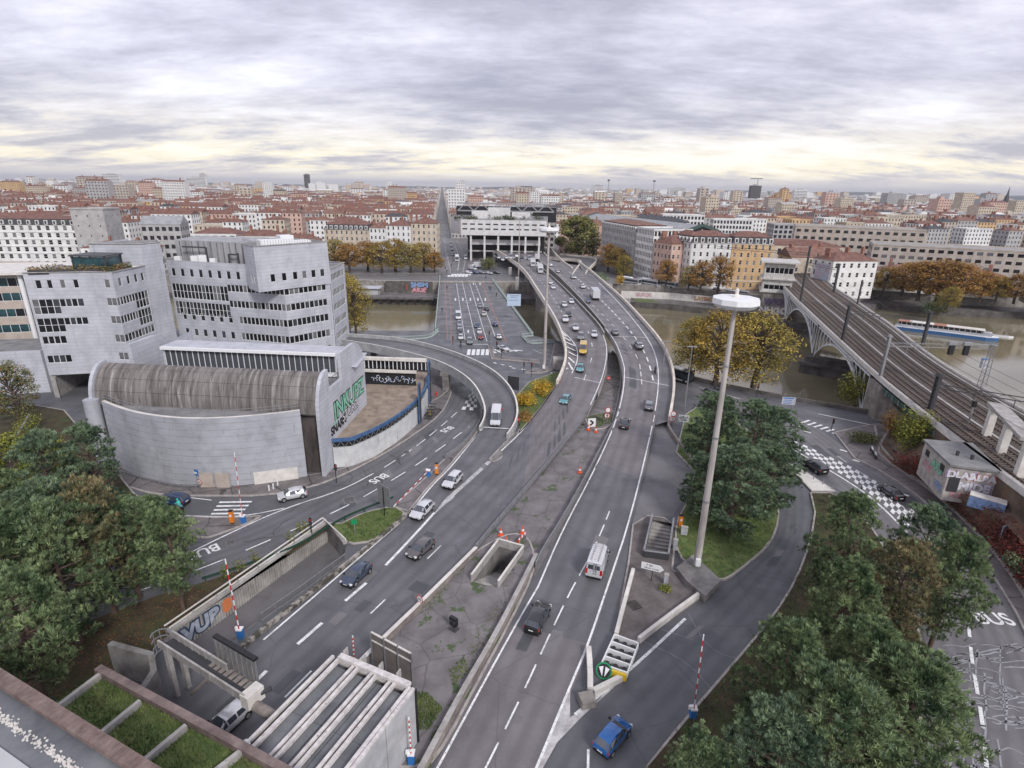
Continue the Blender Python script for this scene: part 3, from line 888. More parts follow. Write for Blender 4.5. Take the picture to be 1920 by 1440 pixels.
for A_,B_,n in ((LE,LRT,12),(RE,RR,16),(Aleft,resample(Bright,40),10),(PL(BUS_UP,0,40),PL(BUS_DN,0,40),10),(PL(SLIP_L,0,40),PL(SLIP_R,0,40),6),(PL(Q_L,0,40),PL(Q_R,0,40),10)):
 A_,B_ = resample(A_,80),resample(B_,80)
 for _ in range(n):
  zo_ += .0002;i = rng.randint(8,74);f = rng.uniform(.08,.75);w = rng.uniform(.08,.22);k_ = rng.randint(1,3)
  (PT if rng.random() < .6 else PT2).ribbon([a.lerp(b,f) for a,b in zip(A_[i:i + k_ + 1],B_[i:i + k_ + 1])],[a.lerp(b,f + w) for a,b in zip(A_[i:i + k_ + 1],B_[i:i + k_ + 1])],0,zo_)
struct('repair_patch',PT,[asphalt('patch_dark',(.085,.085,.092))]);struct('repair_patch',PT2,[asphalt('patch_pale',(.19,.18,.182))])
# BUS painted on the road
def fontmesh(txt,size=1.0,ext=0.0,bold=0.0):
 cu = bpy.data.curves.new('lettering','FONT');cu.body = txt;cu.size = size;cu.extrude = ext;cu.offset = bold
 cu.align_x = 'CENTER';cu.align_y = 'CENTER'
 ob = bpy.data.objects.new('lettering',cu);COL.objects.link(ob)
 bpy.context.view_layer.update()
 me = bpy.data.meshes.new_from_object(ob.evaluated_get(bpy.context.evaluated_depsgraph_get()))
 bpy.data.objects.remove(ob);bpy.data.curves.remove(cu)
 return me
_bus = fontmesh('BUS',1.0,0,.02);_bus.materials.append(PAINT)
for px,py,toward,s in ((710,897,(745,879),1.9),(838,805,(858,795),1.7),(382,1034,(425,1018),2.1),(1862,1161,None,2.3)):
 p = W(px,py,0)
 if toward: q = W(*toward,0);yaw = math.atan2(q.y - p.y,q.x - p.x) - math.pi / 2 + math.pi / 2
 else: q = W(1900,1163,0);yaw = math.atan2(q.y - p.y,q.x - p.x)
 # lettering is stretched along the lane, as road lettering is
 o = link('bus_lettering',_bus,None,(p.x,p.y,.024),yaw + (math.pi if toward else 0));o['kind'] = 'structure'
 o.scale = (s,s * 1.15,1)
# -- facades and windows
_wcache = {};GLASS_B = mat('sky_lit_glass',(.05,.055,.065),.05,.5,.3,spec=1.0)
def window_mesh(w,h,glass,frame=WFRAME,bars=1,fr=0.07,depth=0.18):
 """a window: x along the wall, y outwards negative, z up; origin at its lower middle"""
 key = (round(w,1),round(h,1),glass.name,frame.name,bars)
 if key in _wcache: return _wcache[key]
 w,h = key[0],key[1]
 f = MB()
 for x in (-w / 2 + fr / 2,w / 2 - fr / 2): f.box((x,depth * .6,0),(fr,.08,h))
 for z in (0,h - fr): f.box((0,depth * .6,z),(w - 2 * fr,.08,fr))
 for i in range(1,bars + 1): f.box((0,depth * .6,h * i / (bars + 1) - fr / 2),(w - 2 * fr,.06,fr))
 g = MB();y = depth * .75
 g.face([(-w / 2,y,0),(w / 2,y,0),(w / 2,y,h),(-w / 2,y,h)])
 _wcache[key] = (f.mesh('window',[frame]),g.mesh('pane',[glass]))
 return _wcache[key]
def facade(mb,A,B,z0,z1,ops,reveal=0.22,mi=0,mir=0):
 """wall from A to B (left to right seen from outside) with real openings (u0,u1,v0,v1)"""
 A,B = Vector((A[0],A[1],0)),Vector((B[0],B[1],0))
 L = (B - A).length;d = (B - A).normalized();inn = Vector((-d.y,d.x,0))
 us = sorted({0.0,L} | {min(L,max(0,o[i])) for o in ops for i in (0,1)})
 vs = sorted({z0,z1} | {o[i] for o in ops for i in (2,3)})
 P = lambda u,v,dep=0.0: A + d * u + inn * dep + Vector((0,0,v))
 for j in range(len(vs) - 1):
  run = None
  for i in range(len(us) - 1):
   um,vm = (us[i] + us[i + 1]) / 2,(vs[j] + vs[j + 1]) / 2
   hole = any(o[0] < um < o[1] and o[2] < vm < o[3] for o in ops)
   if not hole and run is None: run = us[i]
   if run is not None and (hole or i == len(us) - 2):
    e = us[i] if hole else us[i + 1]
    mb.face([P(run,vs[j]),P(e,vs[j]),P(e,vs[j + 1]),P(run,vs[j + 1])],mi);run = None
 for o in ops:
  a,b,v0,v1 = o[:4]
  for q in ([P(a,v0),P(a,v0,reveal),P(a,v1,reveal),P(a,v1)],[P(b,v0,reveal),P(b,v0),P(b,v1),P(b,v1,reveal)],
     [P(a,v1),P(a,v1,reveal),P(b,v1,reveal),P(b,v1)],[P(a,v0,reveal),P(a,v0),P(b,v0),P(b,v0,reveal)]):
   mb.face(q,mir)
 return A,d
def put_window(par,A,d,u0,u1,v0,v1,glass=GLASS,frame=WFRAME,bars=0,both=True):
 fm,gm = window_mesh(u1 - u0,v1 - v0,glass,frame,bars)
 p = A + d * ((u0 + u1) / 2) + Vector((0,0,v0)) - Vector(par.location)
 o = link('window',fm,par,p,math.atan2(d.y,d.x))
 if both: link('pane',gm,o)
 return o
def glazed(par,mb,A,B,z0,z1,strips,rng,frame=WFRAME,glasses=(GLASS,) * 5 + (GLASS_L,GLASS_B),bars=0):
 """strips: (u0, u1, v0, v1, panes) - one opening cut per strip, one window per pane"""
 ops = [s[:4] for s in strips]
 A_,d = facade(mb,A,B,z0,z1,ops)
 for u0,u1,v0,v1,n in strips:
  for i in range(n):
   put_window(par,A_,d,lerp(u0,u1,i / n),lerp(u0,u1,(i + 1) / n),v0,v1,rng.choice(glasses),frame,bars if v1 - v0 < 2.5 else 1)
# -- the white office block on the left
rg = random.Random(21)
off = thing('office_building','white panelled office block with long window strips and a stepped roofline, left of the ramp','office building',(-66,126,0))
A,B,Cc,D,E = (-95.3,110),(-84.3,112.8),(-79.8,112.6),(-79.7,123),(-78.5,128)
Ml,K,RR_,U,U2 = (-79.6,131),(-50.6,124.1),(-43.1,132.9),(-54.3,119.8),(-58.5,124.6)
wm = MB()
fr = lambda L,xs: [x * L for x in xs]
def sq(c,w,v0,v1): return [(x - w / 2,x + w / 2,v0,v1,1) for x in c]
L1 = 11.35
glazed(off,wm,A,B,4.8,25.7,sq([2.2,4.1,6.3,8.6],.95,22.6,24.3) + [(.3,5.0,17.5,20.5,4),(5.0,9.2,18.9,20.5,4),(.3,5.0,13.8,16.7,4),(5.0,9.2,15.2,16.7,4),(.4,4.6,11.4,13.0,4),(.4,4.7,7.4,9.0,4)],rg)
glazed(off,wm,B,Cc,4.8,25.7,[(2.6,3.7,22.6,24.3,1)] + [(2.3,4.4,v,v + 1.6,2) for v in (19.0,15.3,11.4,7.6)],rg,glasses=(GLASS_L,))
glazed(off,wm,Cc,D,0,25.7,sq([2.0,4.6,7.0,9.2],.95,22.7,24.4) + [(.1,5.6,19.0,20.6,6),(5.6,9.9,17.3,20.6,4),(.1,5.6,15.3,16.9,6),(5.6,9.9,13.6,16.9,4),(.1,9.9,11.4,13.0,9),(.1,9.9,7.6,9.2,9)],rg)
facade(wm,D,E,0,30.2,[]);facade(wm,E,(-84,136),0,30.2,[]);facade(wm,(-90,122),D,25.7,30.2,[]);facade(wm,(-90,135),(-90,122),25.7,30.2,[])
facade(wm,(-98,124),A,4.8,25.7,[])
Lm = (Vector(K) - Vector(Ml)).length
tops = [1.4 + i * 2.45 for i in range(8)]
glazed(off,wm,Ml,K,0,26.0,sq(tops,1.0,22.4,24.2) + [(.3,15.2,17.3,20.7,15),(15.2,Lm - .1,19.6,21.2,14),(.3,15.2,13.5,16.6,15),(15.2,Lm - .1,16.0,17.6,14)] +
  sq([2.4 + i * 2.5 for i in range(6)],1.05,12.3,14.0) + [(17.2,Lm - .1,12.3,14.0,12)] + sq([2.4 + i * 2.5 for i in range(6)],1.05,8.5,10.2) + [(17.2,Lm - .1,8.5,10.2,12)],rg)
glazed(off,wm,K,RR_,0,22.0,[(.1,10.4,v,v + 1.65,9) for v in (19.55,15.95,12.3,8.5,4.8)],rg)
Lu = (Vector(RR_) - Vector(U)).length
_d = (Vector(RR_) - Vector(U)).normalized();_n = Vector((_d.y,-_d.x)) * .25
U_,R_ = tuple(Vector(U) + _n),tuple(Vector(RR_) + _n)
glazed(off,wm,U_,R_,20.95,30.5,sq(fr(Lu,(.2,.35,.5,.63,.76,.89)),1.1,22.8,24.5),rg)
glazed(off,wm,U2,U_,20.95,30.5,sq([3.2,4.9],.8,22.6,24.4),rg)
wm.face([(*U_,20.95),(*U2,20.95),(*K,20.95),(*R_,20.95)])
P1,P2 = (-43.0,133.4),(-43.1,145.2)
glazed(off,wm,P1,P2,0,24.2,[(.6,10.6,v,v + 1.6,9) for v in (21.3,17.6,14.1,10.5,6.9,3.4)],rg)
facade(wm,(-43.1,133.2),P1,0,24.2,[]);facade(wm,P2,(-60,150),0,24.2,[])
facade(wm,RR_,(-58,142),22,30.5,[]);facade(wm,(-58,142),(-61,130),22,30.5,[]);facade(wm,(-61,130),U2,25,30.5,[])
part('wall',wm,[WHITE_W],off,world=1)
ROOFG = mat('grey_roofing',(0.16,0.16,0.165),0.9,col2=(0.27,0.265,0.26),scale=0.4)
rm = MB()
rm.sheet([[A,B,Cc,D,(-90,122),(-90,128),(-98,124)]],25.3);rm.sheet([[D,E,(-84,136),(-90,135),(-90,122)]],29.8)
rm.sheet([[Ml,K,U2,(-61,130),(-60,150),(-84,150),(-84,136),E]],25.4)
rm.sheet([[U2,U_,R_,(-58,142),(-61,130)]],30.1);rm.sheet([[RR_,P1,P2,(-60,150),(-61,130)]],23.8)
part('roof',rm,[ROOFG],off,world=1)
for ps,z in (([A,B,Cc,D],25.7),([U2,U_,R_,(-58,142)],30.5),([(-90,122),D,E,(-84,136)],30.2),([P1,P2,(-60,150)],24.2)):
 cm = MB();cm.wallline([(p[0],p[1],z) for p in ps],.14,.42);part('coping',cm,[CONC],off,world=1)
pm = MB()      # plant room screen behind the middle terrace
facade(pm,(-78.8,134.2),(-60.5,130.2),25.4,30.2,[]);facade(pm,(-60.5,130.2),(-60.5,140),25.4,30.2,[]);pm.sheet([[(-78.8,134.2),(-60.5,130.2),(-60.5,144),(-80,146)]],30.2)
SCREEN = mat('stained_panel',(0.26,0.26,0.27),0.85,col2=(0.42,0.42,0.43),scale=0.5,streak=(1.5,1.5,.15))
part('plant_room',pm,[SCREEN],off,world=1)
for i in range(11):
 x = lerp(-77.5,-61.5,i / 10);mb = MB();y = lerp(134.2,130.2,(x + 78.8) / 18.3) - .12
 mb.box((x,y,25.45),(.16,.18,4.6));part('screen_rib',mb,[CONC_D],off,world=1)
for x,y,s in ((-73,131.2,1.6),(-71,131.0,1.8),(-68.5,130.4,1.2),(-77.5,132.2,1.3)):
 mb = MB();mb.box((x,y,25.4),(s,1.0,s));mb.box((x,y - .52,25.6),(s * .7,.06,s * .7));part('air_unit',mb,[WHITE],off,world=1)
mb = MB()
for a,b in (((-76,132,28.9),(-70,130.9,28.9)),((-70,130.9,28.9),(-70,130.9,25.4)),((-62.2,129.4,28),(-62.2,129.4,25.4)),((-64.5,129.8,27.6),(-62.2,129.4,27.6)),((-64.5,129.8,27.6),(-64.5,129.8,25.4))):
 mb.bar(a,b,.3,.3)
part('duct',mb,[METAL_D],off,world=1)
for x,y,w_,d_,h_ in ((-53,127,6,3,1.2),(-49,131,5,3,.8),(-53,134,3,3,1.6)):
 mb = MB();mb.box((x,y,30.1),(w_,d_,h_),R(40));part('roof_box',mb,[WHITE],off,world=1)
mb = MB()
for i in range(40):
 a = resample([Vector((*U2,30.6)),Vector((*U_,30.6)),Vector((*R_,30.6))],40)[i];mb.box(a,(.05,.05,1.0))
pts = [Vector((*U2,31.6)),Vector((*U_,31.6))]
mb.bar(pts[0],pts[1],.06,.06)
part('roof_railing',mb,[METAL],off,world=1)
# roof garden on the lower left block
pv = MB()
for x,y in ((-88.5,114.6),(-82,114.6),(-82,119.5),(-88.5,119.5)): pv.box((x,y,25.3),(.25,.25,3.2))
pv.box((-85.25,117,28.5),(7.3,5.6,.25))
part('garden_pavilion',pv,[METAL_D],off,world=1)
gm = MB()
for a,b in (((-88.5,114.6),(-82,114.6)),((-82,114.6),(-82,119.5))): gm.face([(*a,25.4),(*b,25.4),(*b,28.4),(*a,28.4)])
part('pavilion_glass',gm,[GLASS_T],off,world=1)
pl = MB();pl.wallline([(A[0] + .8,A[1] + .6,25.3),(-84.3,113.4,25.3),(-80.4,113.3,25.3),(-80.3,119,25.3)],.95,.9)
part('planter',pl,[METAL_D],off,world=1)
LEAFMIX = mat('garden_leaves',(0.06,0.09,0.03),0.8,col2=(0.30,0.17,0.05),scale=0.5,island=.5)
def leafcloud(mb,c,rad,n,size,rng,flat_=1.0,mi=0,up=0.3):
 """small leaf faces scattered through an ellipsoid"""
 for _ in range(n):
  while True:
   v = Vector((rng.uniform(-1,1),rng.uniform(-1,1),rng.uniform(-1,1)))
   if .05 < v.length < 1: break
  v = v * (0.55 + .45 * rng.random()) if rng.random() < .5 else v.normalized() * rng.uniform(.75,1.0)
  p = Vector((c[0] + v.x * rad[0],c[1] + v.y * rad[1],c[2] + v.z * rad[2]))
  nrm = (v + Vector((rng.uniform(-.8,.8),rng.uniform(-.8,.8),rng.uniform(-.4,.8) + up))).normalized()
  u = nrm.cross(Vector((rng.uniform(-1,1),rng.uniform(-1,1),rng.uniform(-1,1)))).normalized();w = nrm.cross(u)
  s = size * rng.uniform(.6,1.25)
  mb.face([p - u * s * .5,p + w * s * .28,p + u * s * .5,p - w * s * .28],mi)
hm = MB()
for i in range(26):
 f = i / 25;p = resample([Vector((-94.3,110.8,26.3)),Vector((-84.3,113.5,26.3)),Vector((-80.4,113.4,26.3)),Vector((-80.4,119,26.3))],26)[i]
 leafcloud(hm,p,(.9,.7,rg.uniform(.5,1.2)),60,.4,rg)
part('roof_planting',hm,[LEAFMIX],off,world=1,stuff=True)
# underpass below the left block
um = MB()
facade(um,A,(-94.0,109.7),0,4.8,[])
um.wallline([(-94.9,110.4,-.1),(-98,124,-.1)],4.85,.8);um.wallline([(-81,113.4,-.1),(-84,128,-.1)],4.85,.8)
um.face([(*A,4.79),(*B,4.79),(*Cc,4.79),(-84,128,4.79),(-98,124,4.79)])
um.face([(-97,126,0),(-84,127.8,0),(-84,127.8,4.8),(-97,126,4.8)])
part('underpass',um,[CONC],off,world=1)
# beige and teal building behind it, with round white columns
rg2 = random.Random(5)
bt = thing('office_building','beige office building with teal window bands and round white columns at the left edge','office building',(-125,132,0))
wm = MB();BEIGE = mat('beige_render',(0.40,0.33,0.28),0.8,col2=(0.52,0.45,0.39),scale=0.5)
glazed(bt,wm,(-145,120),(-103,132.5),0,22.5,[(1,43,v,v + 1.9,24) for v in (5.2,8.9,12.6,16.3)] + [(1,43,19.6,21.6,24)],rg2,glasses=(GLASS_T,GLASS_T,GLASS))
facade(wm,(-103,132.5),(-101,150),0,22.5,[]);wm.sheet([[(-145,120),(-103,132.5),(-101,150),(-145,150)]],22.5)
part('wall',wm,[BEIGE],bt,world=1)
for i in range(6):
 p = Vector((-145,120,0)).lerp(Vector((-103,132.5,0)),i / 5.3 + .02) + Vector((.35,-1.2,0));mb = MB();mb.tube([p,p + Vector((0,0,22.5))],.5,12)
 part('column',mb,[WHITE],bt,smooth=50,world=1)
mb = MB();mb.box((-124,133,22.6),(46,19,.5),R(16.6));part('roof_slab',mb,[CONC_L],bt,world=1)
lw = thing('low_annex','low white flat roofed annex below the office block at the left edge','building',(-104,116,0))
mb = MB();mb.prism([(-118,108),(-98.5,113),(-99.5,124),(-120,120)],0,9.2,0);part('wall',mb,[WHITE_W],lw,world=1)
mb = MB();mb.prism([(-117.3,108.6),(-99,113.5),(-100,123.5),(-119,119.5)],9.2,9.3,0);part('roof',mb,[ROOFG],lw,world=1)
# -- auditorium with barrel roof
aud = thing('auditorium','windowless white auditorium with a curved front wall and a stained barrel roof','auditorium',(-45,84,0))
fw_ = [(-62.6,80.6),(-58.7,78.2),(-54.6,76.2),(-50.6,75.0),(-46.7,74.4),(-42.7,74.6),(-38.8,75.4),(-35.0,76.7),(-31.6,78.2)]
fw_ = [(p.x,p.y) for p in smoothpts([Vector((*p,0)) for p in fw_],2)]
GWALL = mat('pale_block_wall',(0.35,0.355,0.39),0.8,col2=(0.45,0.455,0.495),scale=0.25)
overlay(GWALL,'noise',0.35,(0.20,0.20,0.215),0.5,0.75,(1,1,.8),0.6)
overlay(GWALL,'noise',2.2,(0.14,0.14,0.15),0.60,0.72,(1,1,.25),0.5)
mb = MB();mb.wallline([(x,y,-.1) for x,y in fw_],11.2,.5,0,1);part('curved_wall',mb,[GWALL,CONC_L],aud,smooth=40,world=1)
# recessed joints between the block courses, picked out as thin proud strips
for k_ in range(10):
 mb = MB();q = [Vector((x,y,0.95 + k_ * 1.03)) for x,y in fw_];o_ = offset(q,-.262)
 mb.ribbon(o_,[p + Vector((0,0,.045)) for p in o_]);part('course_joint',mb,[STONE],aud,world=1)
mb = MB();mb.box((-35.5,76.15,0),(6.2,.12,2.1),R(20));part('lower_panel',mb,[CONC_L],aud,world=1)
for u in (-45.0,-42.6):
 mb = MB();mb.box((u,74.2,0),(2.1,.16,2.5),R(3));mb.box((u,74.1,.1),(1.9,.1,2.3),R(3),1);part('service_door',mb,[CONC,BEIGE],aud,world=1)
# flat terrace between the curved wall and the barrel
mb = MB();mb.sheet([[(x,y + .2) for x,y in fw_] + [(-31.6,80.6),(-63.5,82.9)]],10.3);part('terrace',mb,[ROOFG],aud,world=1)
mb = MB()
rp = resample([Vector((x,y + .25,11.1)) for x,y in fw_],30)
for p in rp[::2]: mb.box(p,(.06,.06,1.0))
for a,b in zip(rp,rp[1:]):
 for z in (1.0,.55): mb.bar(a + Vector((0,0,z)),b + Vector((0,0,z)),.06,.06)
part('terrace_railing',mb,[METAL],aud,world=1,stuff=True)
# quarter barrel in bays
BARREL = mat('weathered_barrel_roof',(0.10,0.086,0.08),0.75,col2=(0.25,0.225,0.212),scale=0.6,streak=(2.2,.25,.25))
overlay(BARREL,'noise',1.0,(0.42,0.40,0.39),0.56,0.68,(2.6,.18,.18),0.75)
overlay(BARREL,'noise',0.8,(0.055,0.045,0.04),0.54,0.7,(1.5,.3,.3),0.8)
P0,P1b = Vector((-64.2,81.2,0)),Vector((-29.3,78.4,0))
ax = (P1b - P0).normalized();bk = Vector((-ax.y,ax.x,0))
nb = 17
for i in range(nb):
 a0,a1 = P0.lerp(P1b,i / nb + .0006),P0.lerp(P1b,(i + 1) / nb - .0006)
 for s in range(4):
  mb = MB()
  A_,B_ = [],[]
  for k_ in range(5):
   t = (s * 4 + k_) / 16 * math.pi / 2
   t = min(max(t,(s * 4) / 16 * math.pi / 2 + .004),(s * 4 + 4) / 16 * math.pi / 2 - .004)
   off_ = bk * (3.6 * (1 - math.cos(t))) + Vector((0,0,10.2 + 5.7 * math.sin(t)))
   A_.append(a0 + off_);B_.append(a1 + off_)
  mb.ribbon(A_,B_);part('roof_panel',mb,[BARREL],aud,smooth=50,world=1)
mb = MB()
prev = None
for t in [i / 12 * math.pi / 2 for i in range(13)]:
 o_ = bk * (3.62 * (1 - math.cos(t)) + .06) + Vector((0,0,10.1 + 5.68 * math.sin(t)));cur = (P0 + o_,P1b + o_)
 if prev: mb.face([prev[0],prev[1],cur[1],cur[0]])
 prev = cur
part('roof_underlay',mb,[BLACK],aud,world=1)
# soffit under the eave, dark brick niche at the right
mb = MB();p = P0 + Vector((0,0,10.2));q = P1b + Vector((0,0,10.2));mb.face([p,q,q + bk * 3,p + bk * 3]);part('soffit',mb,[CONC_D],aud,world=1)
NICHE = mat('sooty_brick',(0.045,0.036,0.034),0.9,col2=(0.13,0.105,0.10),scale=0.5,streak=(1,1,.4))
overlay(NICHE,'wave',1.6,(0.03,0.026,0.026),0.85,0.95,fac=.7)
mb = MB();mb.face([(-31.9,79.6,0),(-29.0,79.2,0),(-29.0,79.2,10.3),(-31.9,79.6,10.3)]);mb.face([(-31.8,78.2,0),(-31.9,79.6,0),(-31.9,79.6,10.3),(-31.8,78.2,10.3)])
part('brick_niche',mb,[NICHE],aud,world=1)
mb = MB();mb.box((-30.4,79.0,10.0),(2.6,.6,.5),R(-5));part('niche_lintel',mb,[CONC_L],aud,world=1)
# end walls: rounded profile, thick
def endwall(x0,y0,thick,lab):
 prof = [(0,0)]
 prof += [(3.75 * (1 - math.cos(t)),10.2 + 6.0 * math.sin(t)) for t in [i / 10 * math.pi / 2 for i in range(11)]]
 prof += [(4.4,16.2),(4.4,12.9),(9.8,12.9),(9.8,17.3),(15.5,17.3)] + [(15.5 + 5 * math.sin(t),12.3 + 5 * math.cos(t)) for t in [i / 8 * math.pi / 2 for i in range(9)]] + [(20.5,0)]
 mb = MB();n = len(prof)
 pa = [Vector((x0,y0,0)) + bk * a + Vector((0,0,z)) for a,z in prof];pb = [p + ax * thick for p in pa]
 b0 = len(mb.v)
 for a in pa + pb: mb.v.append(tuple(a))
 tri = tessellate_polygon([[Vector((a,z,0)) for a,z in prof]])
 for t in tri: mb.f.append(t);mb.m.append(0);mb.f.append(tuple(n + i for i in t[::-1]));mb.m.append(0)
 for i in range(n): j = (i + 1) % n;mb.f.append((i,j,n + j,n + i));mb.m.append(0)
 part('end_wall',mb,[WHITE_W],aud,world=1)
endwall(-29.2,78.0,.55,'')
endwall(-65.0,80.9,.55,'')
mb = MB();mb.tube([(-64.6,80.8,0),(-64.6,80.8,11.2)],1.1,16);part('corner_column',mb,[GWALL],aud,smooth=50,world=1)
mb = MB();mb.sheet([[P0 + bk * 3.6,P1b + bk * 3.6,P1b + bk * 12,P0 + bk * 12]],13.0);part('flat_roof',mb,[ROOFG],aud,world=1)
ca,cb = Vector((-58.2,90.2,0)),Vector((-28.6,87.9,0))
cm = MB();facade(cm,ca,cb,13.0,17.2,[(.3,29.4,13.7,16.6)],.3)
cm.face([ca + Vector((0,0,17.2)),cb + Vector((0,0,17.2)),cb + bk * 4 + Vector((0,0,17.2)),ca + bk * 4 + Vector((0,0,17.2))])
facade(cm,Vector((-59,101,0)),ca,0,17.2,[]);cm.sheet([[(-60,94),(-26.5,92),(-27,101),(-60,103)]],13.5)
part('clerestory_wall',cm,[WHITE_W],aud,world=1)
GREYG = mat('grey_glazing',(0.05,0.055,0.065),0.2,col2=(0.12,0.125,0.14),scale=0.3)
dd = (cb - ca).normalized()
for i in range(30):
 put_window(aud,ca,dd,lerp(.3,29.4,i / 30),lerp(.3,29.4,(i + 1) / 30),13.7,16.6,GREYG,WFRAME,0)
mb = MB();mb.bar(ca + Vector((0,-.3,16.95)),cb + Vector((0,-.3,16.95)),.5,.45);mb.bar(ca + Vector((0,-.3,13.4)),cb + Vector((0,-.3,13.4)),.45,.3)
part('clerestory_beam',mb,[WHITE],aud,world=1)
mb = MB()
s0,s1 = Vector((-28.9,82.8,12.95)),Vector((-28.4,88.3,12.95))
for i in range(7): mb.box(s0.lerp(s1,i / 6),(.06,.06,1.1))
for z in (.55,1.1): mb.bar(s0 + Vector((0,0,z)),s1 + Vector((0,0,z)),.07,.07)
part('roof_railing',mb,[METAL],aud,world=1)
# graffiti: flat paint just proud of the wall
_fonts = {}
def lettering(par,txt,p,yaw,size,m,world=False,ext=0.004,bold=.03,tilt=math.pi / 2,sx=1.0,name='lettering'):
 key = (txt,m.name,bold,ext)
 if key not in _fonts:
  me = fontmesh(txt,1.0,ext,bold);me.materials.append(m);_fonts[key] = me
 p = Vector(p)
 if par is not None: p = p - Vector(par.location)
 o = link(name,_fonts[key],par,p)
 o.rotation_euler = (tilt,0,yaw);o.scale = (size * sx,size,size)
 return o
GMINT = plain('mint_graffiti',(0.22,0.52,0.36),0.7,var=.3);GVIO = plain('violet_graffiti',(0.26,0.19,0.36),0.7,var=.3);GPINK = plain('pink_graffiti',(0.55,0.26,0.30),0.7,var=.3)
GWH = plain('white_graffiti',(0.68,0.66,0.70),0.7,var=.2);GBLU = plain('pale_blue_graffiti',(0.20,0.30,0.50),0.7,var=.4);GBLK = plain('black_graffiti',(0.015,0.015,0.018),0.7);GORA = plain('orange_graffiti',(0.62,0.19,0.07),0.7);GRED = plain('red_graffiti',(0.4,0.07,0.06),.7);GYEL = plain('yellow_graffiti',(.6,.5,.2),.7)
yw = math.atan2(bk.y,bk.x)
sidep = lambda a,z,o=.62: Vector((-29.2,78.0,0)) + bk * a + ax * o + Vector((0,0,z))
for txt,a,z,s,m,b in (('JNKUPZ',12.2,8.6,3.9,GBLK,.07),('JNKUPZ',12.2,8.6,3.9,GMINT,.02),('SNARK',6.7,5.9,2.0,GBLK,.05),('STORZ',12.0,6.4,2.3,GBLK,.07),('STORZ',12.0,6.4,2.3,GWH,.0)):
 lettering(aud,txt,sidep(a,z,.575 if b > .04 else .59),yw,s,m,ext=.001,bold=b,name='graffiti')
# -- annex with blue roof edge
an = thing('annex','low curved white annex with a blue roof edge beside the bus lane','annex',(-22,95,0))
ao = [(-28.3,81.4),(-25.5,82.0),(-23.4,84.8),(-21.3,88.6),(-19.8,92.4),(-18.6,96.6),(-17.7,101),(-17.3,105.5),(-17.5,110.0),(-18.2,114)]
ao = [(p.x,p.y) for p in ([Vector((*ao[0],0))] + smoothpts([Vector((*p,0)) for p in ao[1:]],2))]
AW = mat('annex_wall',(0.48,0.48,0.48),0.8,col2=(0.62,0.62,0.61),scale=0.6);overlay(AW,'noise',1.1,(0.22,0.21,0.2),.56,.74,(1.5,1.5,.3),.7)
mb = MB();mb.wallline([(x,y,-.1) for x,y in ao],3.5,.4);part('wall',mb,[AW],an,smooth=40,world=1)
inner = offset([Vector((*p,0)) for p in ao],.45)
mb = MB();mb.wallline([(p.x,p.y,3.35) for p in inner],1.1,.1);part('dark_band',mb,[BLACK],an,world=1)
mb = MB();mb.wallline([(x,y,4.42) for x,y in ao],.5,.42);part('blue_edge',mb,[mat('blue_edge_paint',(0.05,0.11,0.23),.6,.3,1.0)],an,smooth=40,world=1)
pts = resample([Vector((*p,3.4)) for p in ao],60)
mb = MB()
for i in range(59): mb.bar(pts[i] + Vector((0,0,0 if i % 2 else 1.0)),pts[i + 1] + Vector((0,0,1.0 if i % 2 else 0)),.07,.07)
part('lattice',mb,[METAL],an,world=1,stuff=True)
ROOFB = mat('mossy_roof',(0.22,0.17,0.13),0.95,col2=(0.36,0.29,0.23),scale=0.5);overlay(ROOFB,'noise',.7,(.12,.1,.08),.55,.7,(2,.5,1),.7)
mb = MB();mb.sheet([ao + [(-18.6,118),(-30.5,120),(-28.5,92)]],4.3);part('roof',mb,[ROOFB],an,world=1)
mb = MB();mb.box((-21.93,87.45,0),(1.7,.3,2.2),R(61));part('door',mb,[BLACK],an,world=1)
mb = MB();facade(mb,(-30.5,109.6),(-19.6,109.0),4.3,7.1,[]);part('graffiti_wall',mb,[GBLK],an,world=1)
rgx = random.Random(9)
cmx = MB()
for i in range(15):
 cx_,cz = -28.6 + i * .62 + rgx.uniform(-.15,.15),5.7 + rgx.uniform(-.5,.5);r_ = rgx.uniform(.35,.62)
 a0,a1 = rgx.uniform(0,6),rgx.uniform(3.5,5.8)
 ring = [(cx_ + math.cos(a0 + a1 * t / 10) * r_ * (1 - .05 * t),cz + math.sin(a0 + a1 * t / 10) * r_ * (1 - .05 * t)) for t in range(11)]
 for (x1,z1),(x2,z2) in zip(ring,ring[1:]):
  cmx.bar((x1,109.55 + (x1 + 30.5) * -.055 - .03 - .002 * i,z1),(x2,109.55 + (x2 + 30.5) * -.055 - .03 - .002 * i,z2),.02,.14,rgx.randint(0,1))
part('graffiti',cmx,[GWH,GBLU],an,world=1)
mb = MB();mb.bar((-30.5,109.4,7.3),(-19.4,108.8,7.3),.6,.5);mb.bar((-30.6,110.4,9.6),(-17.4,109.6,9.6),.8,.6);part('cream_beam',mb,[CONC_L],an,world=1)
mb = MB();mb.face([(-30.5,110.6,7.3),(-17.4,109.9,7.3),(-17.4,109.9,9.4),(-30.5,110.6,9.4)]);part('clerestory_glass',mb,[GLASS],an,world=1)
for i in range(16):
 mb = MB();x = -30.2 + i * .84;mb.box((x,110.35 - (x + 30.5) * .053,7.5),(.12,.25,2.0));part('mullion',mb,[WHITE],an,world=1)
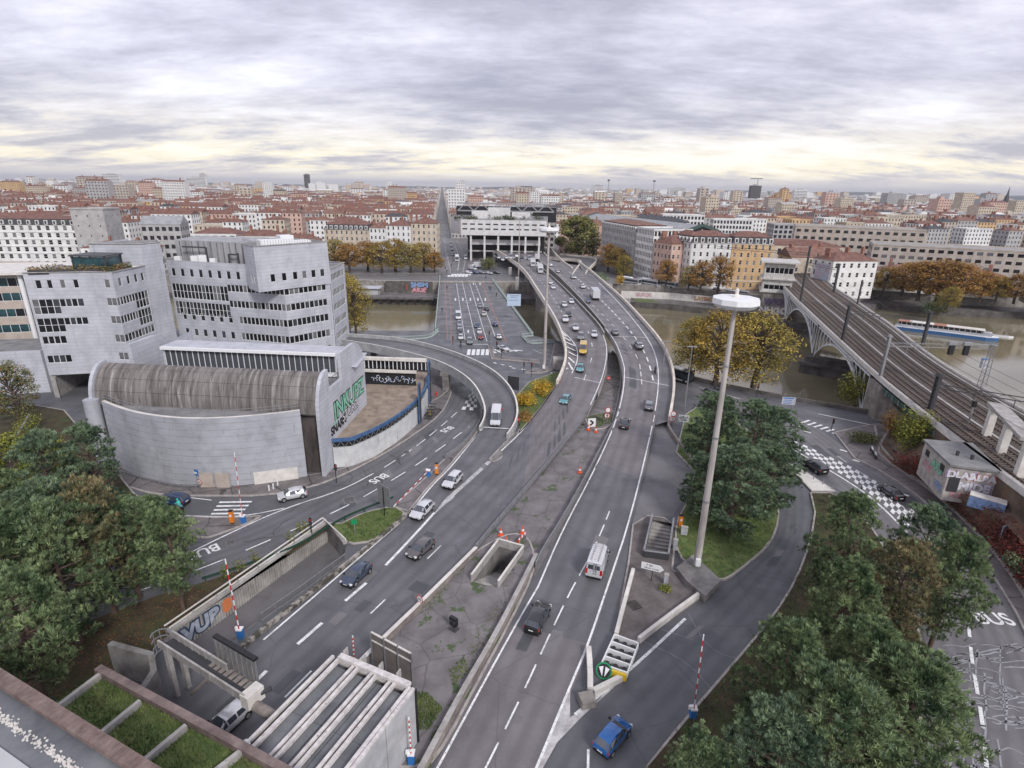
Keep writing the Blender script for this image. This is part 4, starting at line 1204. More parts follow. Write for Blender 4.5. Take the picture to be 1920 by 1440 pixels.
for x,y,z1,r_ in ((-17.9,100.0,7.6,.9),(-17.5,110.5,8.8,.8)):
 mb = MB();mb.box((x + .45,y,0),(.25,2.0,z1));mb.box((x + .45,y,z1),(.26,1.6,.4),0,1);mb.box((x + .45,y - 1.03,0),(.27,.08,z1),0,1);part('fin',mb,[METAL_D,MATS['blue_edge_paint']],an,world=1)
mb = MB()
for i in range(6): mb.box((-16.2 + i * .12,101.5 + i * .5,.2 + i * .42),(1.6,.45,.12))
part('fire_stair',mb,[METAL_D],an,world=1)
# -- street structures near the camera
def v2(p): return (p[0],p[1])
def guardrail(label,pts,posts=2.0,h=.75,rails=(.6,),m=METAL,group='steel guard rails',z=None):
 pts = [Vector(p) for p in pts]
 c = pts[len(pts) // 2]
 t = thing('guard_rail',label,'guard rail',(c.x,c.y,c.z),0,group)
 for r in rails:
  mb = MB();mb.wallline([p + Vector((0,0,r - .15)) for p in pts],.3,.09);part('rail',mb,[m],t,world=1)
 pm_ = MB();pm_.box((0,0,0),(.12,.14,h));me = pm_.mesh('post',[m])
 for p,a in along(pts,posts,.3):
  link('post',me,t,p - Vector(t.location),a)
 return t
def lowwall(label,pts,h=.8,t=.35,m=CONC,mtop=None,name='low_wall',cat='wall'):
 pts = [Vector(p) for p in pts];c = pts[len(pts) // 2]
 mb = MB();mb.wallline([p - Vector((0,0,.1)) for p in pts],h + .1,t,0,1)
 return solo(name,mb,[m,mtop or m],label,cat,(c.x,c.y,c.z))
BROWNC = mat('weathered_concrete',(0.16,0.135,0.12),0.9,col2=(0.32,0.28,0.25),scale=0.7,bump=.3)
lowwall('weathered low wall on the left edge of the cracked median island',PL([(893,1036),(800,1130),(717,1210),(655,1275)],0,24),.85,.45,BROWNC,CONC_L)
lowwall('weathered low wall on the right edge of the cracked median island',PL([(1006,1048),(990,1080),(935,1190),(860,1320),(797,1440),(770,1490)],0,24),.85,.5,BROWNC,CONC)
guardrail('double steel guard rail on the left edge of the median apron',PL([(1099,786),(1060,835),(1000,905),(940,975),(892,1033)],0,40),2.0,.95,(.38,.8))
guardrail('triple steel guard rail on the right edge of the median apron',PL([(1151,798),(1105,888),(1055,980),(1020,1035),(1004,1068)],0,40),2.0,1.05,(.3,.62,.95))
guardrail('steel guard rail between the curved ramp foot and the bus lane',PL([(905,785),(893,808),(866,842),(835,862)],.1,24),2.0,.95,(.4,.8))
guardrail('green guard rail between the bus lane and the planted bank',PL([(380,1092),(480,1060),(560,1030),(640,978),(690,957),(738,938)],.1,30),3.0,.7,(.55,),plain('dark_green_rail',(.02,.06,.04)))
guardrail('curved steel guard rail in front of the auditorium wall',PL([(228,890),(290,908),(340,918),(378,916),(386,908)],.1,24),2.0,.8,(.6,))
lowwall('curved low concrete wall at the foot of the auditorium',PL([(222,876),(290,897),(340,907),(378,910)],0,20),.9,.3,CONC)
guardrail('black guard rail beside the wooded right edge of the quay road',PL([(1672,850),(1755,918),(1860,1010),(1940,1110)],.1,30),3,.9,(.7,),METAL_D)
lowwall('tapering concrete wall between the outgoing carriageway and the brown triangle',PL([(1187,1072),(1170,1135),(1155,1194)],.1,12),.55,.4,CONC_L)
lowwall('tapering concrete wall along the slip road beside the brown triangle',PL([(1322,1110),(1260,1155),(1197,1204)],.1,12),.6,.35,CONC_L)
lowwall('yellowed kerb wall along the hedge side of the quay road',PL([(1640,800),(1648,845),(1752,924),(1850,1018),(1918,1110),(1960,1180)],.1,20),.35,.3,KERB)
lowwall('dark stone parapet along the river in front of the big autumn trees',PL([(1262,698),(1300,714),(1440,743),(1560,764),(1636,777)],0,24),.9,.45,STONE_D)
lowwall('low wall along the lay by below the dark pines',PL([(1252,800),(1262,820),(1285,848),(1306,880)],0,12),.7,.4,BROWNC)
# trench
tr = thing('service_trench','sunken service ramp with a ribbed, moss stained retaining wall beside the tunnel approach','retaining wall',(-27,53,0))
T = [Vector((*p,0)) for p in TRENCH]
RIB = mat('ribbed_concrete',(0.24,0.225,0.205),0.9,col2=(0.44,0.41,0.385),scale=0.6,bump=.25)
overlay(RIB,'noise',1.1,(0.055,0.05,0.045),0.56,0.7,(1.6,1.6,.16),.85)
tp,te = T[1],T[2]
d = (te - tp).normalized();nn = Vector((d.y,-d.x,0));L = (te - tp).length
mb = MB();mb.face([tp + Vector((0,0,-2.6)),te + Vector((0,0,-2.6)),te + Vector((0,0,.35)),tp + Vector((0,0,.35))])
part('retaining_wall',mb,[RIB],tr,world=1)
mb = MB();k_ = int(L / .34)
for i in range(k_): mb.box(tp + d * (.2 + i * .34) + nn * .05 + Vector((0,0,-2.5)),(.18,.1,2.75),math.atan2(d.y,d.x))
part('ribs',mb,[RIB],tr,world=1,stuff=True)
mb = MB();mb.wallline([tp + Vector((0,0,.3)),te + Vector((0,0,.3)),T[3] + Vector((0,0,.3))],.3,.5);part('coping',mb,[CONC],tr,world=1)
for o_,z in ((-.55,1.0),(-.15,.75)):
 mb = MB();mb.bar(tp - nn * -o_ * 1 + Vector((0,0,z)),te - nn * -o_ + Vector((0,0,z)),.12,.12);mb.bar(te - nn * -o_ + Vector((0,0,z)),T[3] + Vector((.1,0,z)),.12,.12);part('top_rail',mb,[CONC_L],tr,world=1)
for i in range(9):
 mb = MB();mb.box(tp.lerp(te,i / 8) + Vector((0,0,.5)),(.1,.1,.5));part('rail_post',mb,[CONC],tr,world=1)
mb = MB()
for a,b in zip(T[2:],T[3:] + T[:1]): mb.face([a + Vector((0,0,-2.6)),b + Vector((0,0,-2.6)),b + Vector((0,0,.05)),a + Vector((0,0,.05))])
mb.face([T[0] + Vector((0,0,-2.6)),T[1] + Vector((0,0,-2.6)),T[1] + Vector((0,0,.05)),T[0] + Vector((0,0,.05))])
part('side_wall',mb,[CONC_D],tr,world=1)
mb = MB();mb.sheet([TRENCH],-2.45);part('path',mb,[ASPH_L],tr,world=1)
ang = math.atan2(d.y,d.x)
plain('navy_graffiti',(.03,.05,.10),.7);plain('pale_graffiti',(.33,.36,.42),.7,var=.25)
lettering(tr,'VUB',tp + d * 3.3 + nn * .13 + Vector((0,0,-1.2)),ang,2.3,MATS['navy_graffiti'],bold=.13,name='graffiti');lettering(tr,'VUB',tp + d * 3.3 + nn * .15 + Vector((0,0,-1.2)),ang,2.3,MATS['pale_graffiti'],bold=.05,name='graffiti');lettering(tr,'8',tp + d * 6.4 + nn * .15 + Vector((0,0,-1.1)),ang,2.0,GORA,bold=.08,name='graffiti')
rl = PL([(648,1052),(570,1110),(490,1166)],.05,18,0)
t = thing('railing','long mesh railing on a mossy kerb between the sunken service ramp and the tunnel approach','railing',(-23,52,0))
mb = MB()
for a,b in zip(rl,rl[1:]):
 for i in range(6): mb.box(a.lerp(b,i / 6),(.035,.035,1.0))
part('balusters',mb,[METAL],t,world=1,stuff=True)
for z in (.15,1.0):
 mb = MB();mb.wallline([p + Vector((0,0,z)) for p in rl],.07,.07);part('rail',mb,[METAL],t,world=1)
for p,a in along(rl,2.0): mb = MB();mb.box(p,(.09,.09,1.1));part('post',mb,[METAL],t,world=1)
MOSSY = mat('mossy_kerb',(0.07,0.065,0.05),.9,col2=(.36,.33,.30),scale=1.1,noise_pos=(.45,.6))
lowwall('mossy broken kerb wall on the left edge of the tunnel approach',PL([(768,962),(712,1010),(652,1058),(500,1178),(446,1222)],0,30),.4,.45,MOSSY)
guardrail('rusty low rail at the left edge of the tunnel approach near the sign gantry',PL([(456,1215),(420,1250),(360,1310)],0,12),2,.6,(.45,),BROWNC)
# underground stairwell in the median and the steps right of the road
def pit(name,label,cat,P4,depth,parapet_h,steps,open_edge,floor_m=CONC_D,rail=False):
 P4 = [Vector((*p,0)) for p in P4]
 c = sum(P4,Vector()) / 4
 t = thing(name,label,cat,(c.x,c.y,0))
 mb = MB()
 for i in range(4):
  a,b = P4[i],P4[(i + 1) % 4]
  mb.face([a + Vector((0,0,-depth)),b + Vector((0,0,-depth)),b + Vector((0,0,.15)),a + Vector((0,0,.15))])
 part('pit_wall',mb,[CONC_D],t,world=1)
 mb = MB();mb.sheet([[(p.x,p.y) for p in P4]],-depth);part('pit_floor',mb,[floor_m],t,world=1)
 for i in range(4):
  if i == open_edge: continue
  a,b = P4[i],P4[(i + 1) % 4];n = (b - a).normalized();n = Vector((n.y,-n.x,0)) * .0
  mb = MB();mb.wallline([a + n,b + n],parapet_h,.16);part('parapet_panel',mb,[CONC if not rail else METAL_D],t,world=1)
  mb = MB();mb.wallline([a + Vector((0,0,parapet_h)),b + Vector((0,0,parapet_h))],.08,.24);part('coping',mb,[CONC_L if not rail else METAL],t,world=1)
 o = open_edge
 a0,b0 = P4[o],P4[(o + 1) % 4];a1,b1 = P4[(o + 3) % 4],P4[(o + 2) % 4]
 for i in range(steps):
  f0,f1 = i / steps * .85,(i + .93) / steps * .85
  z = -depth * (i + 1) / (steps + 1)
  mb = MB();q = [a0.lerp(a1,f0),b0.lerp(b1,f0),b0.lerp(b1,f1),a0.lerp(a1,f1)]
  mb.prism([(p.x,p.y) for p in q],z - .25,z);part('stair_tread',mb,[CONC],t,world=1)
 return t
pit('stairwell','open concrete stairwell with low parapets in the cracked median island','stairwell',STAIRWELL,3.4,1.05,9,3)
st = pit('stairway','flight of concrete steps going down beside the outgoing carriageway','stairway',STEPS,2.9,1.05,13,1,rail=True)
# arrow sign in front of the steps
def board(name,label,p,w,h,z,yaw,m=WHITE,legs=2,lines=(),tm=BLACK,legm=METAL,pts=None,cat='sign',group=None):
 t = thing(name,label,cat,tuple(p),yaw,group)
 mb = MB()
 if pts:
  n = len(pts)
  mb.face([(x,-.03,z + y) for x,y in pts]);mb.face([(x,.03,z + y) for x,y in pts][::-1])
  for i in range(n): a,b = pts[i],pts[(i + 1) % n];mb.face([(b[0],-.03,z + b[1]),(a[0],-.03,z + a[1]),(a[0],.03,z + a[1]),(b[0],.03,z + b[1])])
 else: mb.box((0,0,z),(w,.06,h))
 part('panel',mb,[m],t)
 lx = [0] if legs == 1 else [-w * .36,w * .36]
 for x in lx: mb = MB();mb.box((x,.06,0),(.1,.08,z + h * .9));part('post',mb,[legm],t)
 for txt,x,y,s in lines:
  if not txt: mb = MB();mb.box((x,-.035,z + y),(s,.01,.12));part('text_line',mb,[tm],t);continue
  o = lettering(None,txt,(x,-.036,z + y),0,s,tm,ext=.001,bold=.01);o.parent = t
 return t
p = W(1221,1090,.1)
board('arrow_sign','white arrow shaped direction sign in front of the concrete steps',p,2.3,.85,1.5,R(-22),legs=1,legm=METAL_D,pts=[(-1.3,0),(.85,0),(1.25,.42),(.85,.85),(-1.3,.85)],lines=[('P 381',-.35,.60,.34),('VIEUX LYON',-.15,.22,.30)])
for px,py,w_,h_,lab in ((1265,1030,.5,1.3,'narrow pale grey cabinet behind the concrete steps'),(1248,1095,.45,1.2,'pale grey cabinet in front of the concrete steps'),(1282,1003,.8,1.1,'short stone coloured cabinet near the orange call post')):
 q = W(px,py,.1);t = thing('cabinet',lab,'cabinet',tuple(q),R(-15),'grey cabinets by the steps')
 mb = MB();mb.box((0,0,.12),(w_,.45,h_));part('body',mb,[WHITE_W],t);mb = MB();mb.box((0,0,0),(w_ + .06,.5,.12));part('plinth',mb,[CONC],t);mb = MB();mb.box((0,0,h_ + .12),(w_ + .08,.53,.06));part('cap',mb,[CONC],t)
 mb = MB();mb.box((w_ * .3,-.24,h_ * .5),(.05,.04,.12));part('handle',mb,[BLACK],t)
def callpost(px,py,lab,m,h=1.5,z=.1,grp='orange call posts'):
 q = W(px,py,z);t = thing('call_post',lab,'call post',tuple(q),0,grp)
 mb = MB();mb.box((0,0,.25),(.5,.42,h));part('body',mb,[m],t)
 mb = MB();mb.box((0,0,h + .25),(.56,.48,.1));part('cap',mb,[BLACK],t);mb = MB();mb.box((0,0,0),(.36,.3,.25));part('foot',mb,[BLACK],t)
 mb = MB();mb.box((0,-.22,h * .7),(.26,.03,.3));part('call_panel',mb,[WHITE],t)
callpost(1275,988,'orange emergency call post at the top of the concrete steps',ORANGE)
callpost(819,890,'orange box at the tip of the ramp barrier beside the bus lane',ORANGE,1.7)
callpost(436,982,'orange box beside the pedestrian crossing left of the bus lane',ORANGE,1.7)
# dark block and the tall mast
mp_ = W(1305,1070,.1)
t = solo('mast_plinth',(lambda m: (m.prism(flat([(1268,1064),(1300,1040),(1352,1088),(1322,1118),(1290,1092)],.9,0),0,.95),m)[1])(MB()),[CONC_D],'dark square concrete block at the foot of the tall lamp mast','plinth',tuple(mp_))
def mast(label,base,H,rt_,hd=True):
 t = thing('lamp_mast',label,'lamp mast',tuple(base),0,'tall lamp masts')
 mb = MB();mb.tube([(0,0,0),(0,0,H * .5),(0,0,H)],[rt_,rt_ * .78,rt_ * .52],12);part('pole',mb,[MASTM],t,smooth=50)
 mb = MB();mb.lathe([(1.2,H - .1),(1.9,H - .62),(2.35,H - .2),(2.3,H + .32),(1.25,H + .42)],n=10);part('lamp_ring',mb,[WHITE],t)
 mb = MB();mb.lathe([(1.2,H + .30),(1.2,H + .36)],n=10);part('ring_deck',mb,[METAL_D],t)
 for i in range(10):
  a = i * math.pi / 5;mb = MB();mb.box((math.cos(a) * 1.75,math.sin(a) * 1.75,H - .56),(.55,.4,.12),a);part('floodlight',mb,[METAL],t)
 mb = MB();mb.lathe([(.35,H),(.42,H + .5),(.16,H + .75),(.2,H + 1.15),(.05,H + 1.3)],n=10);part('head_cap',mb,[CONC_L],t)
 mb = MB();mb.box((-.15,-rt_ - .2,.35),(.55,.35,.9));part('service_box',mb,[WHITE],t)
 for f in (.03,.27,.52,.78): mb = MB();r_ = rt_ * (1 - .44 * f) + .03;mb.lathe([(r_,H * f),(r_,H * f + .25)],n=12);part('joint_band',mb,[METAL],t)
 for s_ in (-1,1): mb = MB();mb.bar((s_ * .35,0,H),(s_ * 1.3,0,H + .3),.1,.1);part('head_arm',mb,[METAL_D],t)
 return t
MASTM = mat('weathered_mast',(0.30,0.27,0.25),.6,col2=(.52,.48,.45),scale=.5,streak=(3,3,.4))
mast('tall lamp mast with a white ring of floodlights in the right foreground',mp_ + Vector((0,0,.85)),31.6,.42)
mast('tall lamp mast beside the traffic lights, in front of the viaduct piers',W(1020,692,.1),33.8,.42)
for px,py,r_,lab in ((972,528,408,'slender lamp pole on the graffiti quay'),(995,482,400,'slender lamp pole in front of the interchange building')):
 b = W(px,py,0);h = hgt(b,r_);t = thing('lamp_pole',lab,'lamp pole',tuple(b));mb = MB();mb.tube([(0,0,0),(0,0,h)],[.35,.2],8);part('pole',mb,[MASTM],t,smooth=50);mb = MB();mb.lathe([(.3,h),(.9,h + .2),(.2,h + .5)],n=8);part('lamp',mb,[WHITE],t)
# striped boom barriers
STRIPE = [RED,WHITE]
def boom(label,base,top_px=None,top=None,m=BLUE,n=14):
 base = Vector(base)
 if top is None:
  h = hgt(base,top_px[1]);top = base + Vector((0,0,h));k = 0
  q = W(*top_px,top.z);d_ = q - top
  top = top + d_ * .5
 t = thing('boom_barrier',label,'boom barrier',tuple(base),0,'red and white boom barriers')
 mb = MB();mb.box((0,0,0),(.5,.5,1.0));part('cabinet',mb,[m],t)
 mb = MB();mb.box((0,0,1.0),(.56,.56,.14));mb.box((-.25,0,.95),(.35,.2,.35));part('pivot',mb,[WHITE],t)
 a,b = Vector((0,-.1,1.05)),Vector(top) - base
 mb = MB()
 for i in range(n): mb.bar(a.lerp(b,i / n),a.lerp(b,(i + 1) / n),.10,.08,i % 2)
 part('boom',mb,STRIPE,t)
boom('raised striped boom with a blue cabinet beside the zebra crossing at the auditorium',W(457,980,.1),(443,848))
boom('raised striped boom with a blue cabinet in the service trench corner',W(452,1195,0),(418,1048))
boom('raised striped boom with a blue cabinet left of the blue car',W(1298,1345,.1),(1316,1190))
boom('raised striped boom beyond the corner of the ribbed canopy',W(667,1262,0),(662,1192))
boom('striped boom leaning beside the right corner of the canopy',W(772,1430,.1),(766,1345))
boom('lowered striped boom between the bus lane and the gravel strip',W(804,893,.1),top=W(738,950,.9))
# round signs
def disc_sign(label,p,z,yaw,kind,txt=None,r=.45,post=True,grp=None):
 t = thing('road_sign',label,'road sign',tuple(p),yaw,grp)
 if post: mb = MB();mb.tube([(0,.06,0),(0,.06,z + r)],.05,6);part('post',mb,[METAL],t)
 def disc(rr,y,m,nm):
  mb = MB();mb.lathe([(rr,-y - .012),(rr,-y + .012)],n=20,axis='y');mb.v = [(a,b,c + z) for a,b,c in mb.v];part(nm,mb,[m],t)
 if kind == 'speed':
  disc(r,0.0,RED,'rim');disc(r * .78,.018,WHITE,'face')
  if txt: o = lettering(None,txt,(0,-.036,z - .02),0,r * .95,BLACK,ext=.001,bold=.02);o.parent = t
 elif kind == 'noentry':
  disc(r,0.0,RED,'face');mb = MB();mb.box((0,-.03,z - r * .16),(r * 1.3,.02,r * .32));part('bar',mb,[WHITE],t)
 elif kind == 'back':
  disc(r,0.0,METAL_D,'back_face')
 return t
disc_sign('round 70 speed sign on the left wall of the median island',W(788,1142,.0),1.3,R(-40),'speed','70',.5)
for px,py,lab,txt,z in ((1137,795,'lower speed sign of the pair on the grassy median','70',1.75),(1138,796,'upper no overtaking sign of the pair on the grassy median',None,3.0),(1259,800,'lower speed sign of the pair by the outgoing lane','70',1.6),(1260,801,'upper red rimmed sign of the pair by the outgoing lane',None,2.75)):
 t = disc_sign(lab,W(px,py,.1),z,R(-3),'speed',txt,.55)
disc_sign('red no entry sign on the outer parapet of the curved ramp',W(968,795,.9),.9,R(5),'noentry',r=.5)
disc_sign('red no entry sign at the hatched merge on the viaduct parapet',W(1047,728,1.2),1.3,R(-5),'noentry',r=.5)
disc_sign('red no entry sign in front of the grassy median strip',W(1141,712,1.5),.4,R(-5),'noentry',r=.45)
disc_sign('round end of limit sign on the grass beside the splitter island',W(1570,955,.1),2.0,R(15),'speed',None,.55)
disc_sign('round speed sign below the blue bus sign at the auditorium',W(376,915,.1),1.0,R(-20),'speed','30',.42)
disc_sign('grey back of a round sign on the pavement by the curved annex',W(746,812,.1),2.2,R(150),'back')
disc_sign('grey back of a round sign on the ramp barrier',W(902,788,.6),1.9,R(190),'back')
q = W(373,914,.1);t = board('bus_sign','blue square bus sign on a pole at the auditorium',q + Vector((-.2,.2,0)),.95,.95,1.9,R(-20),BLUE,1);mb = MB();mb.box((0,-.05,2.2),(.6,.02,.3));part('pictogram',mb,[WHITE],t)
BLUEW = plain('blue_white_board',(0.45,0.55,0.68),.5)
board('direction_board','pale blue direction board on the quay road by the river wall',W(1475,772,.1),2.6,1.6,1.6,R(-10),WHITE_W,2,[('',-.1,1.25,2.0),('',-.1,1.37,2.0),('',-.2,.85,1.6),('',-.1,.5,1.9),('',-.2,.2,1.5)],MATS['blue_paint'])
board('direction_board','white direction board beside the outgoing lane below the parapet',W(1280,802,.1),1.9,1.4,1.2,R(-12),WHITE,2,[('P',-.6,1.12,.34),('',-.2,1.06,.5),('',0,.82,1.75),('',-.1,.55,1.2),('',.1,.3,1.0),('',.6,1.06,.2)])
board('direction_board','large dark backed board on two posts beyond the outer ramp parapet',W(962,742,.1),2.6,3.0,1.4,R(-20),METAL_D,2)
board('direction_board','white direction board on one pole over the river beside the flat bridge',W(963,602,0),4.6,4.0,5.2,R(5),BLUEW,1,[('',.2,3.4,3.0),('',-.1,2.9,2.4),('',-.1,1.9,3.2)])
board('advertising_board','dark advertising panel seen edge on above the verge of the bus lane',W(722,968,.1),2.6,3.0,1.8,R(140),METAL,1,legm=BLACK)
board('small_sign','small green and white sign on a pole on the verge',W(666,1003,.1),.7,.7,1.6,R(20),GREENP,1)
# lane closed chevron, cones
CHV = thing('chevron_board','white chevron board knocked over between orange cones at the median nose','chevron board',tuple(W(1109,803,.1)),R(10))
mb = MB();mb.box((0,0,.3),(1.5,.08,1.7));part('panel',mb,[WHITE],CHV)
for i in (-1,1): mb = MB();mb.bar((-.35,-.06,1.15 + i * .5),(.3,-.06,1.15),.04,.3);part('chevron',mb,[BLACK],CHV)
_cone = {}
def cone(px,py,lab,z=.1,rot=None):
 q = W(px,py,z);t = thing('traffic_cone',lab,'traffic cone',tuple(q),0,'orange traffic cones')
 if not _cone:
  m = MB();m.box((0,0,0),(.55,.55,.06));m.lathe([(.2,.06),(.03,.95)],n=10);_cone['b'] = m.mesh('cone_body',[CONEM]);m = MB();m.lathe([(.165,.34),(.125,.54)],n=10);_cone['s'] = m.mesh('white_band',[WHITE])
 link('cone_body',_cone['b'],t);link('white_band',_cone['s'],t).scale = (1.03,1.03,1)
 t.scale = (1.25,) * 3
 if rot: t.rotation_euler = rot
CONEM = plain('cone_orange',(.72,.11,.03),.6)
cone(1087,886,'orange cone alone on the dark median apron');cone(939,1003,'orange cone beside the guard rail left of the stairwell');cone(949,1020,'orange cone nearest the stairwell parapet')
cone(973,1028,'orange cone in front of the knocked over barrier');cone(1103,806,'orange cone left of the chevron board');cone(1117,810,'orange cone right of the chevron board');cone(980,1000,'orange cone behind the knocked over barrier');cone(967,1022,'orange cone lying by the stairwell corner',.25,(1.3,.2,.6))
t = thing('crash_barrier','red and white works barrier leaning at the stairwell nose','works barrier',tuple(W(978,1018,.1)),R(60))
mb = MB()
for i in range(6): mb.box((-1 + i * .36,0,.75),(.36,.06,.3),0,i % 2)
part('panel',mb,STRIPE,t)
for x in (-.8,.7): mb = MB();mb.box((x,0,0),(.08,.5,.8));part('leg',mb,[METAL],t)
# twin lamp signal in the median
t = thing('twin_signal','black twin lens signal on a low stand in the cracked median','signal',tuple(W(851,1180,.1)),R(-35))
mb = MB();mb.box((0,0,.55),(.9,.35,.95));part('housing',mb,[BLACK],t)
for x in (-.22,.22): mb = MB();mb.lathe([(.17,-.24),(.17,-.17)],n=12,axis='y');mb.v = [(a + x,b,c + 1.05) for a,b,c in mb.v];part('lens',mb,[METAL_D],t)
mb = MB();mb.box((0,0,0),(.9,.7,.14));mb.box((0,0,.1),(.12,.12,.5));part('stand',mb,[METAL_D],t)
# Y shaped concrete barriers, crash cushion, green emblem sign
lowwall('upright arm of the pale concrete Y barrier at the slip road split',PL([(1103,1222),(1106,1262),(1106,1300)],0,4,0),.75,.5,CONC_L,name='concrete_barrier',cat='barrier')
lowwall('slanting arm of the pale concrete Y barrier at the slip road split',PL([(1112,1302),(1140,1288),(1170,1272)],0,4,0),.6,.45,CONC_L,name='concrete_barrier',cat='barrier')
q = W(1100,1318,0);mb = MB();mb.box((q.x,q.y,-.02),(1.4,1.3,.75),R(15),0,.93);solo('concrete_block',mb,[STONE],'rough stone block at the foot of the Y barrier','block',tuple(q))
t = thing('crash_cushion','white ribbed crash cushion with a yellow nose at the slip road split','crash cushion',(10.7,43.0,.05),0)
c4 = [Vector((p.x,p.y,0)) for p in (W(1127,1245,.8),W(1176,1262,.8),W(1197,1207,.8),W(1152,1190,.8))]
for i in range(5):
 a,b = c4[0].lerp(c4[3],i / 4),c4[1].lerp(c4[2],i / 4);mb = MB();mb.wallline([a + Vector((0,0,.1)),b + Vector((0,0,.1))],.8,.14);part('frame_plate',mb,[WHITE],t,world=1)
for a,b in ((c4[0],c4[3]),(c4[1],c4[2])):
 mb = MB();mb.wallline([a + Vector((0,0,.25)),b + Vector((0,0,.25))],.62,.1);part('side_panel',mb,[WHITE],t,world=1)
for i in range(4):
 for k_ in range(3):
  a,b = c4[0].lerp(c4[3],(i + .5) / 4),c4[1].lerp(c4[2],(i + .5) / 4);p = a.lerp(b,(k_ + .5) / 3);mb = MB();mb.lathe([(.24,.1),(.24,.7)],(p.x,p.y,0),8);part('energy_drum',mb,[BLACK],t,world=1)
mb = MB();mb.wallline([c4[0] + Vector((-.1,-.25,.1)),c4[1] + Vector((-.1,-.25,.1))],.75,.2);part('nose',mb,[YELLOW],t,world=1)
t = thing('lane_split_sign','green round sign with two white arrows in front of the crash cushion','sign',tuple(W(1130,1275,0)),R(-18))
t.rotation_euler = (R(-35),0,R(-18))
mb = MB();mb.lathe([(.75,-.04),(.75,.04)],n=24,axis='y');mb.v = [(a,b,c + .8) for a,b,c in mb.v];part('disc',mb,[GREENP],t)
mb = MB();mb.lathe([(.62,-.055),(.62,-.045)],n=24,axis='y');mb.v = [(a,b,c + .8) for a,b,c in mb.v];part('ring',mb,[BLACK],t)
for s in (-1,1):
 mb = MB();mb.face([(s * .1,-.07,.3),(s * .1,-.07,1.2),(s * .5,-.07,1.05)][::s]);part('arrow',mb,[WHITE],t)
mb = MB();mb.tube([(0,.05,0),(0,.05,.8)],.05,6);part('post',mb,[METAL],t)
# bollards on the splitter island, drain grates
for i in range(5):
 q = W(lerp(1490,1560,i / 4),lerp(880,918,i / 4),.13);mb = MB();mb.lathe([(.08,0),(.08,.85),(.03,.95)],n=8);o = link('bollard',mb.mesh('bollard',[METAL],smooth=40),None,q);tag(o,['bollard nearest the far tip of the splitter island','second bollard from the far tip of the splitter island','middle bollard on the splitter island','second bollard from the near end of the splitter island','bollard at the near end of the splitter island beside the grass'][i],'bollard','bollards on the splitter island')
for px,py,s,lab in ((655,938,1.7,'square iron drain grate in the bus lane'),(1189,1137,1.6,'square iron cover in the brown paved triangle'),(762,848,1.0,'small iron drain at the pavement edge by the annex'),(958,1068,1.0,'small iron grate right of the median stairwell'),(432,1018,1.1,'round iron cover in the bus lane near the trees')):
 q = W(px,py,0);t = thing('drain_grate',lab,'grate',(q.x,q.y,.11 if px in (1189,958) else .004),R(25));mb = MB();mb.box((0,0,0),(s,s,.02));part('frame',mb,[CONC_D],t)
 for i in range(5): mb = MB();mb.box((0,-s * .36 + i * s * .18,.02),(s * .8,s * .08,.02));part('bar',mb,[METAL_D],t)
for px,py in ((505,908),(513,905),(521,898)):
 q = W(px,py + 12,.13);mb = MB();mb.box((0,0,0),(.16,.16,.9));o = link('bollard',mb.mesh('bollard',[WHITE]),None,q);tag(o,'short white bollard %s the zebra crossing by the auditorium' % {505: 'nearest to',513: 'second right of',521: 'farthest right of'}[px],'bollard','white bollards by the auditorium')
for px,py,m,lab,r_ in ((806,778,YELLOW,'yellow hydrant box on the wet pavement by the ramp pillar',.25),(818,742,RED,'red hydrant on the wet pavement beside the ramp pillar',.22)):
 q = W(px,py,.12);t = thing('hydrant',lab,'hydrant',tuple(q));mb = MB();mb.lathe([(r_,0),(r_ * 1.1,.1),(r_ * .8,.15),(r_ * .8,.8),(r_ * .3,1.0)],n=10);part('body',mb,[m],t,smooth=40);mb = MB();mb.box((0,0,.5),(r_ * 2.6,.15,.15));part('outlet',mb,[m],t)
# -- gantry, canopy, screen, planters and the ledge of our own building
g = thing('sign_gantry','grey steel walkway gantry over the tunnel approach with a row of sign backs','sign gantry',(-26,36,0))
ga,gb = Vector((-30.0,38.4,0)),Vector((-20.1,33.0,0));gd = (gb - ga).normalized();gn = Vector((-gd.y,gd.x,0))
GREYP = mat('gantry_paint',(0.26,0.245,0.24),.6,col2=(.40,.38,.37),scale=.8)
for o_,sh in ((0,0),(1.25,0)):
 mb = MB()
 a,b = ga + gn * o_,gb + gn * o_
 if o_: b = a + gd * 7.4
 mb.wallline([a + Vector((0,0,5.0)),b + Vector((0,0,5.0))],.75,.08);part('side_girder',mb,[GREYP],g,world=1)
 mb = MB();mb.wallline([a + Vector((0,0,5.75)),b + Vector((0,0,5.75))],.07,.16);part('top_flange',mb,[CONC],g,world=1)
 for i in range(9): mb = MB();p = a.lerp(b,i / 8) - gn * .07;mb.box((p.x,p.y,5.02),(.06,.06,.7));part('stiffener',mb,[GREYP],g,world=1)
mb = MB();p = ga.lerp(gb,.5) + gn * .62;mb.box((p.x,p.y,5.0),((gb - ga).length,1.2,.06),math.atan2(gd.y,gd.x));part('walkway',mb,[METAL_D],g,world=1)
for o_ in (0.1,1.15): mb = MB();p = ga + gd * .9 + gn * o_;mb.box((p.x,p.y,-.02),(.5,.35,5.0),math.atan2(gd.y,gd.x));part('leg',mb,[GREYP],g,world=1)
mb = MB();p = gb + gn * .6;mb.box((p.x,p.y,4.6),(.9,1.5,1.2),math.atan2(gd.y,gd.x));part('end_box',mb,[CONC_L],g,world=1)
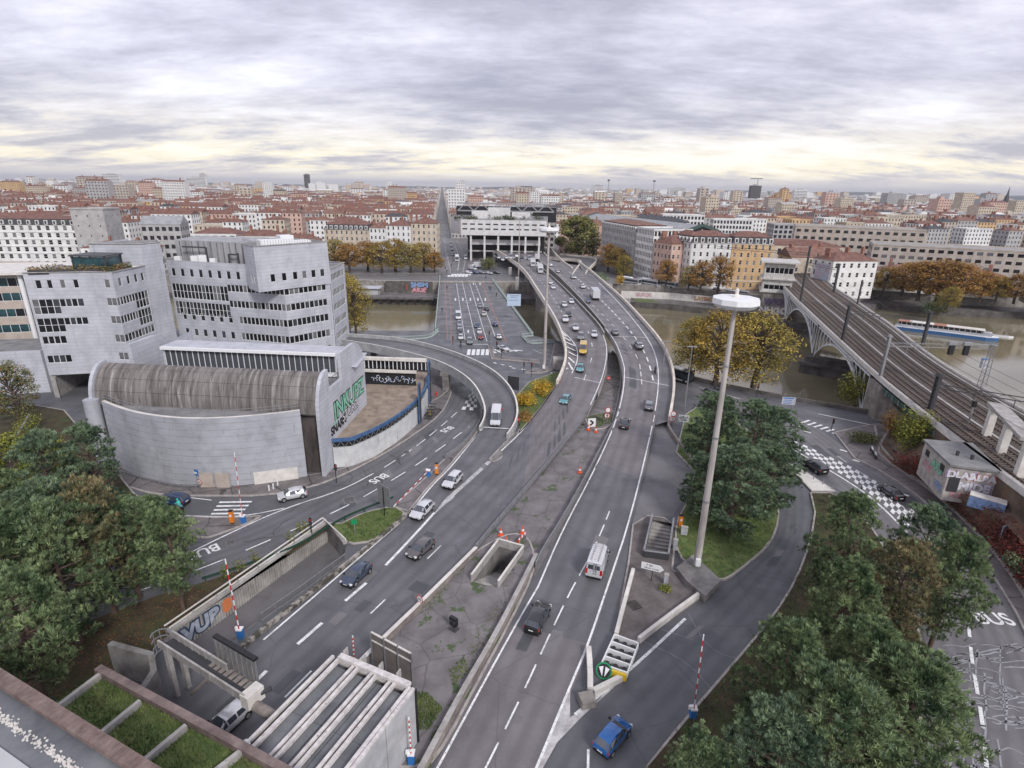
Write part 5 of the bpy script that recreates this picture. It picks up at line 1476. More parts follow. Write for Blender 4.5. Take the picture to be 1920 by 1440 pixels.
for i in range(4):
 p = ga + gd * (6.1 + i * 1.28) + gn * 1.7;mb = MB();mb.box((p.x,p.y,5.0),(1.2,.22,2.3),math.atan2(gd.y,gd.x));part('sign_back',mb,[METAL],g,world=1)
 mb = MB();mb.box((p.x + gn.x * .1,p.y + gn.y * .1,7.3),(1.26,.4,.22),math.atan2(gd.y,gd.x));part('sign_hood',mb,[BLACK],g,world=1)
 for k_ in (-.3,.3): mb = MB();q = p + gd * k_ - gn * .14;mb.box((q.x,q.y,5.0),(.1,.1,2.25),math.atan2(gd.y,gd.x));part('sign_rib',mb,[CONC_D],g,world=1)
for i in range(8): mb = MB();p = ga + gd * (5.7 + i * .62) + gn * 1.15;mb.box((p.x,p.y,5.06),(.4,.7,.05),math.atan2(gd.y,gd.x));part('grating',mb,[BROWNC],g,world=1)
for z in (3.6,4.3,5.0,5.7):
 mb = MB();c = ga - gd * .6 + gn * .5
 for i in range(10):
  a0,a1 = i / 10 * math.pi + .6,(i + 1) / 10 * math.pi + .6
  mb.bar(c + Vector((math.cos(a0) * .7,math.sin(a0) * .7,z)),c + Vector((math.cos(a1) * .7,math.sin(a1) * .7,z)),.07,.07)
 part('cage_hoop',mb,[METAL],g,world=1)
for i in range(4): a0 = .6 + i * .8;mb = MB();mb.box((c.x + math.cos(a0) * .7,c.y + math.sin(a0) * .7,3.5),(.06,.06,2.3));part('cage_bar',mb,[METAL],g,world=1)
mb = MB();mb.tube([gb + gn * .9 + Vector((.4,0,5.2)),gb + gn * .9 + Vector((1.1,.3,5.4))],.18,8);part('camera',mb,[METAL_D],g,world=1)
mb = MB();p = ga + gd * 2.2 + gn * 1.6;mb.box((p.x,p.y,2.3),(.9,.5,1.9),math.atan2(gd.y,gd.x));part('cabinet',mb,[BLACK],g,world=1)
mb = MB();mb.wallline([(-36,40.4,-.1),(-31.5,39.2,-.1),(-30.2,37.4,-.1),(-30.0,34.4,-.1)],3.6,.5);solo('retaining_wall',mb,[CONC_D],'curved concrete retaining wall behind the gantry leg','wall',(-31,38,0))
mb = MB();mb.tube([gb + Vector((.2,.4,4.55)),gb + Vector((4.6,-1.8,4.55))],.42,12);solo('pipe',mb,[BROWNC],'thick rusty pipe between the gantry and the ribbed canopy','pipe',tuple(gb),smooth=50)
# ribbed canopy
cn = thing('canopy','flat grey roof with four white steel girders over the tunnel mouth','canopy',(-14,31,0))
c0,c1 = Vector((-13.9,36.8,0)),Vector((-7.6,34.0,0));ld = (Vector((-17.9,28.2,0)) - c0).normalized();LEN = 15.0
rd = (c1 - c0).normalized();WID = (c1 - c0).length
SLAB = mat('canopy_felt',(0.10,0.105,0.115),.7,col2=(.20,.205,.215),scale=.35,wet=.3)
mb = MB()
nslab = 5
for i in range(nslab):
 for k_ in range(3):
  a,b = WID * i / nslab + .03,WID * (i + 1) / nslab - .03;u0,u1 = .5 + 4.8 * k_,.5 + 4.8 * (k_ + 1) - .03
  mb = MB();q = [c0 + rd * a + ld * u0,c0 + rd * b + ld * u0,c0 + rd * b + ld * u1,c0 + rd * a + ld * u1];mb.prism([(p.x,p.y) for p in q],5.1,5.42 + .006 * ((i + k_) % 3));part('roof_sheet',mb,[SLAB],cn,world=1)
GIRD = mat('white_girder',(0.50,0.46,0.44),.7,col2=(.74,.70,.68),scale=2.0);overlay(GIRD,'noise',3.5,(.22,.17,.15),.60,.68,fac=.8)
for i,u in enumerate((0.0,.26,.52,.78,1.0)):
 a = c0 + rd * (WID * u) + Vector((0,0,5.85));b = a + ld * LEN
 for o_ in ((-.22,.22) if 0 < i < 4 else (0,)):
  mb = MB();mb.bar(a + rd * o_,b + rd * o_,.24 if 0 < i < 4 else .3,.12);part('girder_flange',mb,[GIRD],cn,world=1)
  mb = MB();mb.bar(a + rd * o_ - Vector((0,0,.22)),b + rd * o_ - Vector((0,0,.22)),.08,.32);part('girder_web',mb,[GIRD],cn,world=1)
for z in (6.02,5.45): mb = MB();mb.bar(c0 + Vector((0,0,z)),c1 + Vector((0,0,z)),.5 if z > 6 else .3,.3);part('front_beam',mb,[GIRD],cn,world=1)
mb = MB();mb.face([c0 + Vector((0,0,3.6)),c1 + Vector((0,0,3.6)),c1 + Vector((0,0,5.9)),c0 + Vector((0,0,5.9))]);part('front_web',mb,[CONC_D],cn,world=1)
for u in (.03,.3,.55,.8): mb = MB();p = c0 + rd * WID * u - ld * .5;mb.box((p.x,p.y,5.6),(.12,.5,.8),math.atan2(rd.y,rd.x));part('bracket',mb,[CONC],cn,world=1)
SIDE = mat('pale_side_panel',(.36,.36,.37),.6,col2=(.52,.52,.53),scale=.5)
e0 = c1 + rd * .35
for k_ in range(4):
 a,b = e0 + ld * (3.7 * k_),e0 + ld * (3.7 * k_ + 3.62)
 for z0,z1 in ((0,2.9),(2.95,5.75)): mb = MB();mb.wallline([a + Vector((0,0,z0)),b + Vector((0,0,z0))],z1 - z0,.12);part('side_panel',mb,[SIDE],cn,world=1)
mb = MB();mb.bar(e0 + Vector((0,0,5.85)),e0 + ld * LEN + Vector((0,0,5.85)),.25,.2);part('side_rail',mb,[GIRD],cn,world=1)
mb = MB();mb.tube([e0 - ld * .1 + Vector((.1,0,0)),e0 - ld * .1 + Vector((.1,0,5.7))],.1,8);part('downpipe',mb,[BLACK],cn,world=1)
l0 = c0 - rd * .7
mb = MB();mb.bar(l0 + Vector((0,0,5.7)),l0 + ld * LEN + Vector((0,0,5.7)),.25,.25);part('side_rail',mb,[GIRD],cn,world=1)
mb = MB();mb.wallline([l0,l0 + ld * LEN],5.5,.2);part('side_wall',mb,[CONC_D],cn,world=1)
mb = MB();p = c0 + rd * .9 + ld * 9.4;mb.box((p.x,p.y,5.45),(1.5,1.2,.5),math.atan2(rd.y,rd.x));part('roof_hatch',mb,[BROWNC],cn,world=1)
for u in (9.2,10.4): mb = MB();p = c0 + ld * u - rd * .1;mb.lathe([(.24,6.2),(.28,6.4),(.2,6.75),(.05,6.85)],(p.x,p.y,0),10);part('beacon',mb,[WHITE],cn,smooth=50,world=1)
# screen
sc_ = thing('screen_wall','brown ribbed screen wall with two posts at the end of the median island','screen',(-10.6,40.2,0))
s0,s1 = Vector((-12.6,41.6,0)),Vector((-8.4,39.1,0))
SCRM = mat('ribbed_screen',(.17,.145,.135),.8,col2=(.25,.22,.205),scale=.8);overlay(SCRM,'wave',2.4,(.11,.095,.09),.7,.9,fac=.8)
for i in range(3): mb = MB();mb.wallline([s0.lerp(s1,i / 3 + .004),s0.lerp(s1,(i + 1) / 3 - .004)],4.2,.14);part('panel',mb,[SCRM],sc_,world=1)
for i in range(4): mb = MB();p = s0.lerp(s1,i / 3);mb.box((p.x,p.y - .12,0),(.14,.16,4.25));part('post',mb,[METAL],sc_,world=1)
for z in (4.2,3.3): mb = MB();mb.bar(s0 + Vector((0,-.1,z)),s1 + Vector((0,-.1,z)),.16,.1);part('rail',mb,[CONC_L],sc_,world=1)
# planted beams over the tunnel mouth
pb = thing('planter_frame','concrete frame of grass filled planters with a long brown beam above the tunnel mouth','planter',(-25,28,0))
BEAM = mat('brown_beam',(.12,.085,.08),.8,col2=(.25,.19,.175),scale=.8,bump=.3);overlay(BEAM,'noise',2.5,(.34,.27,.22),.62,.74,fac=.6)
q0,q1 = W(183,1250,8),W(560,1455,8);bd = (q1 - q0).normalized()
mb = MB();mb.bar(q0 - Vector((0,0,.35)),q1 - Vector((0,0,.35)),.55,.7);part('long_beam',mb,[BEAM],pb,world=1)
w0,w1 = W(-40,1228,14),W(330,1458,14)
for (ax_,ay_),(bx_,by_) in (((105,1322),(187,1262)),((197,1368),(262,1312)),((283,1415),(348,1358)),((400,1445),(452,1405))):
 a,b = W(ax_ - 70,ay_ + 55,7.9),W(bx_,by_,7.9);mb = MB();mb.bar(a - Vector((0,0,.3)),b - Vector((0,0,.3)),.3,.6);part('cross_beam',mb,[CONC],pb,world=1)
mb = MB();mb.face([W(187,1262,7.4),W(560,1462,7.4),W(300,1560,7.4),W(20,1370,7.4)]);part('soil',mb,[GRASS],pb,world=1)
gmb = MB();GBL = mat('grass_blades',(.07,.12,.03),.8,col2=(.21,.26,.08),scale=.6,island=.5)
rgg = random.Random(8);GQ = [W(187,1262,7.4),W(560,1462,7.4),W(300,1560,7.4),W(20,1370,7.4)]
for i in range(7000):
 f,h = rgg.random(),rgg.random()
 p = GQ[0].lerp(GQ[1],f).lerp(GQ[3].lerp(GQ[2],f),h)
 s = rgg.uniform(.12,.4);an_ = rgg.uniform(0,6.28);dx,dy = math.cos(an_) * .035,math.sin(an_) * .035;lx,ly = rgg.uniform(-.15,.15),rgg.uniform(-.15,.15)
 gmb.face([p + Vector((dx,dy,0)),p - Vector((dx,dy,0)),p + Vector((lx,ly,s))])
part('grass',gmb,[GBL],pb,world=1,stuff=True)
mb = MB();mb.wallline([q0 - Vector((0,0,8.1)),q1 - Vector((0,0,8.1))],7.4,.4);part('portal_wall',mb,[CONC_D],pb,world=1)
# the ledge of the building we look from
lg = thing('roof_ledge','brown tiled roof ledge with a gravel gutter and pale slab, lower left corner','roof ledge',(-26,22,14))
LEDGE = mat('ledge_tile',(.13,.085,.075),.7,col2=(.24,.175,.155),scale=1.2)
dl = (w1 - w0).normalized();nl = Vector((dl.y,-dl.x,0))
for i in range(46):
 a,b = w0.lerp(w1,i / 46 + .0006),w0.lerp(w1,(i + 1) / 46 - .0006);mb = MB();c = (a + b) / 2 + nl * .35;mb.box((c.x,c.y,13.7),((b - a).length,.75,.32),math.atan2(dl.y,dl.x));part('ledge_tile',mb,[LEDGE],lg,world=1)
mb = MB();c = (w0 + w1) / 2 + nl * 1.6;mb.box((c.x,c.y,13.2),((w1 - w0).length + 4,2.6,.35),math.atan2(dl.y,dl.x));part('gutter',mb,[SLAB],lg,world=1)
gv = MB()
for i in range(500):
 p = w0.lerp(w1,rgg.random()) + nl * (1.75 + rgg.gauss(0,.12));s = rgg.uniform(.04,.12);gv.box((p.x,p.y,13.55),(s,s * 1.2,s * .7),rgg.uniform(0,3))
part('gravel',gv,[CONC_L],lg,world=1,stuff=True)
mb = MB();c = (w0 + w1) / 2 + nl * 4.4;mb.box((c.x,c.y,13.25),((w1 - w0).length + 8,3.2,.45),math.atan2(dl.y,dl.x));part('slab',mb,[mat('pale_slab',(.42,.43,.43),.6,col2=(.5,.5,.5),scale=.4)],lg,world=1)
mb = MB();c = (w0 + w1) / 2 + nl * 3.2;mb.box((c.x,c.y,-.1),((w1 - w0).length + 8,5.4,13.3),math.atan2(dl.y,dl.x));part('wall',mb,[CONC],lg,world=1)
# junction signals and kerbside posts
for i,(px,py,r_,lab) in enumerate([(1020,655,628,'signal on the far kerb below the flat bridge'),(917,653,620,'signal on the island tip at the end of the bridge lanes'),(931,660,640,'signal on the narrow central island'),(982,700,678,'signal left of the tall mast at the junction'),(996,707,680,'tall signal between the mast and the dark board'),(940,671,655,'short signal beside the crossing white car'),(824,703,682,'signal under the curved ramp left of the pillar'),(849,647,630,'signal on the left pavement at the end of the bridge'),(631,905,870,'signal on the corner of the auditorium pavement'),(787,778,748,'dark post on the pavement by the annex fins'),(585,1005,970,'thin signal post in the verge by the bus lane'),(1558,808,785,'signal on the planted corner by the quay crossing'),(1418,745,720,'signal by the river wall under the big autumn tree')]):
 b = W(px,py,.1);h = max(2.6,hgt(b,r_));t = thing('traffic_light',lab,'traffic light',tuple(b),R(20 * (i % 3)),'traffic lights at the junctions')
 mb = MB();mb.tube([(0,0,0),(0,0,h)],.07,6);part('post',mb,[BLACK],t);mb = MB();mb.box((0,-.15,h - 1.0),(.34,.26,.95));part('signal_head',mb,[BLACK],t)
 for k_,m_ in enumerate((METAL_D,METAL_D,RED)): mb = MB();mb.box((0,-.29,h - .95 + k_ * .3),(.2,.02,.2));part('lens',mb,[m_],t)
for px,py,r_,lab in ((1283,770,650,'double headed street lamp between the viaduct and the autumn tree'),(1240,720,640,'street lamp behind the viaduct parapet')):
 b = W(px,py,0);h = hgt(b,r_);t = thing('street_lamp',lab,'street lamp',tuple(b));mb = MB();mb.tube([(0,0,0),(0,0,h)],[.14,.08],8);part('post',mb,[METAL],t)
 for s in (-1,1): mb = MB();mb.box((s * .5,0,h - .1),(1.0,.3,.18));part('lamp_head',mb,[METAL],t)
# -- railway, far bank and city
TZ = 8.0
TL = PL([(1432,486),(1452,515),(1473,543),(1545,612),(1576,641),(1645,705),(1712,760),(1790,822),(1900,905),(2030,1000)],TZ,90,1)
TR = PL([(1530,505),(1563,540),(1600,562),(1630,583),(1671,610),(1725,654),(1779,692),(1847,732),(1920,772),(2120,880)],TZ,90,1)
BALLAST = mat('track_ballast',(.075,.06,.05),.9,col2=(.17,.14,.12),scale=1.2,bump=.4)
overlay(BALLAST,'noise',.3,(.21,.12,.055),.52,.66,fac=.75)
rb = thing('railway_bridge','steel arch railway bridge with white lattice spandrels crossing the river','bridge',(90,150,0))
mb = MB();mb.ribbon(TR,TL);part('trackbed',mb,[BALLAST],rb,world=1)
mb = MB();mb.ribbon([p + Vector((0,0,-1)) for p in TL],[p + Vector((0,0,-1)) for p in TR])
part('deck_underside',mb,[METAL_D],rb,world=1)
for P_,s in ((TL,-1),(TR,1)):
 mb = MB();mb.wallline([p + Vector((0,0,-.55)) for p in P_],.95,.6,0,1);part('edge_walkway',mb,[CONC_L,CONC],rb,world=1)
SLEEP = mat('sleeper',(.12,.10,.09),.9,.3,1.5);STEEL = mat('rail_steel',(.17,.125,.10),.5,.2,1.0,.6)
nt_ = 6
sm_ = MB()
for i in range(nt_):
 f = (i + .62) / (nt_ + .25)
 ctr = [a.lerp(b,f) for a,b in zip(TL,TR)]
 for s in (-.72,.72):
  mb = MB();mb.wallline([p + Vector((0,0,.12)) for p in offset(ctr,s)],.16,.12);part('rail',mb,[STEEL],rb,world=1)
 for p,a in along(ctr,.75):
  if p.y < 190: sm_.box((p.x,p.y,TZ + .03),(.26,2.4,.1),a)
part('sleepers',sm_,[SLEEP],rb,world=1,stuff=True)
# cable troughs and ballast clutter
for f,w_ in ((.36,.5),(.68,.4),(.93,.6)):
 mb = MB();mb.wallline([a.lerp(b,f) + Vector((0,0,.02)) for a,b in zip(TL,TR)],.18,w_);part('cable_trough',mb,[CONC],rb,world=1)
LAT = mat('white_lattice',(.60,.62,.65),.6,col2=(.80,.80,.82),scale=.6)
def at_y(P_,y):
 for a,b in zip(P_,P_[1:]):
  if (a.y - y) * (b.y - y) <= 0 and abs(a.y - b.y) > 1e-6: return a.lerp(b,(y - a.y) / (b.y - a.y))
 return P_[0].copy()
spans = ((112,159),(159,206),(206,236))
def arch_z(t): return 6.2 - 7.6 * abs(2 * t - 1) ** 2.3
for si,(y0,y1) in enumerate(spans):
 for rib,P_ in enumerate((TL,[a.lerp(b,.5) for a,b in zip(TL,TR)],TR)):
  n = 14
  low = [];topp = []
  for i in range(n + 1):
   t = i / n;p = at_y(P_,lerp(y0 + 1.2,y1 - 1.2,t));low.append(Vector((p.x,p.y,arch_z(t))));topp.append(Vector((p.x,p.y,TZ - 1.15)))
  mb = MB();mb.wallline([p - Vector((0,0,.25)) for p in low],.42,.36);part('arch_rib',mb,[LAT],rb,world=1)
  if rib == 1: continue
  mb = MB();mb.wallline([p - Vector((0,0,.2)) for p in topp],.4,.4);part('top_chord',mb,[LAT],rb,world=1)
  for i in range(n + 1):
   if topp[i].z - low[i].z > .7:
    mb = MB();mb.bar(low[i],topp[i],.17,.17);part('spandrel_strut',mb,[LAT],rb,world=1)
    j = i + 1 if i < n / 2 else i - 1
    if 0 <= j <= n: mb = MB();mb.bar(low[i],topp[j],.11,.11);part('spandrel_brace',mb,[LAT],rb,world=1)
for i,y in enumerate((159,206)):
 a,b = at_y(TL,y),at_y(TR,y - 12);d_ = (b - a);d_.z = 0;L = d_.length;d_.normalize()
 c = (a + b) / 2;an_ = math.atan2(d_.y,d_.x)
 mb = MB();mb.box((c.x,c.y,-9),(L + 5,5.2,4.6),an_);mb.box((c.x,c.y,-4.4),(L + 6,6.2,.8),an_);mb.box((c.x,c.y,-3.6),(L + 3,3.4,1.5),an_)
 part('pier',mb,[STONE_D],rb,world=1)
a,b = at_y(TL,110),at_y(TR,96)
mb = MB();mb.prism([(a.x - .3,a.y + 1.5),(b.x,b.y + 1.5),(b.x - 3,b.y - 4),(a.x - 1.6,a.y - 4.5)],-8,TZ - 1.1);part('abutment',mb,[STONE],rb,world=1)
a,b = at_y(TL,237),at_y(TR,225)
mb = MB();mb.prism([(a.x,a.y - 1),(b.x,b.y - 1),(b.x + 4,b.y + 7),(a.x + 3,a.y + 7)],-8,TZ - 1.1);part('abutment',mb,[STONE],rb,world=1)
GSTL = plain('green_girder',(.03,.09,.07),.5)
p0_,p1_ = at_y(TL,106),at_y(TL,84)
mb = MB();mb.wallline([p0_ - Vector((0,0,2.0)),p1_ - Vector((0,0,2.0))],1.0,.3);part('green_girder',mb,[GSTL],rb,world=1)
for i in range(9): q = p0_.lerp(p1_,i / 8);mb = MB();mb.box((q.x - .2,q.y,TZ - 2.1),(.25,.25,1.1));part('girder_stiffener',mb,[METAL],rb,world=1)
# embankment beyond the road bridge
Ba = [W(x,y,.1) for x,y in ((1668,812),(1672,868),(1753,921),(1853,1016),(1918,1106),(2010,1260))]
Bb = [W(x,y,4.2) for x,y in ((1725,826),(1745,868),(1800,925),(1905,985),(1985,1075),(2090,1200))]
Bc = [q + Vector((-.1,0,-.4)) for q in (at_y(TL,91),at_y(TL,85),at_y(TL,76),at_y(TL,66),at_y(TL,56),at_y(TL,44))]
mb = MB();mb.ribbon(Bb,Ba);mb.ribbon([q - Vector((0,0,3.2)) for q in Bc],Bb);mb.ribbon(Bc,[q - Vector((0,0,3.2)) for q in Bc])
struct('embankment',mb,[RBALL])
mb = MB();mb.wallline([p - Vector((0,0,9)) for p in TR[45:]],8.0,.6);struct('railway_retaining_wall',mb,[STONE_D])
# catenary masts and cross beams
def cat_mast(label,b,t_,m=METAL_D,w=.55,lat=False):
 B_ = W(b[0],b[1],TZ);h = hgt(B_,t_[1]);t = thing('catenary_mast',label,'catenary mast',tuple(B_),0,'railway catenary masts')
 if lat:
  for sx_ in (-.3,.3):
   for sy_ in (-.3,.3): mb = MB();mb.bar((sx_ * 1.6,sy_ * 1.6,0),(sx_,sy_,h),.11,.11);part('leg',mb,[m],t)
  mb = MB()
  for i in range(9):
   for s in (-1,1): mb.bar((-.4,.4 * s,h * i / 9),(.4,.4 * s,h * (i + 1) / 9),.06,.06)
  part('lattice',mb,[m],t,stuff=True)
 else:
  for s in (-1,1): mb = MB();mb.box((0,s * w * .42,0),(w * .7,w * .22,h));part('flange',mb,[m],t)
  mb = MB()
  for i in range(int(h / .7)): mb.box((0,0,.3 + i * .7),(w * .5,w * .64,.18))
  part('batten',mb,[m],t,stuff=True)
 mb = MB();mb.box((0,0,h - .5),(w * 1.4,w * 1.4,.12));part('cap',mb,[m],t)
 return B_,h
cm_ = {}
for k_,b,t_,m,w,lat,lab in (('a',(1500,567),(1523,461),METAL_D,.6,0,'black catenary mast at the far end of the bridge beside the signal box'),('b',(1527,515),(1534,475),METAL_D,.5,0,'small black catenary mast behind the signal box'),('c',(1563,548),(1573,494),METAL_D,.8,0,'thick black catenary mast in front of the white house with the painted gable'),
 ('d',(1607,572),(1618,525),METAL_D,.5,0,'slim black catenary mast before the autumn trees'),('e',(1579,640),(1592,571),METAL_D,.7,0,'black catenary mast on the left edge of the bridge above the middle pier'),('f',(1729,648),(1744,583),METAL_D,.7,0,'black catenary mast on the right edge of the bridge by the tour boat'),
 ('g',(1650,708),(1667,627),METAL,.6,0,'pale grey catenary mast at the near end of the lattice'),('h',(1839,727),(1865,643),METAL,.7,1,'grey lattice catenary mast at the right river side'),('i',(1744,768),(1763,700),METAL_D,.8,0,'thick black catenary mast nearest the camera beside the yellow tree')):
 cm_[k_] = cat_mast(lab,b,t_,m,w,lat)
def cat_beam(label,a,b,m=METAL_D,drop=1.3,truss=.7):
 a,b = Vector(a),Vector(b);c = (a + b) / 2;t = thing('catenary_beam',label,'catenary beam',tuple(c),0,'railway catenary beams')
 for z in (0,truss): mb = MB();mb.bar(a + Vector((0,0,z)),b + Vector((0,0,z)),.14,.14);part('chord',mb,[m],t,world=1)
 mb = MB();n = 14
 for i in range(n): mb.bar(a.lerp(b,i / n) + Vector((0,0,truss if i % 2 else 0)),a.lerp(b,(i + 1) / n) + Vector((0,0,0 if i % 2 else truss)),.06,.06)
 part('web',mb,[m],t,world=1,stuff=True)
 for i in range(1,5): q = a.lerp(b,i / 5);mb = MB();mb.bar(q,q - Vector((0,0,drop)),.08,.08);part('dropper',mb,[m],t,world=1)
topz = lambda k_,dz: cm_[k_][0] + Vector((0,0,cm_[k_][1] - dz))
A_ = topz('a',3.0);cat_beam('dark catenary beam from the far mast across the tracks to the left',A_ + Vector((-24,18,0)),A_)
cat_beam('dark catenary beam between the far mast and the thick mast',topz('a',6),topz('c',2.5));cat_beam('dark catenary beam over the middle pier between the two bridge edges',topz('e',2.2),topz('f',2.6))
cat_beam('pale grey catenary beam carrying signals over the near tracks',topz('g',2.4),topz('h',1.2),METAL)
cat_beam('dark catenary beam from the nearest mast to the right frame edge',topz('i',2.6),topz('i',2.6) + Vector((22,-14,0)))
for i,(f,lab) in enumerate(((.62,'pair of dark signal heads hanging under the grey catenary beam'),(.76,'single dark signal head under the grey catenary beam'))):
 q = topz('g',2.4).lerp(topz('h',1.2),f);t = thing('rail_signal',lab,'rail signal',tuple(q));mb = MB();mb.box((0,0,-1.3),(.9,.5,1.9));part('head',mb,[BLACK],t);mb = MB();mb.box((0,0,.6),(1.6,.6,.6));part('platform',mb,[METAL],t)
WIREM = plain('wire',(.06,.06,.06),.5)
wt = thing('overhead_wires','thin overhead wires running along the railway tracks','wires',(90,150,14))
for i in range(5):
 f = (i + .7) / 5.6;mb = MB();mb.wallline([a.lerp(b,f) + Vector((0,0,5.6)) for a,b in zip(TL[::3],TR[::3])],.045,.045);part('wire',mb,[WIREM],wt,world=1)
for px,py,lab,hh in ((1842,690,'pale blue relay cabinet between the tracks',2.0),(1815,795,'striped track signal post on the leafy strip',3.0),(1850,806,'short signal post beside the concrete frame',2.6)):
 q = W(px,py,TZ);t = thing('relay_cabinet' if hh == 2 else 'signal_post',lab,'cabinet' if hh == 2 else 'signal post',tuple(q));mb = MB();mb.box((0,0,0),(1.0,.7,hh) if hh == 2 else (.2,.2,hh));part('body',mb,[WHITE_W if hh == 2 else METAL],t);mb = MB();mb.box((0,-.05,hh),(1.1,.8,.1) if hh == 2 else (.5,.4,1.0));part('top',mb,[BLUE if hh == 2 else BLACK],t)
cf = thing('portal_frame','weathered concrete portal frame with posts at the right edge beside the tracks','frame',tuple(W(1880,880,TZ)))
for i,(a,b) in enumerate(((1905,905),(1872,860),(1845,828))):
 q = W(a,b,TZ - 1);mb = MB();mb.box((q.x,q.y,TZ - 4),(.9,1.1,9.2),R(-20));part('post',mb,[CONC_L],cf,world=1)
qa,qb = W(1905,905,TZ - 1),W(1845,828,TZ - 1);mb = MB();mb.bar((qa.x,qa.y,TZ + 5.2),(qb.x,qb.y,TZ + 5.2),2.2,.5);part('slab',mb,[CONC],cf,world=1)
# graffiti hut beside the railway
hq = [W(1735,827,8.2),W(1783,872,8.2),W(1874,884,8.2),W(1822,834,8.2)]
hut = thing('graffiti_hut','small flat roofed hut covered in graffiti beside the railway','hut',(66,73,4.2))
HUTW = mat('grimy_plaster',(.34,.30,.27),.85,col2=(.52,.48,.44),scale=.9);overlay(HUTW,'noise',1.2,(.18,.15,.16),.55,.7,(1,1,.6),.7)
mb = MB();mb.prism([(p.x,p.y) for p in hq],2.8,8.1);part('wall',mb,[HUTW],hut,world=1)
ctr_ = sum(hq,Vector()) / 4
mb = MB();mb.prism([(ctr_.x + (p.x - ctr_.x) * 1.07,ctr_.y + (p.y - ctr_.y) * 1.07) for p in hq],8.1,8.4);part('roof',mb,[ROOFG],hut,world=1)
for f,g_ in ((.35,.4),(.6,.3)): q = hq[1].lerp(hq[2],f).lerp(hq[0].lerp(hq[3],f),g_);mb = MB();mb.box((q.x,q.y,8.4),(.3,.3,.7));part('vent',mb,[METAL_D],hut,world=1)
d1 = (hq[2] - hq[1]).normalized();n1 = Vector((d1.y,-d1.x,0)) * .04;y1_ = math.atan2(d1.y,d1.x);L1_ = (hq[2] - hq[1]).length
d0 = (hq[1] - hq[0]).normalized();n0 = Vector((d0.y,-d0.x,0)) * .04;y0_ = math.atan2(d0.y,d0.x);L0_ = (hq[1] - hq[0]).length
for txt,f,z,s,m in (('DLAS',.26,6.9,1.5,GVIO),('DLAS',.26,6.9,1.35,GWH),('ALBA',.72,6.8,1.5,GRED),('ALBA',.72,6.8,1.3,GWH),('MIDE',.62,5.3,1.7,GVIO),('MIDE',.6,5.3,1.6,GWH),('KAZO',.45,3.9,1.2,GPINK)):
 q = hq[1] + d1 * (L1_ * f) + n1 * (1 if m not in (GWH,) else 1.6);lettering(hut,txt,(q.x,q.y,z),y1_,s,m,ext=.001,bold=.05,name='graffiti')
for txt,f,z,s,m in (('AKS',.62,6.4,1.9,GBLK),('AKS',.62,6.4,1.8,GMINT),('TOZ',.3,5.2,1.3,GPINK),('VRK',.8,4.2,1.3,GBLU)):
 q = hq[0] + d0 * (L0_ * f) + n0 * (1 if m != GMINT else 1.6);lettering(hut,txt,(q.x,q.y,z),y0_,s,m,ext=.001,bold=.04,name='graffiti')
q = hq[1] + d1 * (L1_ * .16) + n1;mb = MB();mb.box((q.x,q.y,4.3),(1.2,.1,2.2),y1_);part('door',mb,[METAL_D],hut,world=1)
for f in (.2,.78): q = hq[0] + d0 * (L0_ * f) + n0;mb = MB();mb.box((q.x,q.y,6.5),(1.0,.1,.9),y0_);part('window',mb,[BLACK],hut,world=1)
t = thing('container','pale roofed storage container with blue painted sides below the graffiti hut','container',tuple(W(1848,950,4)),R(-42));t.scale = (.68,.68,.62);mb = MB();mb.box((0,0,-.5),(5.5,2.3,2.6));part('body',mb,[GBLU],t);mb = MB();mb.box((0,0,2.1),(5.6,2.4,.12));part('roof',mb,[CONC_L],t);mb = MB();mb.box((-2.78,0,-.3),(.05,1.8,2.2));part('door',mb,[WHITE_W],t)
q = W(1885,1010,2);board('advert_board','blue and white board standing in the scrub at the right edge',q,2.6,1.5,.6,R(20),BLUEW,2)
t = thing('rubbish_bag','turquoise rubbish bag lying on the right pavement','bag',tuple(W(1887,1052,.13)));mb = MB();mb.lathe([(.2,0),(.5,.12),(.45,.35),(.12,.5)],n=9);part('bag',mb,[TEAL],t,smooth=60);mb = MB();mb.lathe([(.06,.48),(.12,.62)],n=6);part('knot',mb,[TEAL],t)
# -- houses
TILE = mat('clay_tiles',(.125,.062,.048),.85,col2=(.24,.122,.095),scale=.5,bump=.2);overlay(TILE,'wave',1.1,(.12,.045,.03),.8,.95,fac=.35)
TILE2 = mat('old_tiles',(.14,.07,.05),.85,col2=(.27,.15,.115),scale=.6)
SLATE = mat('slate_roof',(.035,.036,.042),.7,col2=(.085,.085,.092),scale=.8)
ZINC = mat('zinc_roof',(.24,.25,.26),.6,col2=(.36,.365,.37),scale=.4)
WALLS = [mat('cream_render',(.46,.38,.29),.85,col2=(.60,.52,.42),scale=.3),mat('white_render',(.62,.61,.59),.85,col2=(.78,.77,.75),scale=.3),mat('pink_render',(.52,.34,.27),.85,col2=(.62,.44,.37),scale=.3),mat('ochre_render',(.52,.33,.16),.85,col2=(.64,.45,.26),scale=.3),mat('grey_render',(.34,.33,.325),.85,col2=(.46,.45,.44),scale=.3),mat('sand_render',(.40,.34,.29),.85,col2=(.52,.46,.40),scale=.3)]
WNAME = ['cream','white','pink','ochre','grey','sand coloured']
CHIM = mat('chimney_brick',(.20,.085,.06),.9,col2=(.36,.19,.14),scale=1.0)
SHUT = mat('far_window',(.022,.022,.026),.3,.5,.8)
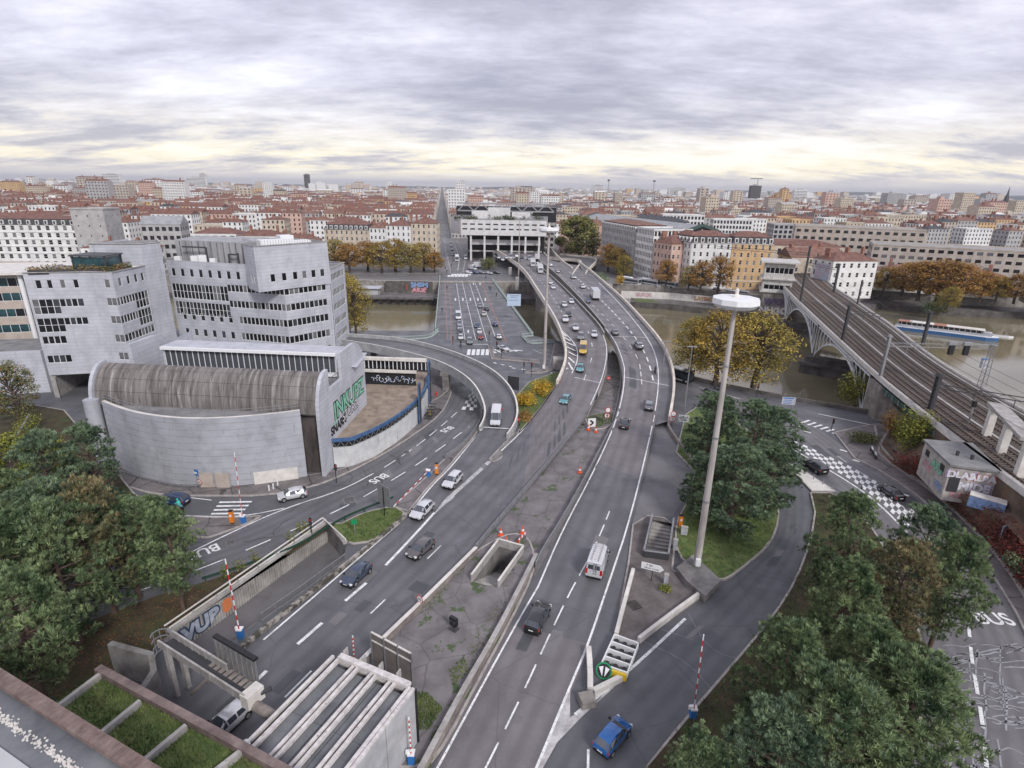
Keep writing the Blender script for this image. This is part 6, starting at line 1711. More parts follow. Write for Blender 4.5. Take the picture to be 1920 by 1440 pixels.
def roofmesh(mb,A,B,C_,D_,z,kind,hh,ov=.5):
 """A-B front edge, C-D back edge (counter clockwise), eaves at z"""
 c = (A + B + C_ + D_) / 4
 e = [c + (p - c) * (1 + ov / max(3,(p - c).length)) for p in (A,B,C_,D_)]
 e = [Vector((p.x,p.y,z)) for p in e]
 if (B - A).length >= (C_ - B).length: m0,m1 = (e[3] + e[0]) / 2,(e[1] + e[2]) / 2;quad = ((0,1,1,0),(2,3,0,1));ends = ((1,2,1),(3,0,0));long = True
 else: m0,m1 = (e[0] + e[1]) / 2,(e[2] + e[3]) / 2;long = False
 inset = .28 if kind == 'hip' else 0.0
 r0,r1 = m0.lerp(m1,inset) + Vector((0,0,hh)),m1.lerp(m0,inset) + Vector((0,0,hh))
 if kind == 'flat': mb.face(e);return
 if long:
  mb.face([e[0],e[1],r1,r0]);mb.face([e[2],e[3],r0,r1]);mb.face([e[1],e[2],r1]);mb.face([e[3],e[0],r0])
 else:
  mb.face([e[1],e[2],r1,r0]);mb.face([e[3],e[0],r0,r1]);mb.face([e[0],e[1],r0]);mb.face([e[2],e[3],r1])
 mb.face(e[::-1])
def house(name,label,cat,A,B,depth,h,wallm,roofm,kind='hip',rh=3.5,floors=5,bays=6,group=None,hero=False,rng=random,z0=0,glasses=(GLASS,GLASS,GLASS_L),chim=2,frame=WFRAME,sides=True,wsz=(1.1,1.8),dormers=0,cornice=None,ground=None,backdir=None):
 A,B = Vector((*A[:2],0)),Vector((*B[:2],0));d = (B - A).normalized();inn = Vector((-d.y,d.x,0));C_,D_ = B + inn * depth,A + inn * depth
 if backdir: bd_ = Vector(backdir).normalized();C_,D_ = B + bd_ * depth,A + bd_ * depth
 t = thing(name,label,cat,(*((A + B) / 2)[:2],z0),0,group)
 wmb,wst = MB(),MB();fh = h / floors
 walls = [(A,B,bays)] + ([(B,C_,max(2,int(bays * depth / (B - A).length))),(D_,A,max(2,int(bays * depth / (B - A).length)))] if sides else [])
 for p,q,nb_ in walls:
  L = (q - p).length;ops = []
  for f in range(floors):
   for b in range(nb_):
    u = L * (b + .5) / nb_;v = z0 + fh * f + fh * .28;ww = min(wsz[0],L / nb_ * .62)
    ops.append((u - ww / 2,u + ww / 2,v,v + min(wsz[1],fh * .62)))
  front = hero and p is A
  if front or (hero and hero != 'front'):
   a_,d_ = facade(wmb,p,q,z0,z0 + h,ops,.25)
   for o_ in ops: put_window(t,a_,d_,*o_,rng.choice(glasses),frame,1,both=(hero == 2))if False else put_window(t,a_,d_,*o_,rng.choice(glasses),frame,1)
  else:
   dd_ = (q - p).normalized();nn_ = Vector((dd_.y,-dd_.x,0)) * .05
   wmb.face([p + Vector((0,0,z0)),q + Vector((0,0,z0)),q + Vector((0,0,z0 + h)),p + Vector((0,0,z0 + h))])
   for u0,u1,v0,v1 in ops: wst.face([p + dd_ * u0 + nn_ + Vector((0,0,v0)),p + dd_ * u1 + nn_ + Vector((0,0,v0)),p + dd_ * u1 + nn_ + Vector((0,0,v1)),p + dd_ * u0 + nn_ + Vector((0,0,v1))])
 wmb.face([C_ + Vector((0,0,z0)),D_ + Vector((0,0,z0)),D_ + Vector((0,0,z0 + h)),C_ + Vector((0,0,z0 + h))])
 if not sides:
  for p,q in ((B,C_),(D_,A)): wmb.face([p + Vector((0,0,z0)),q + Vector((0,0,z0)),q + Vector((0,0,z0 + h)),p + Vector((0,0,z0 + h))])
 part('wall',wmb,[wallm],t,world=False) if False else None
 o = link('wall',wmb.mesh('wall',[wallm],(t.location.x,t.location.y,z0)),t)
 if wst.v: o = link('windows',wst.mesh('windows',[SHUT],(t.location.x,t.location.y,z0)),t);o['kind'] = 'stuff'
 rmb = MB();zz = z0 + h
 if kind == 'mansard':
  c = (A + B + C_ + D_) / 4;e = [Vector((p.x,p.y,zz)) + (p - c).normalized() * .4 for p in (A,B,C_,D_)];k_ = [Vector((p.x,p.y,zz + 3)) - (p - c).normalized() * 1.5 for p in (A,B,C_,D_)]
  for i in range(4): rmb.face([e[i],e[(i + 1) % 4],k_[(i + 1) % 4],k_[i]])
  link('mansard',rmb.mesh('mansard',[SLATE],(t.location.x,t.location.y,z0)),t);rmb = MB();roofmesh(rmb,*[Vector((p.x,p.y,0)) for p in k_],zz + 3,'hip',rh)
  nd = dormers or bays
  for i in range(nd):
   q = A.lerp(B,(i + .5) / nd) + inn * .1;m = MB();m.box((q.x,q.y,zz + .3),(1.5,1.3,2.1),math.atan2(d.y,d.x));m.box((q.x - inn.x * .62,q.y - inn.y * .62,zz + .6),(.9,.1,1.5),math.atan2(d.y,d.x),1)
   link('dormer',m.mesh('dormer',[WALLS[1],SHUT],(t.location.x,t.location.y,z0)),t)
 else: roofmesh(rmb,A,B,C_,D_,zz,kind,rh)
 link('roof',rmb.mesh('roof',[roofm],(t.location.x,t.location.y,z0)),t)
 if kind == 'flat':
  m = MB();m.wallline([Vector((p.x,p.y,zz)) for p in (A,B,C_,D_)],.7,.35,closed=True);link('parapet',m.mesh('parapet',[wallm],(t.location.x,t.location.y,z0)),t)
 if cornice:
  m = MB()
  for f in cornice: m.wallline([A + Vector((0,0,z0 + f)),B + Vector((0,0,z0 + f))],.25,.5)
  link('cornice',m.mesh('cornice',[WALLS[1]],(t.location.x,t.location.y,z0)),t)
 if chim and kind != 'flat':
  m = MB()
  for i in range(chim):
   q = A.lerp(B,(i + rng.uniform(.1,.9)) / chim) + inn * depth * rng.choice((.3,.5,.7));w_ = rng.uniform(1.2,3.0);m.box((q.x,q.y,zz),(.9,w_,rh + rng.uniform(1.0,2.2)),math.atan2(d.y,d.x) + (0 if rng.random() < .7 else 1.57))
  o = link('chimneys' if chim > 1 else 'chimney',m.mesh('chimneys',[CHIM],(t.location.x,t.location.y,z0)),t)
  if chim > 1: o['kind'] = 'stuff'
 return t
rh_ = random.Random(77)
# quay houses on the right, along the avenue of the station
house('long_house','long pale apartment block with white dormers running away from the river beyond the viaduct','apartment block',(51.5,346),(62.0,299),18,22.5,WALLS[4],TILE2,'mansard',1.8,6,21,hero='front',rng=rh_,chim=6,wsz=(1.0,2.0),cornice=(4,8,22.3),backdir=(1,.22,0))
house('office_building','modern white grid fronted block between the dormer block and the red roofed house','office building',(62.2,298),(66.6,279),20,24.5,WALLS[1],ZINC,'flat',0,7,11,hero='front',rng=rh_,wsz=(1.1,2.3),backdir=(1,.22,0))
house('corner_house','small pink gabled house with big red chimneys beside the white grid block','house',(66.8,278),(72.5,267),15,19.5,WALLS[2],TILE,'hip',3.5,5,5,hero=True,rng=rh_,chim=3,backdir=(1,.22,0))
house('corner_house','white corner apartment house with a slate attic and white arched dormers by the river','apartment house',(80.5,263.5),(98.5,263),14,20.5,WALLS[1],TILE,'mansard',2.2,6,6,hero='front',rng=rh_,chim=3,cornice=(3.6,20.3),wsz=(1.0,1.9))
house('corner_house','white left flank of the corner apartment house facing the viaduct','apartment house',(75.5,276),(80.3,263.6),6,20.5,WALLS[1],TILE,'mansard',2.2,6,5,hero='front',rng=rh_,chim=1,wsz=(1.0,1.9),sides=False)
house('corner_house','ochre apartment house with a slate attic joined to the white corner house','apartment house',(98.7,263),(117,262),14,20.5,WALLS[3],TILE,'mansard',2.2,6,6,hero='front',rng=rh_,chim=3,cornice=(3.6,20.3),wsz=(1.0,1.9))
# signal box
sb = thing('signal_box','white weathered railway signal box on a graffiti base at the far bridge end','signal box',(96,222,-4))
s0,s1 = W(1424,592,-4),W(1470,596,-4);s0.z = s1.z = 0;sd_ = (s1 - s0).normalized();sn_ = Vector((-sd_.y,sd_.x,0));S4 = [s0,s1,s1 + sn_ * 11,s0 + sn_ * 11]
LS = (s1 - s0).length
mb = MB();mb.prism([(p.x,p.y) for p in S4],-6,5.6);part('base',mb,[STONE],sb,world=1)
mb = MB();glazed(sb,mb,s0 - sd_ * .8,s1 + sd_ * .8,5.6,17,[(.6,LS + 1,6.8,8.6,5),(.4,LS + 1.2,13.0,15.2,6)],rh_,glasses=(GLASS,));facade(mb,s1 + sd_ * .8,s1 + sd_ * .8 + sn_ * 11,5.6,17,[]);facade(mb,s0 - sd_ * .8 + sn_ * 11,s0 - sd_ * .8,5.6,17,[])
WEATH = mat('weathered_white',(.42,.40,.37),.8,col2=(.62,.60,.57),scale=.8);overlay(WEATH,'noise',1.0,(.2,.18,.15),.57,.7,(1,1,.5),.7)
part('wall',mb,[WEATH],sb,world=1)
for z,o_ in ((17,1.6),(10.6,.9),(5.6,.6)): c = sum(S4,Vector()) / 4;mb = MB();mb.box((c.x,c.y,z),(LS + 2 * o_ + 1.6,11 + 2 * o_,.5),math.atan2(sd_.y,sd_.x));part('slab',mb,[WEATH],sb,world=1)
for txt,z,m in (('WKS',1.8,GBLK),('WKS',1.8,GVIO),('NHGC',-1.6,GVIO),('NHGC',-1.6,GWH)): q = s0 + sd_ * LS * .5 - sn_ * (.06 if m is not GWH else .1);lettering(sb,txt,(q.x,q.y,z),math.atan2(sd_.y,sd_.x),3.4,m,ext=.001,bold=.06,name='graffiti')
# houses right of the railway
gw = house('gable_house','white four storey house with a painted gable wall right of the railway','house',(131,236),(151,239),13,15.5,WALLS[1],TILE,'hip',3.0,4,6,hero='front',rng=rh_,chim=3,wsz=(1.2,1.9),z0=1)
q0_ = Vector((131,236,0));n_ = (Vector((151,239,0)) - q0_).normalized();pp_ = q0_ + Vector((-n_.y,n_.x,0)) * 6 - n_ * .08
mb = MB();mb.box((pp_.x,pp_.y,6),(9,.05,9),math.atan2(n_.y,n_.x) + math.pi / 2);part('mural',mb,[mat('faded_mural',(.50,.40,.44),.8,col2=(.42,.50,.60),scale=.35)],gw,world=1)
house('gable_house','narrow cream house with a blank grey gable behind the painted gable house','house',(126,262),(150,262),14,15,WALLS[0],TILE2,'gable',4,4,4,rng=rh_,chim=3,hero='front')
house('apartment_block','stepped beige modern apartment block with loggias at the right, long front','apartment block',(185,300),(262,262),22,18,WALLS[5],ZINC,'flat',0,5,22,rng=rh_,wsz=(2.4,1.6),hero='front',frame=METAL_D)
house('apartment_block','stepped beige modern apartment block with loggias, taller rear wing','apartment block',(165,345),(225,320),24,24,WALLS[5],ZINC,'flat',0,6,16,rng=rh_,wsz=(2.2,1.6),frame=METAL_D)
house('apartment_block','dark striped office block with tall narrow windows at the right edge','office building',(262,264),(315,238),24,19,WALLS[4],ZINC,'flat',0,5,26,rng=rh_,wsz=(1.2,2.8),hero='front')
house('long_shed','long low building with a brown tiled roof behind the autumn trees on the right','building',(170,268),(215,246),14,9,WALLS[1],TILE2,'hip',4,2,12,rng=rh_,chim=2)
house('station_building','cream building with a long bright red roof beyond the railway tracks','building',(136,335),(186,326),16,14,WALLS[0],TILE,'hip',3.2,2,11,rng=rh_,chim=0,wsz=(1.8,3.4))
house('villa','cream building with arches behind the autumn trees at the right edge','building',(215,236),(262,212),12,8,WALLS[0],TILE2,'hip',2.5,2,10,rng=rh_,chim=1,wsz=(1.6,2.6))
# station hall with green gables
st_ = thing('station_hall','long grey railway station hall with a dark green glazed gable','station hall',(112,330,0))
GGREEN = plain('station_green',(.05,.085,.075),.6)
def shed(a,b,w,ze,zr,gable):
 a,b = Vector((*a,0)),Vector((*b,0));d = (b - a).normalized();n = Vector((d.y,-d.x,0));prof = [(-w / 2,ze),(-w * .28,ze + (zr - ze) * .62),(0,zr),(w * .28,ze + (zr - ze) * .62),(w / 2,ze)]
 mb = MB();A_ = [a + n * u + Vector((0,0,z)) for u,z in prof];B_ = [b + n * u + Vector((0,0,z)) for u,z in prof];mb.ribbon(A_,B_);part('roof',mb,[ZINC],st_,world=1)
 mb = MB()
 for P_ in (A_,B_):
  for p,q in zip(P_,P_[1:]): mb.bar(p,q,.8,1.6)
 part('gable_rim',mb,[GGREEN],st_,world=1)
 m = MB();k_ = a + d * .8;m.face([k_ + n * u + Vector((0,0,z)) for u,z in prof] + [k_ + n * (w / 2) + Vector((0,0,6)),k_ - n * (w / 2) + Vector((0,0,6))]);part('gable_glass',m,[SHUT],st_,world=1)
 for i in range(9): u = -w * .42 + w * .84 * i / 8;m = MB();z = ze + (zr - ze) * (1 - abs(u) / (w / 2)) * .8;m.box((a.x + n.x * u,a.y + n.y * u,z - 3.6),(.7,.5,3.0),math.atan2(n.y,n.x));part('gable_post',m,[ZINC],st_,world=1)
 m = MB();P_,Q_ = [a - n * w / 2,b - n * w / 2],[a + n * w / 2,b + n * w / 2]
 for l in (P_,Q_): m.wallline(l,ze,.5)
 part('wall',m,[WALLS[0]],st_,world=1)
shed((103,322),(62,452),36,17,25,1);shed((128,318),(100,420),22,15,20,1)
# interchange building
pc = thing('interchange_building','wide white concrete interchange building bridging the road with two rows of slots','transport interchange',(-8,356,0))
PW = mat('white_concrete_band',(.54,.53,.52),.8,col2=(.68,.67,.66),scale=.3);overlay(PW,'noise',.6,(.36,.35,.35),.58,.76,(1,1,.2),.6)
x0,x1,yf = -32.5,19,352
mb = MB();ops = []
for z in (18.4,21.2):
 for i in range(11): u = 1.0 + i * 4.65;ops.append((u,u + 2.9,z,z + .85))
facade(mb,(x0,yf),(x1,yf),15.2,24.2,ops,.5);facade(mb,(x1,yf),(x1 + 4,yf + 60),15.2,24.2,[]);facade(mb,(x0 - 9,yf + 28),(x0,yf),15.2,24.2,[]);mb.face([(x0,yf,15.2),(x1,yf,15.2),(x1 + 4,yf + 60,15.2),(x0 - 9,yf + 60,15.2)])
part('upper_floors',mb,[PW],pc,world=1)
mb = MB();mb.face([(x0,yf + .5,18),(x1,yf + .5,18),(x1,yf + .5,22.3),(x0,yf + .5,22.3)]);part('slot_glass',mb,[SHUT],pc,world=1)
mb = MB();mb.sheet([[(x0,yf),(x1,yf),(x1 + 4,yf + 60),(x0 - 9,yf + 60),(x0 - 9,yf + 28)]],24.1);part('roof',mb,[ROOFG],pc,world=1)
for i in range(6): mb = MB();mb.box((lerp(x0 + 6,x1 - 4,i / 5) if i else x0 + 6,yf + 1.4,0),(1.1,1.4,15.3));part('column',mb,[PW],pc,world=1)
mb = MB();mb.wallline([(x0 + 5,yf + 6,9.2),(x1 - 3,yf + 6,9.2)],3.0,.5);part('middle_band',mb,[PW],pc,world=1)
mb = MB();mb.face([(x0 + 3,yf + 14,0),(x1,yf + 14,0),(x1,yf + 14,15),(x0 + 3,yf + 14,15)]);part('hall_shade_sheet',mb,[BLACK],pc,world=1)  # black sheet stands in for the unlit void behind the columns
mb = MB();mb.wallline([(x0 + 4,yf + 5,5.0),(x1 - 2,yf + 5,5.0)],.9,.3);part('lower_parapet',mb,[CONC],pc,world=1)
for x,y,w_,d_,z1 in ((-22,372,10,8,28.5),(-10,376,14,9,30.5),(4,384,12,8,27.5)): mb = MB();mb.box((x,y,24.1),(w_,d_,z1 - 24.1));part('roof_block',mb,[PW],pc,world=1)
mb = MB()
for i in range(12): a = Vector((-40 + i * 5.6,412,27));b = a + Vector((5.6,0,0));mb.bar(a + Vector((0,0,5 * (i % 2))),b + Vector((0,0,5 * ((i + 1) % 2))),.7,.7)
for z in (27,32): mb.bar((-40,412,z),(27,412,z),.9,.9)
part('roof_truss',mb,[METAL],pc,world=1)
mb = MB();mb.box((-6,420,20),(70,14,10));part('rear_hall',mb,[SHUT],pc,world=1)
hm = MB()
for i in range(26): leafcloud(hm,(lerp(-36,18,rh_.random()),rh_.uniform(356,374),24.8),(2.5,2,rh_.uniform(1,2.6)),55,1.0,rh_)
part('roof_garden',hm,[mat('roof_garden_leaves',(.035,.05,.02),.9,col2=(.10,.11,.045),scale=.3,island=.4)],pc,world=1,stuff=True)
mb = MB();mb.prism([(-60,352),(-52,350),(-48,372),(-56,374)],0,21);part('stair_tower',mb,[PW],pc,world=1)
mb = MB();mb.prism([(-67,372),(-57,371),(-55,390),(-65,391)],0,23);part('grey_tower',mb,[CONC],pc,world=1)
fl_,fr_ = W(928,474,5.3),W(1010,488,5.3)
mb = MB();mb.ribbon([Vector((-13,353,4.9)),fl_,W(945,486,5.2)],[Vector((18,353,4.9)),fr_ + Vector((6,6,0)),fr_]);struct('elevated_forecourt',mb,[ASPH_R])
for q0_,q1_ in (((-13,353),fl_),((18,353),fr_ + Vector((6,6,0)))):
 mb = MB();mb.wallline([(*q0_,-.05),(q1_[0],q1_[1],-.05)],5.9,.4,0,1);struct('forecourt_wall',mb,[CONC,CONC_L])
SQ = lambda pxs,m,nm,z: (lambda b: (b.sheet([flat(pxs,0,0)],z),struct(nm,b,[m])))(MB())
SQ([(838,514),(826,470),(827,420),(838,420),(850,455),(866,480),(905,505),(925,512),(915,520),(880,515)],ASPH_L,'avenue',-.02);SQ([(866,514),(882,494),(900,488),(938,500),(962,520),(930,516)],ASPH,'market_square',-.012);SQ([(850,455),(862,440),(885,470),(910,480),(880,496),(868,484)],ASPH_R,'interchange_road',-.006);SQ([(640,518),(820,517),(822,510),(640,509)],ASPH_L,'quay_street',-.02)
AM = MB();dashes([(846,512),(836,470),(832,440)],3,3,.3,mb=AM,sm=0);dashes([(868,510),(872,490),(866,470),(856,450)],3,3,.3,mb=AM,sm=0);stripe([(880,505),(905,482)],.3,mb=AM,sm=0);stripe([(858,508),(862,484),(852,458)],.25,mb=AM,sm=0);stripe([(640,513),(820,513)],.3,mb=AM,sm=0)
for i in range(7): stripe([(848 + i * 5.5,513.5),(848 + i * 5.4,516)],1.3,mb=AM,sm=0)
struct('avenue_marking',AM,[PAINT])
# S shaped slip on the right of the viaduct
SO = [(1098,516,5),(1102,508,5),(1113,497,4.5),(1120,490,4),(1112,484,3.5),(1080,481,3),(1050,478,3)]
SI = [(1074,516,5),(1082,504,5),(1090,495,4.5),(1088,490,4),(1075,488,3.5),(1050,487,3),(1030,484,3)]
mb = MB();mb.ribbon(PL(SI,0,40),PL(SO,0,40));struct('slip_ramp',mb,[ASPH])
parapet('cream parapet on the outer bend of the far slip ramp',PL(SO,0,40),1.0,.5);parapet('cream parapet on the inner bend of the far slip ramp',PL(SI,0,40),1.0,.5)
parapet('cream parapet of the ramp left of the far slip road',PL([(1073,505,5),(1052,490,5),(1035,470,5),(1020,455,5)],0,30),1.0,.5)
# quay houses left of the avenue
house('quay_house','beige quay house at the avenue corner behind the autumn trees','house',(-61,344),(-46,344),16,22,WALLS[0],TILE,'hip',3.4,6,5,hero=True,rng=rh_,chim=2,wsz=(1.0,1.9))
house('quay_house','white quay house with a slate attic left of the beige corner house','house',(-76,344.5),(-61.2,344),16,20.5,WALLS[1],TILE,'hip',3.2,6,5,hero='front',rng=rh_,chim=3,wsz=(1.0,1.9))
house('quay_house','narrow white quay house between two broader neighbours','house',(-86,345),(-76.2,344.5),16,19,WALLS[1],TILE2,'hip',3.2,5,4,hero='front',rng=rh_,chim=2,wsz=(1.0,1.9))
house('quay_house','broad beige quay house with a long row of white dormers','house',(-113,346),(-86.2,345),16,17.5,WALLS[0],TILE,'mansard',3,5,9,hero='front',rng=rh_,chim=4,wsz=(1.0,1.9))
house('quay_house','low house with a broad red roof behind the yellow plane trees','house',(-136,330),(-113.5,331),14,12,WALLS[0],TILE,'hip',3.6,4,7,rng=rh_,chim=2)
house('balcony_block','long apartment block with rows of white balconies and dormers at the far left','apartment block',(-310,285),(-222,296),16,21,WALLS[1],TILE,'mansard',2.6,6,22,hero='front',rng=rh_,chim=9,wsz=(1.8,2.2),cornice=(7,10.5,14,17.5),frame=WHITE)
house('grey_tower_house','plain grey tower beside the balcony block at the far left','tower',(-221,292),(-206,294),16,29,WALLS[4],ZINC,'flat',0,6,3,rng=rh_,wsz=(.5,.8))
house('dark_fronted_house','red roofed building with dark square windows behind the office block','house',(-158,286),(-138,288),14,19,WALLS[1],TILE,'hip',2.4,4,5,hero='front',rng=rh_,chim=0,wsz=(2.4,2.4))
house('arcade_house','white house with tall dark windows next to the dark windowed building','house',(-137.5,288),(-118,290),14,18,WALLS[1],TILE,'hip',2.6,4,6,hero='front',rng=rh_,chim=2,wsz=(1.2,2.4))
house('glass_house','building with a slanting glass front between the red roofs','building',(-190,296),(-172,300),14,22,WALLS[4],ZINC,'gable',4,5,6,rng=rh_,chim=0,wsz=(2,2))
house('low_house','low white house with a red roof left of the glass fronted building','house',(-208,276),(-176,282),12,12,WALLS[1],TILE,'hip',3,3,7,rng=rh_,chim=2)
house('hotel','pink hotel with a dark roof beyond the interchange','hotel',(30,392),(64,388),16,20,WALLS[2],TILE2,'hip',3.5,5,10,rng=rh_,chim=3,hero='front',wsz=(1.2,2))
house('terminus_hotel','old hotel with a long black slate mansard and white chimneys','hotel',(78,420),(122,408),18,19,WALLS[4],SLATE,'mansard',3,5,12,rng=rh_,chim=6)
for i,(a,b,dp,h,lab) in enumerate((((118,470),(150,466),18,24,'white office slab with a glazed end behind the station hall'),((152,450),(180,446),14,22,'white cube with a large glazed front behind the station hall'),((190,430),(230,424),20,20,'blue glazed office block right of the station hall'),((240,420),(276,412),20,18,'teal glazed office block beyond the red roofed station building'),((-46 + 28,440),(30,436),18,26,'wide grey station block behind the interchange'))):
 house('office_block',lab,'office building',a,b,dp,h,WALLS[1] if i < 2 else WALLS[4],ZINC,'flat',0,6,12,rng=rh_,wsz=(2.2,2.2))
# far low quay clutter
for px,py,txt,m,m2,s,lab in ((906,552,'PRHG',GBLK,GYEL,5.0,'left'),(975,558,'RONZY',GVIO,GWH,5.2,'right')):
 pass
gq = thing('graffiti_wall','graffiti covered quay wall right of the flat bridge','wall',(0,271,-5));mb = MB();mb.wallline([(-8,269.5,-4.6),(2,270.5,-4.6),(22,271,-4.6)],5.2,.5);part('wall',mb,[BROWNC],gq,world=1)
for txt,x,z,s,m,o_ in (('PRHG',-4,-1.2,3.4,GBLK,.3),('PRHG',-4,-1.2,3.3,GYEL,.34),('HRHL',-4,-3.4,2.6,GWH,.3),('RONZY',13,-2.4,3.6,GVIO,.3),('RONZY',13,-2.4,3.5,GWH,.34),('ACHT',12,0,2.0,GPINK,.3)): lettering(gq,txt,(x,270.2 + (x + 8) * .03 - o_,z),.04,s,m,ext=.001,bold=.06,name='graffiti')
gq2 = thing('graffiti_wall','graffiti covered quay wall left of the flat bridge with a red stripe','wall',(-50,266,-5));mb = MB();mb.wallline([(-60,264.5,-4.6),(-38,264.5,-4.6)],5.4,.5);part('wall',mb,[STONE_D],gq2,world=1)
for txt,x,z,m in (('SHEM',-44,-1,GBLU),('AKIR',-44,-3.2,GPINK),('I',-50,-2,GRED)): lettering(gq2,txt,(x,264.1,z),0,3.2,m,ext=.001,bold=.06,name='graffiti')
gq3 = thing('graffiti_wall','long quay wall with red and cream graffiti below the corner houses','wall',(78,258,-5));mb = MB();mb.wallline([(50,262,-4.6),(72,259,-4.6),(98,247,-4.6)],3.0,.5);part('wall',mb,[CONC_L],gq3,world=1)
for txt,x,y,m in (('LATIMEX',86,252.2,GRED),('LATIMEX',86,252.1,GYEL),('SKROE',60,260.3,GPINK)): lettering(gq3,txt,(x,y - .1,-3),-.42 if x > 70 else -.13,2.4,m,ext=.001,bold=.05 if m is GRED else .0,name='graffiti')
wf = thing('timber_wharf','dark timber wharf with crossed braces on the far bank','wharf',(-55,248,-7));mb = MB();mb.box((-58,249,-4.6),(46,4,.5));part('deck',mb,[STONE_D],wf,world=1)
for i in range(13): mb = MB();x = -80 + i * 3.7;mb.box((x,247.2,-8.5),(.35,.35,4));part('pile',mb,[BLACK],wf,world=1);mb = MB();mb.bar((x,247.1,-6.8),(x + 3.7,247.1,-4.8),.2,.2);part('brace',mb,[METAL_D],wf,world=1)
kk_ = thing('quay_kiosk','pale flat roofed kiosk on the low quay left of the bridge','kiosk',(-72,262,-4.6));mb = MB();mb.box((-72,260,-4.6),(20,5,2.8));part('wall',mb,[WALLS[4]],kk_,world=1);mb = MB();mb.box((-72,260,-1.8),(22,7,.35));part('roof',mb,[WHITE_W],kk_,world=1)
mb = MB();mb.prism([(55,252),(66,251),(62,257),(54,258)],-4.6,-4.4);struct('quay_lawn',mb,[GRASS])
# tour boat and dinghy
bo = W(1768,627,-7);t = thing('tour_boat','long white and blue tour boat with an orange striped roof moored at the right bank','boat',tuple(bo),math.atan2(202.3 - 218.8,174.9 - 151.1))
hullp = [(-20,-2.4),(16,-2.5),(19.5,-1.2),(21,0),(19.5,1.2),(16,2.5),(-20,2.4)]
t.scale = (.78,.95,.95)
mb = MB();mb.prism(hullp,-.3,1.3);part('hull',mb,[plain('boat_blue',(.04,.12,.28),.4)],t)
mb = MB();mb.prism([(x * .995,y * .97) for x,y in hullp],1.3,1.55);part('gunwale',mb,[WHITE],t)
mb = MB();mb.box((-2,0,1.55),(34,4.2,.9));part('cabin',mb,[WHITE_W],t)
for i in range(16):
 for s in (-1,1): mb = MB();mb.box((-17.5 + i * 2.1,s * 2.1,2.4),(.12,.12,1.2));part('pillar',mb,[WHITE],t)
mb = MB();mb.box((-2,0,2.45),(33,3.6,1.1));part('saloon_glass',mb,[GLASS],t)
for i in range(7): mb = MB();mb.box((-16.6 + i * 4.9,0,3.6),(4.85,4.5,.18));part('roof_panel',mb,[CONC_L if i % 3 else plain('boat_orange',(.42,.2,.14),.6)] if i != 6 else [CONC_L],t)
mb = MB();mb.box((16,0,1.55),(4,3,1.4));part('wheelhouse',mb,[WHITE_W],t)
bo = W(1805,634,-7);t = thing('dinghy','small white dinghy moored beyond the bow of the tour boat','boat',tuple(W(1880,632,-7)),-.5);mb = MB();mb.prism([(-3,-.8),(1.5,-1),(3.2,0),(1.5,1),(-3,.8)],-.2,.6);part('hull',mb,[WHITE],t);mb = MB();mb.prism([(-2.6,-.6),(1.3,-.75),(2.4,0),(1.3,.75),(-2.6,.6)],.6,.62);part('deck',mb,[CONC],t)
# -- rows of city houses
av0,av1 = W(829,470,0),W(829,385,0);avd = (av1 - av0).normalized();avn = Vector((avd.y,-avd.x,0));yawc = math.atan2(avn.y,avn.x)
rc = random.Random(4)
ordn = ['first','second','third','fourth','fifth','sixth','seventh','eighth','ninth','tenth','eleventh','twelfth','thirteenth','fourteenth','fifteenth','sixteenth','seventeenth','eighteenth','nineteenth','twentieth','twenty first','twenty second','twenty third','twenty fourth']
placed = 0
far = []
SPIRE = W(1880,398,0)
s_row = 40
rowi = 0
parks = [(W(640,395,0),60),(W(1090,455,0),34),(W(1430,385,0),90),(W(1290,385,0),70)]
while s_row < 5200:
 for side in (-1,1):
  u = 8.0;k_ = 0
  base = av0 + avd * s_row
  lim = base.y * 1.05 + 40
  while u < lim:
   w = rc.uniform(13,30) * (1 if s_row < 900 else 1.5);dep = rc.uniform(13,17) * (1 if s_row < 900 else 1.6);h = rc.choice((15,16,18,18,20,21,13))
   p = base + avn * side * (u + w / 2)
   u += w + (0.3 if rc.random() < .72 else rc.uniform(8,18))
   if side == 1:
    if p.y < 500 and p.x < 320: continue
    if p.y < 330: continue
   else:
    if p.y < 372 and p.x > -140: continue
    if p.y < 318: continue
   if abs(p.x) > p.y * 1.02 + 30: continue
   if any((p - c).length < r for c,r in parks): continue
   k_ += 1
   red = rc.random() < (.80 if side < 0 and s_row < 900 else .45 if side < 0 and s_row < 1600 else .38 if s_row < 900 else .14)
   a = p - avn * w / 2 - avd * dep / 2;b = p + avn * w / 2 - avd * dep / 2
   wi = rc.choices(range(6),(3,5,1,.6,2.5,2))[0]
   if placed < 262 and k_ <= 24 and rowi < 24 and s_row < 900:
    kind = rc.choice(('hip','gable','hip')) if red else rc.choice(('flat','flat','hip'))
    rm_ = (TILE if rc.random() < .7 else TILE2) if red else (ZINC if kind == 'flat' else SLATE)
    house('town_house','%s house, %s roof, %s %s of the avenue in the %s row' % (WNAME[wi].split()[0],'red' if red else 'flat' if kind == 'flat' else 'slate',ordn[k_ - 1],'left' if side < 0 else 'right',ordn[rowi]),'town house',a,b,dep,h,WALLS[wi],rm_,kind,rc.uniform(1.8,3.2),max(3,int(h / 3.2)),max(3,int(w / 3)),rng=rc,chim=rc.randint(2,5),group='rows of town houses beyond the river')
    placed += 1
   else: far.append((p,w,dep,h + (rc.random() < .04) * rc.uniform(8,30),wi,red))
 s_row += (34 if s_row < 700 else 46 if s_row < 1600 else 75) * rc.uniform(.9,1.1)
 rowi += 1
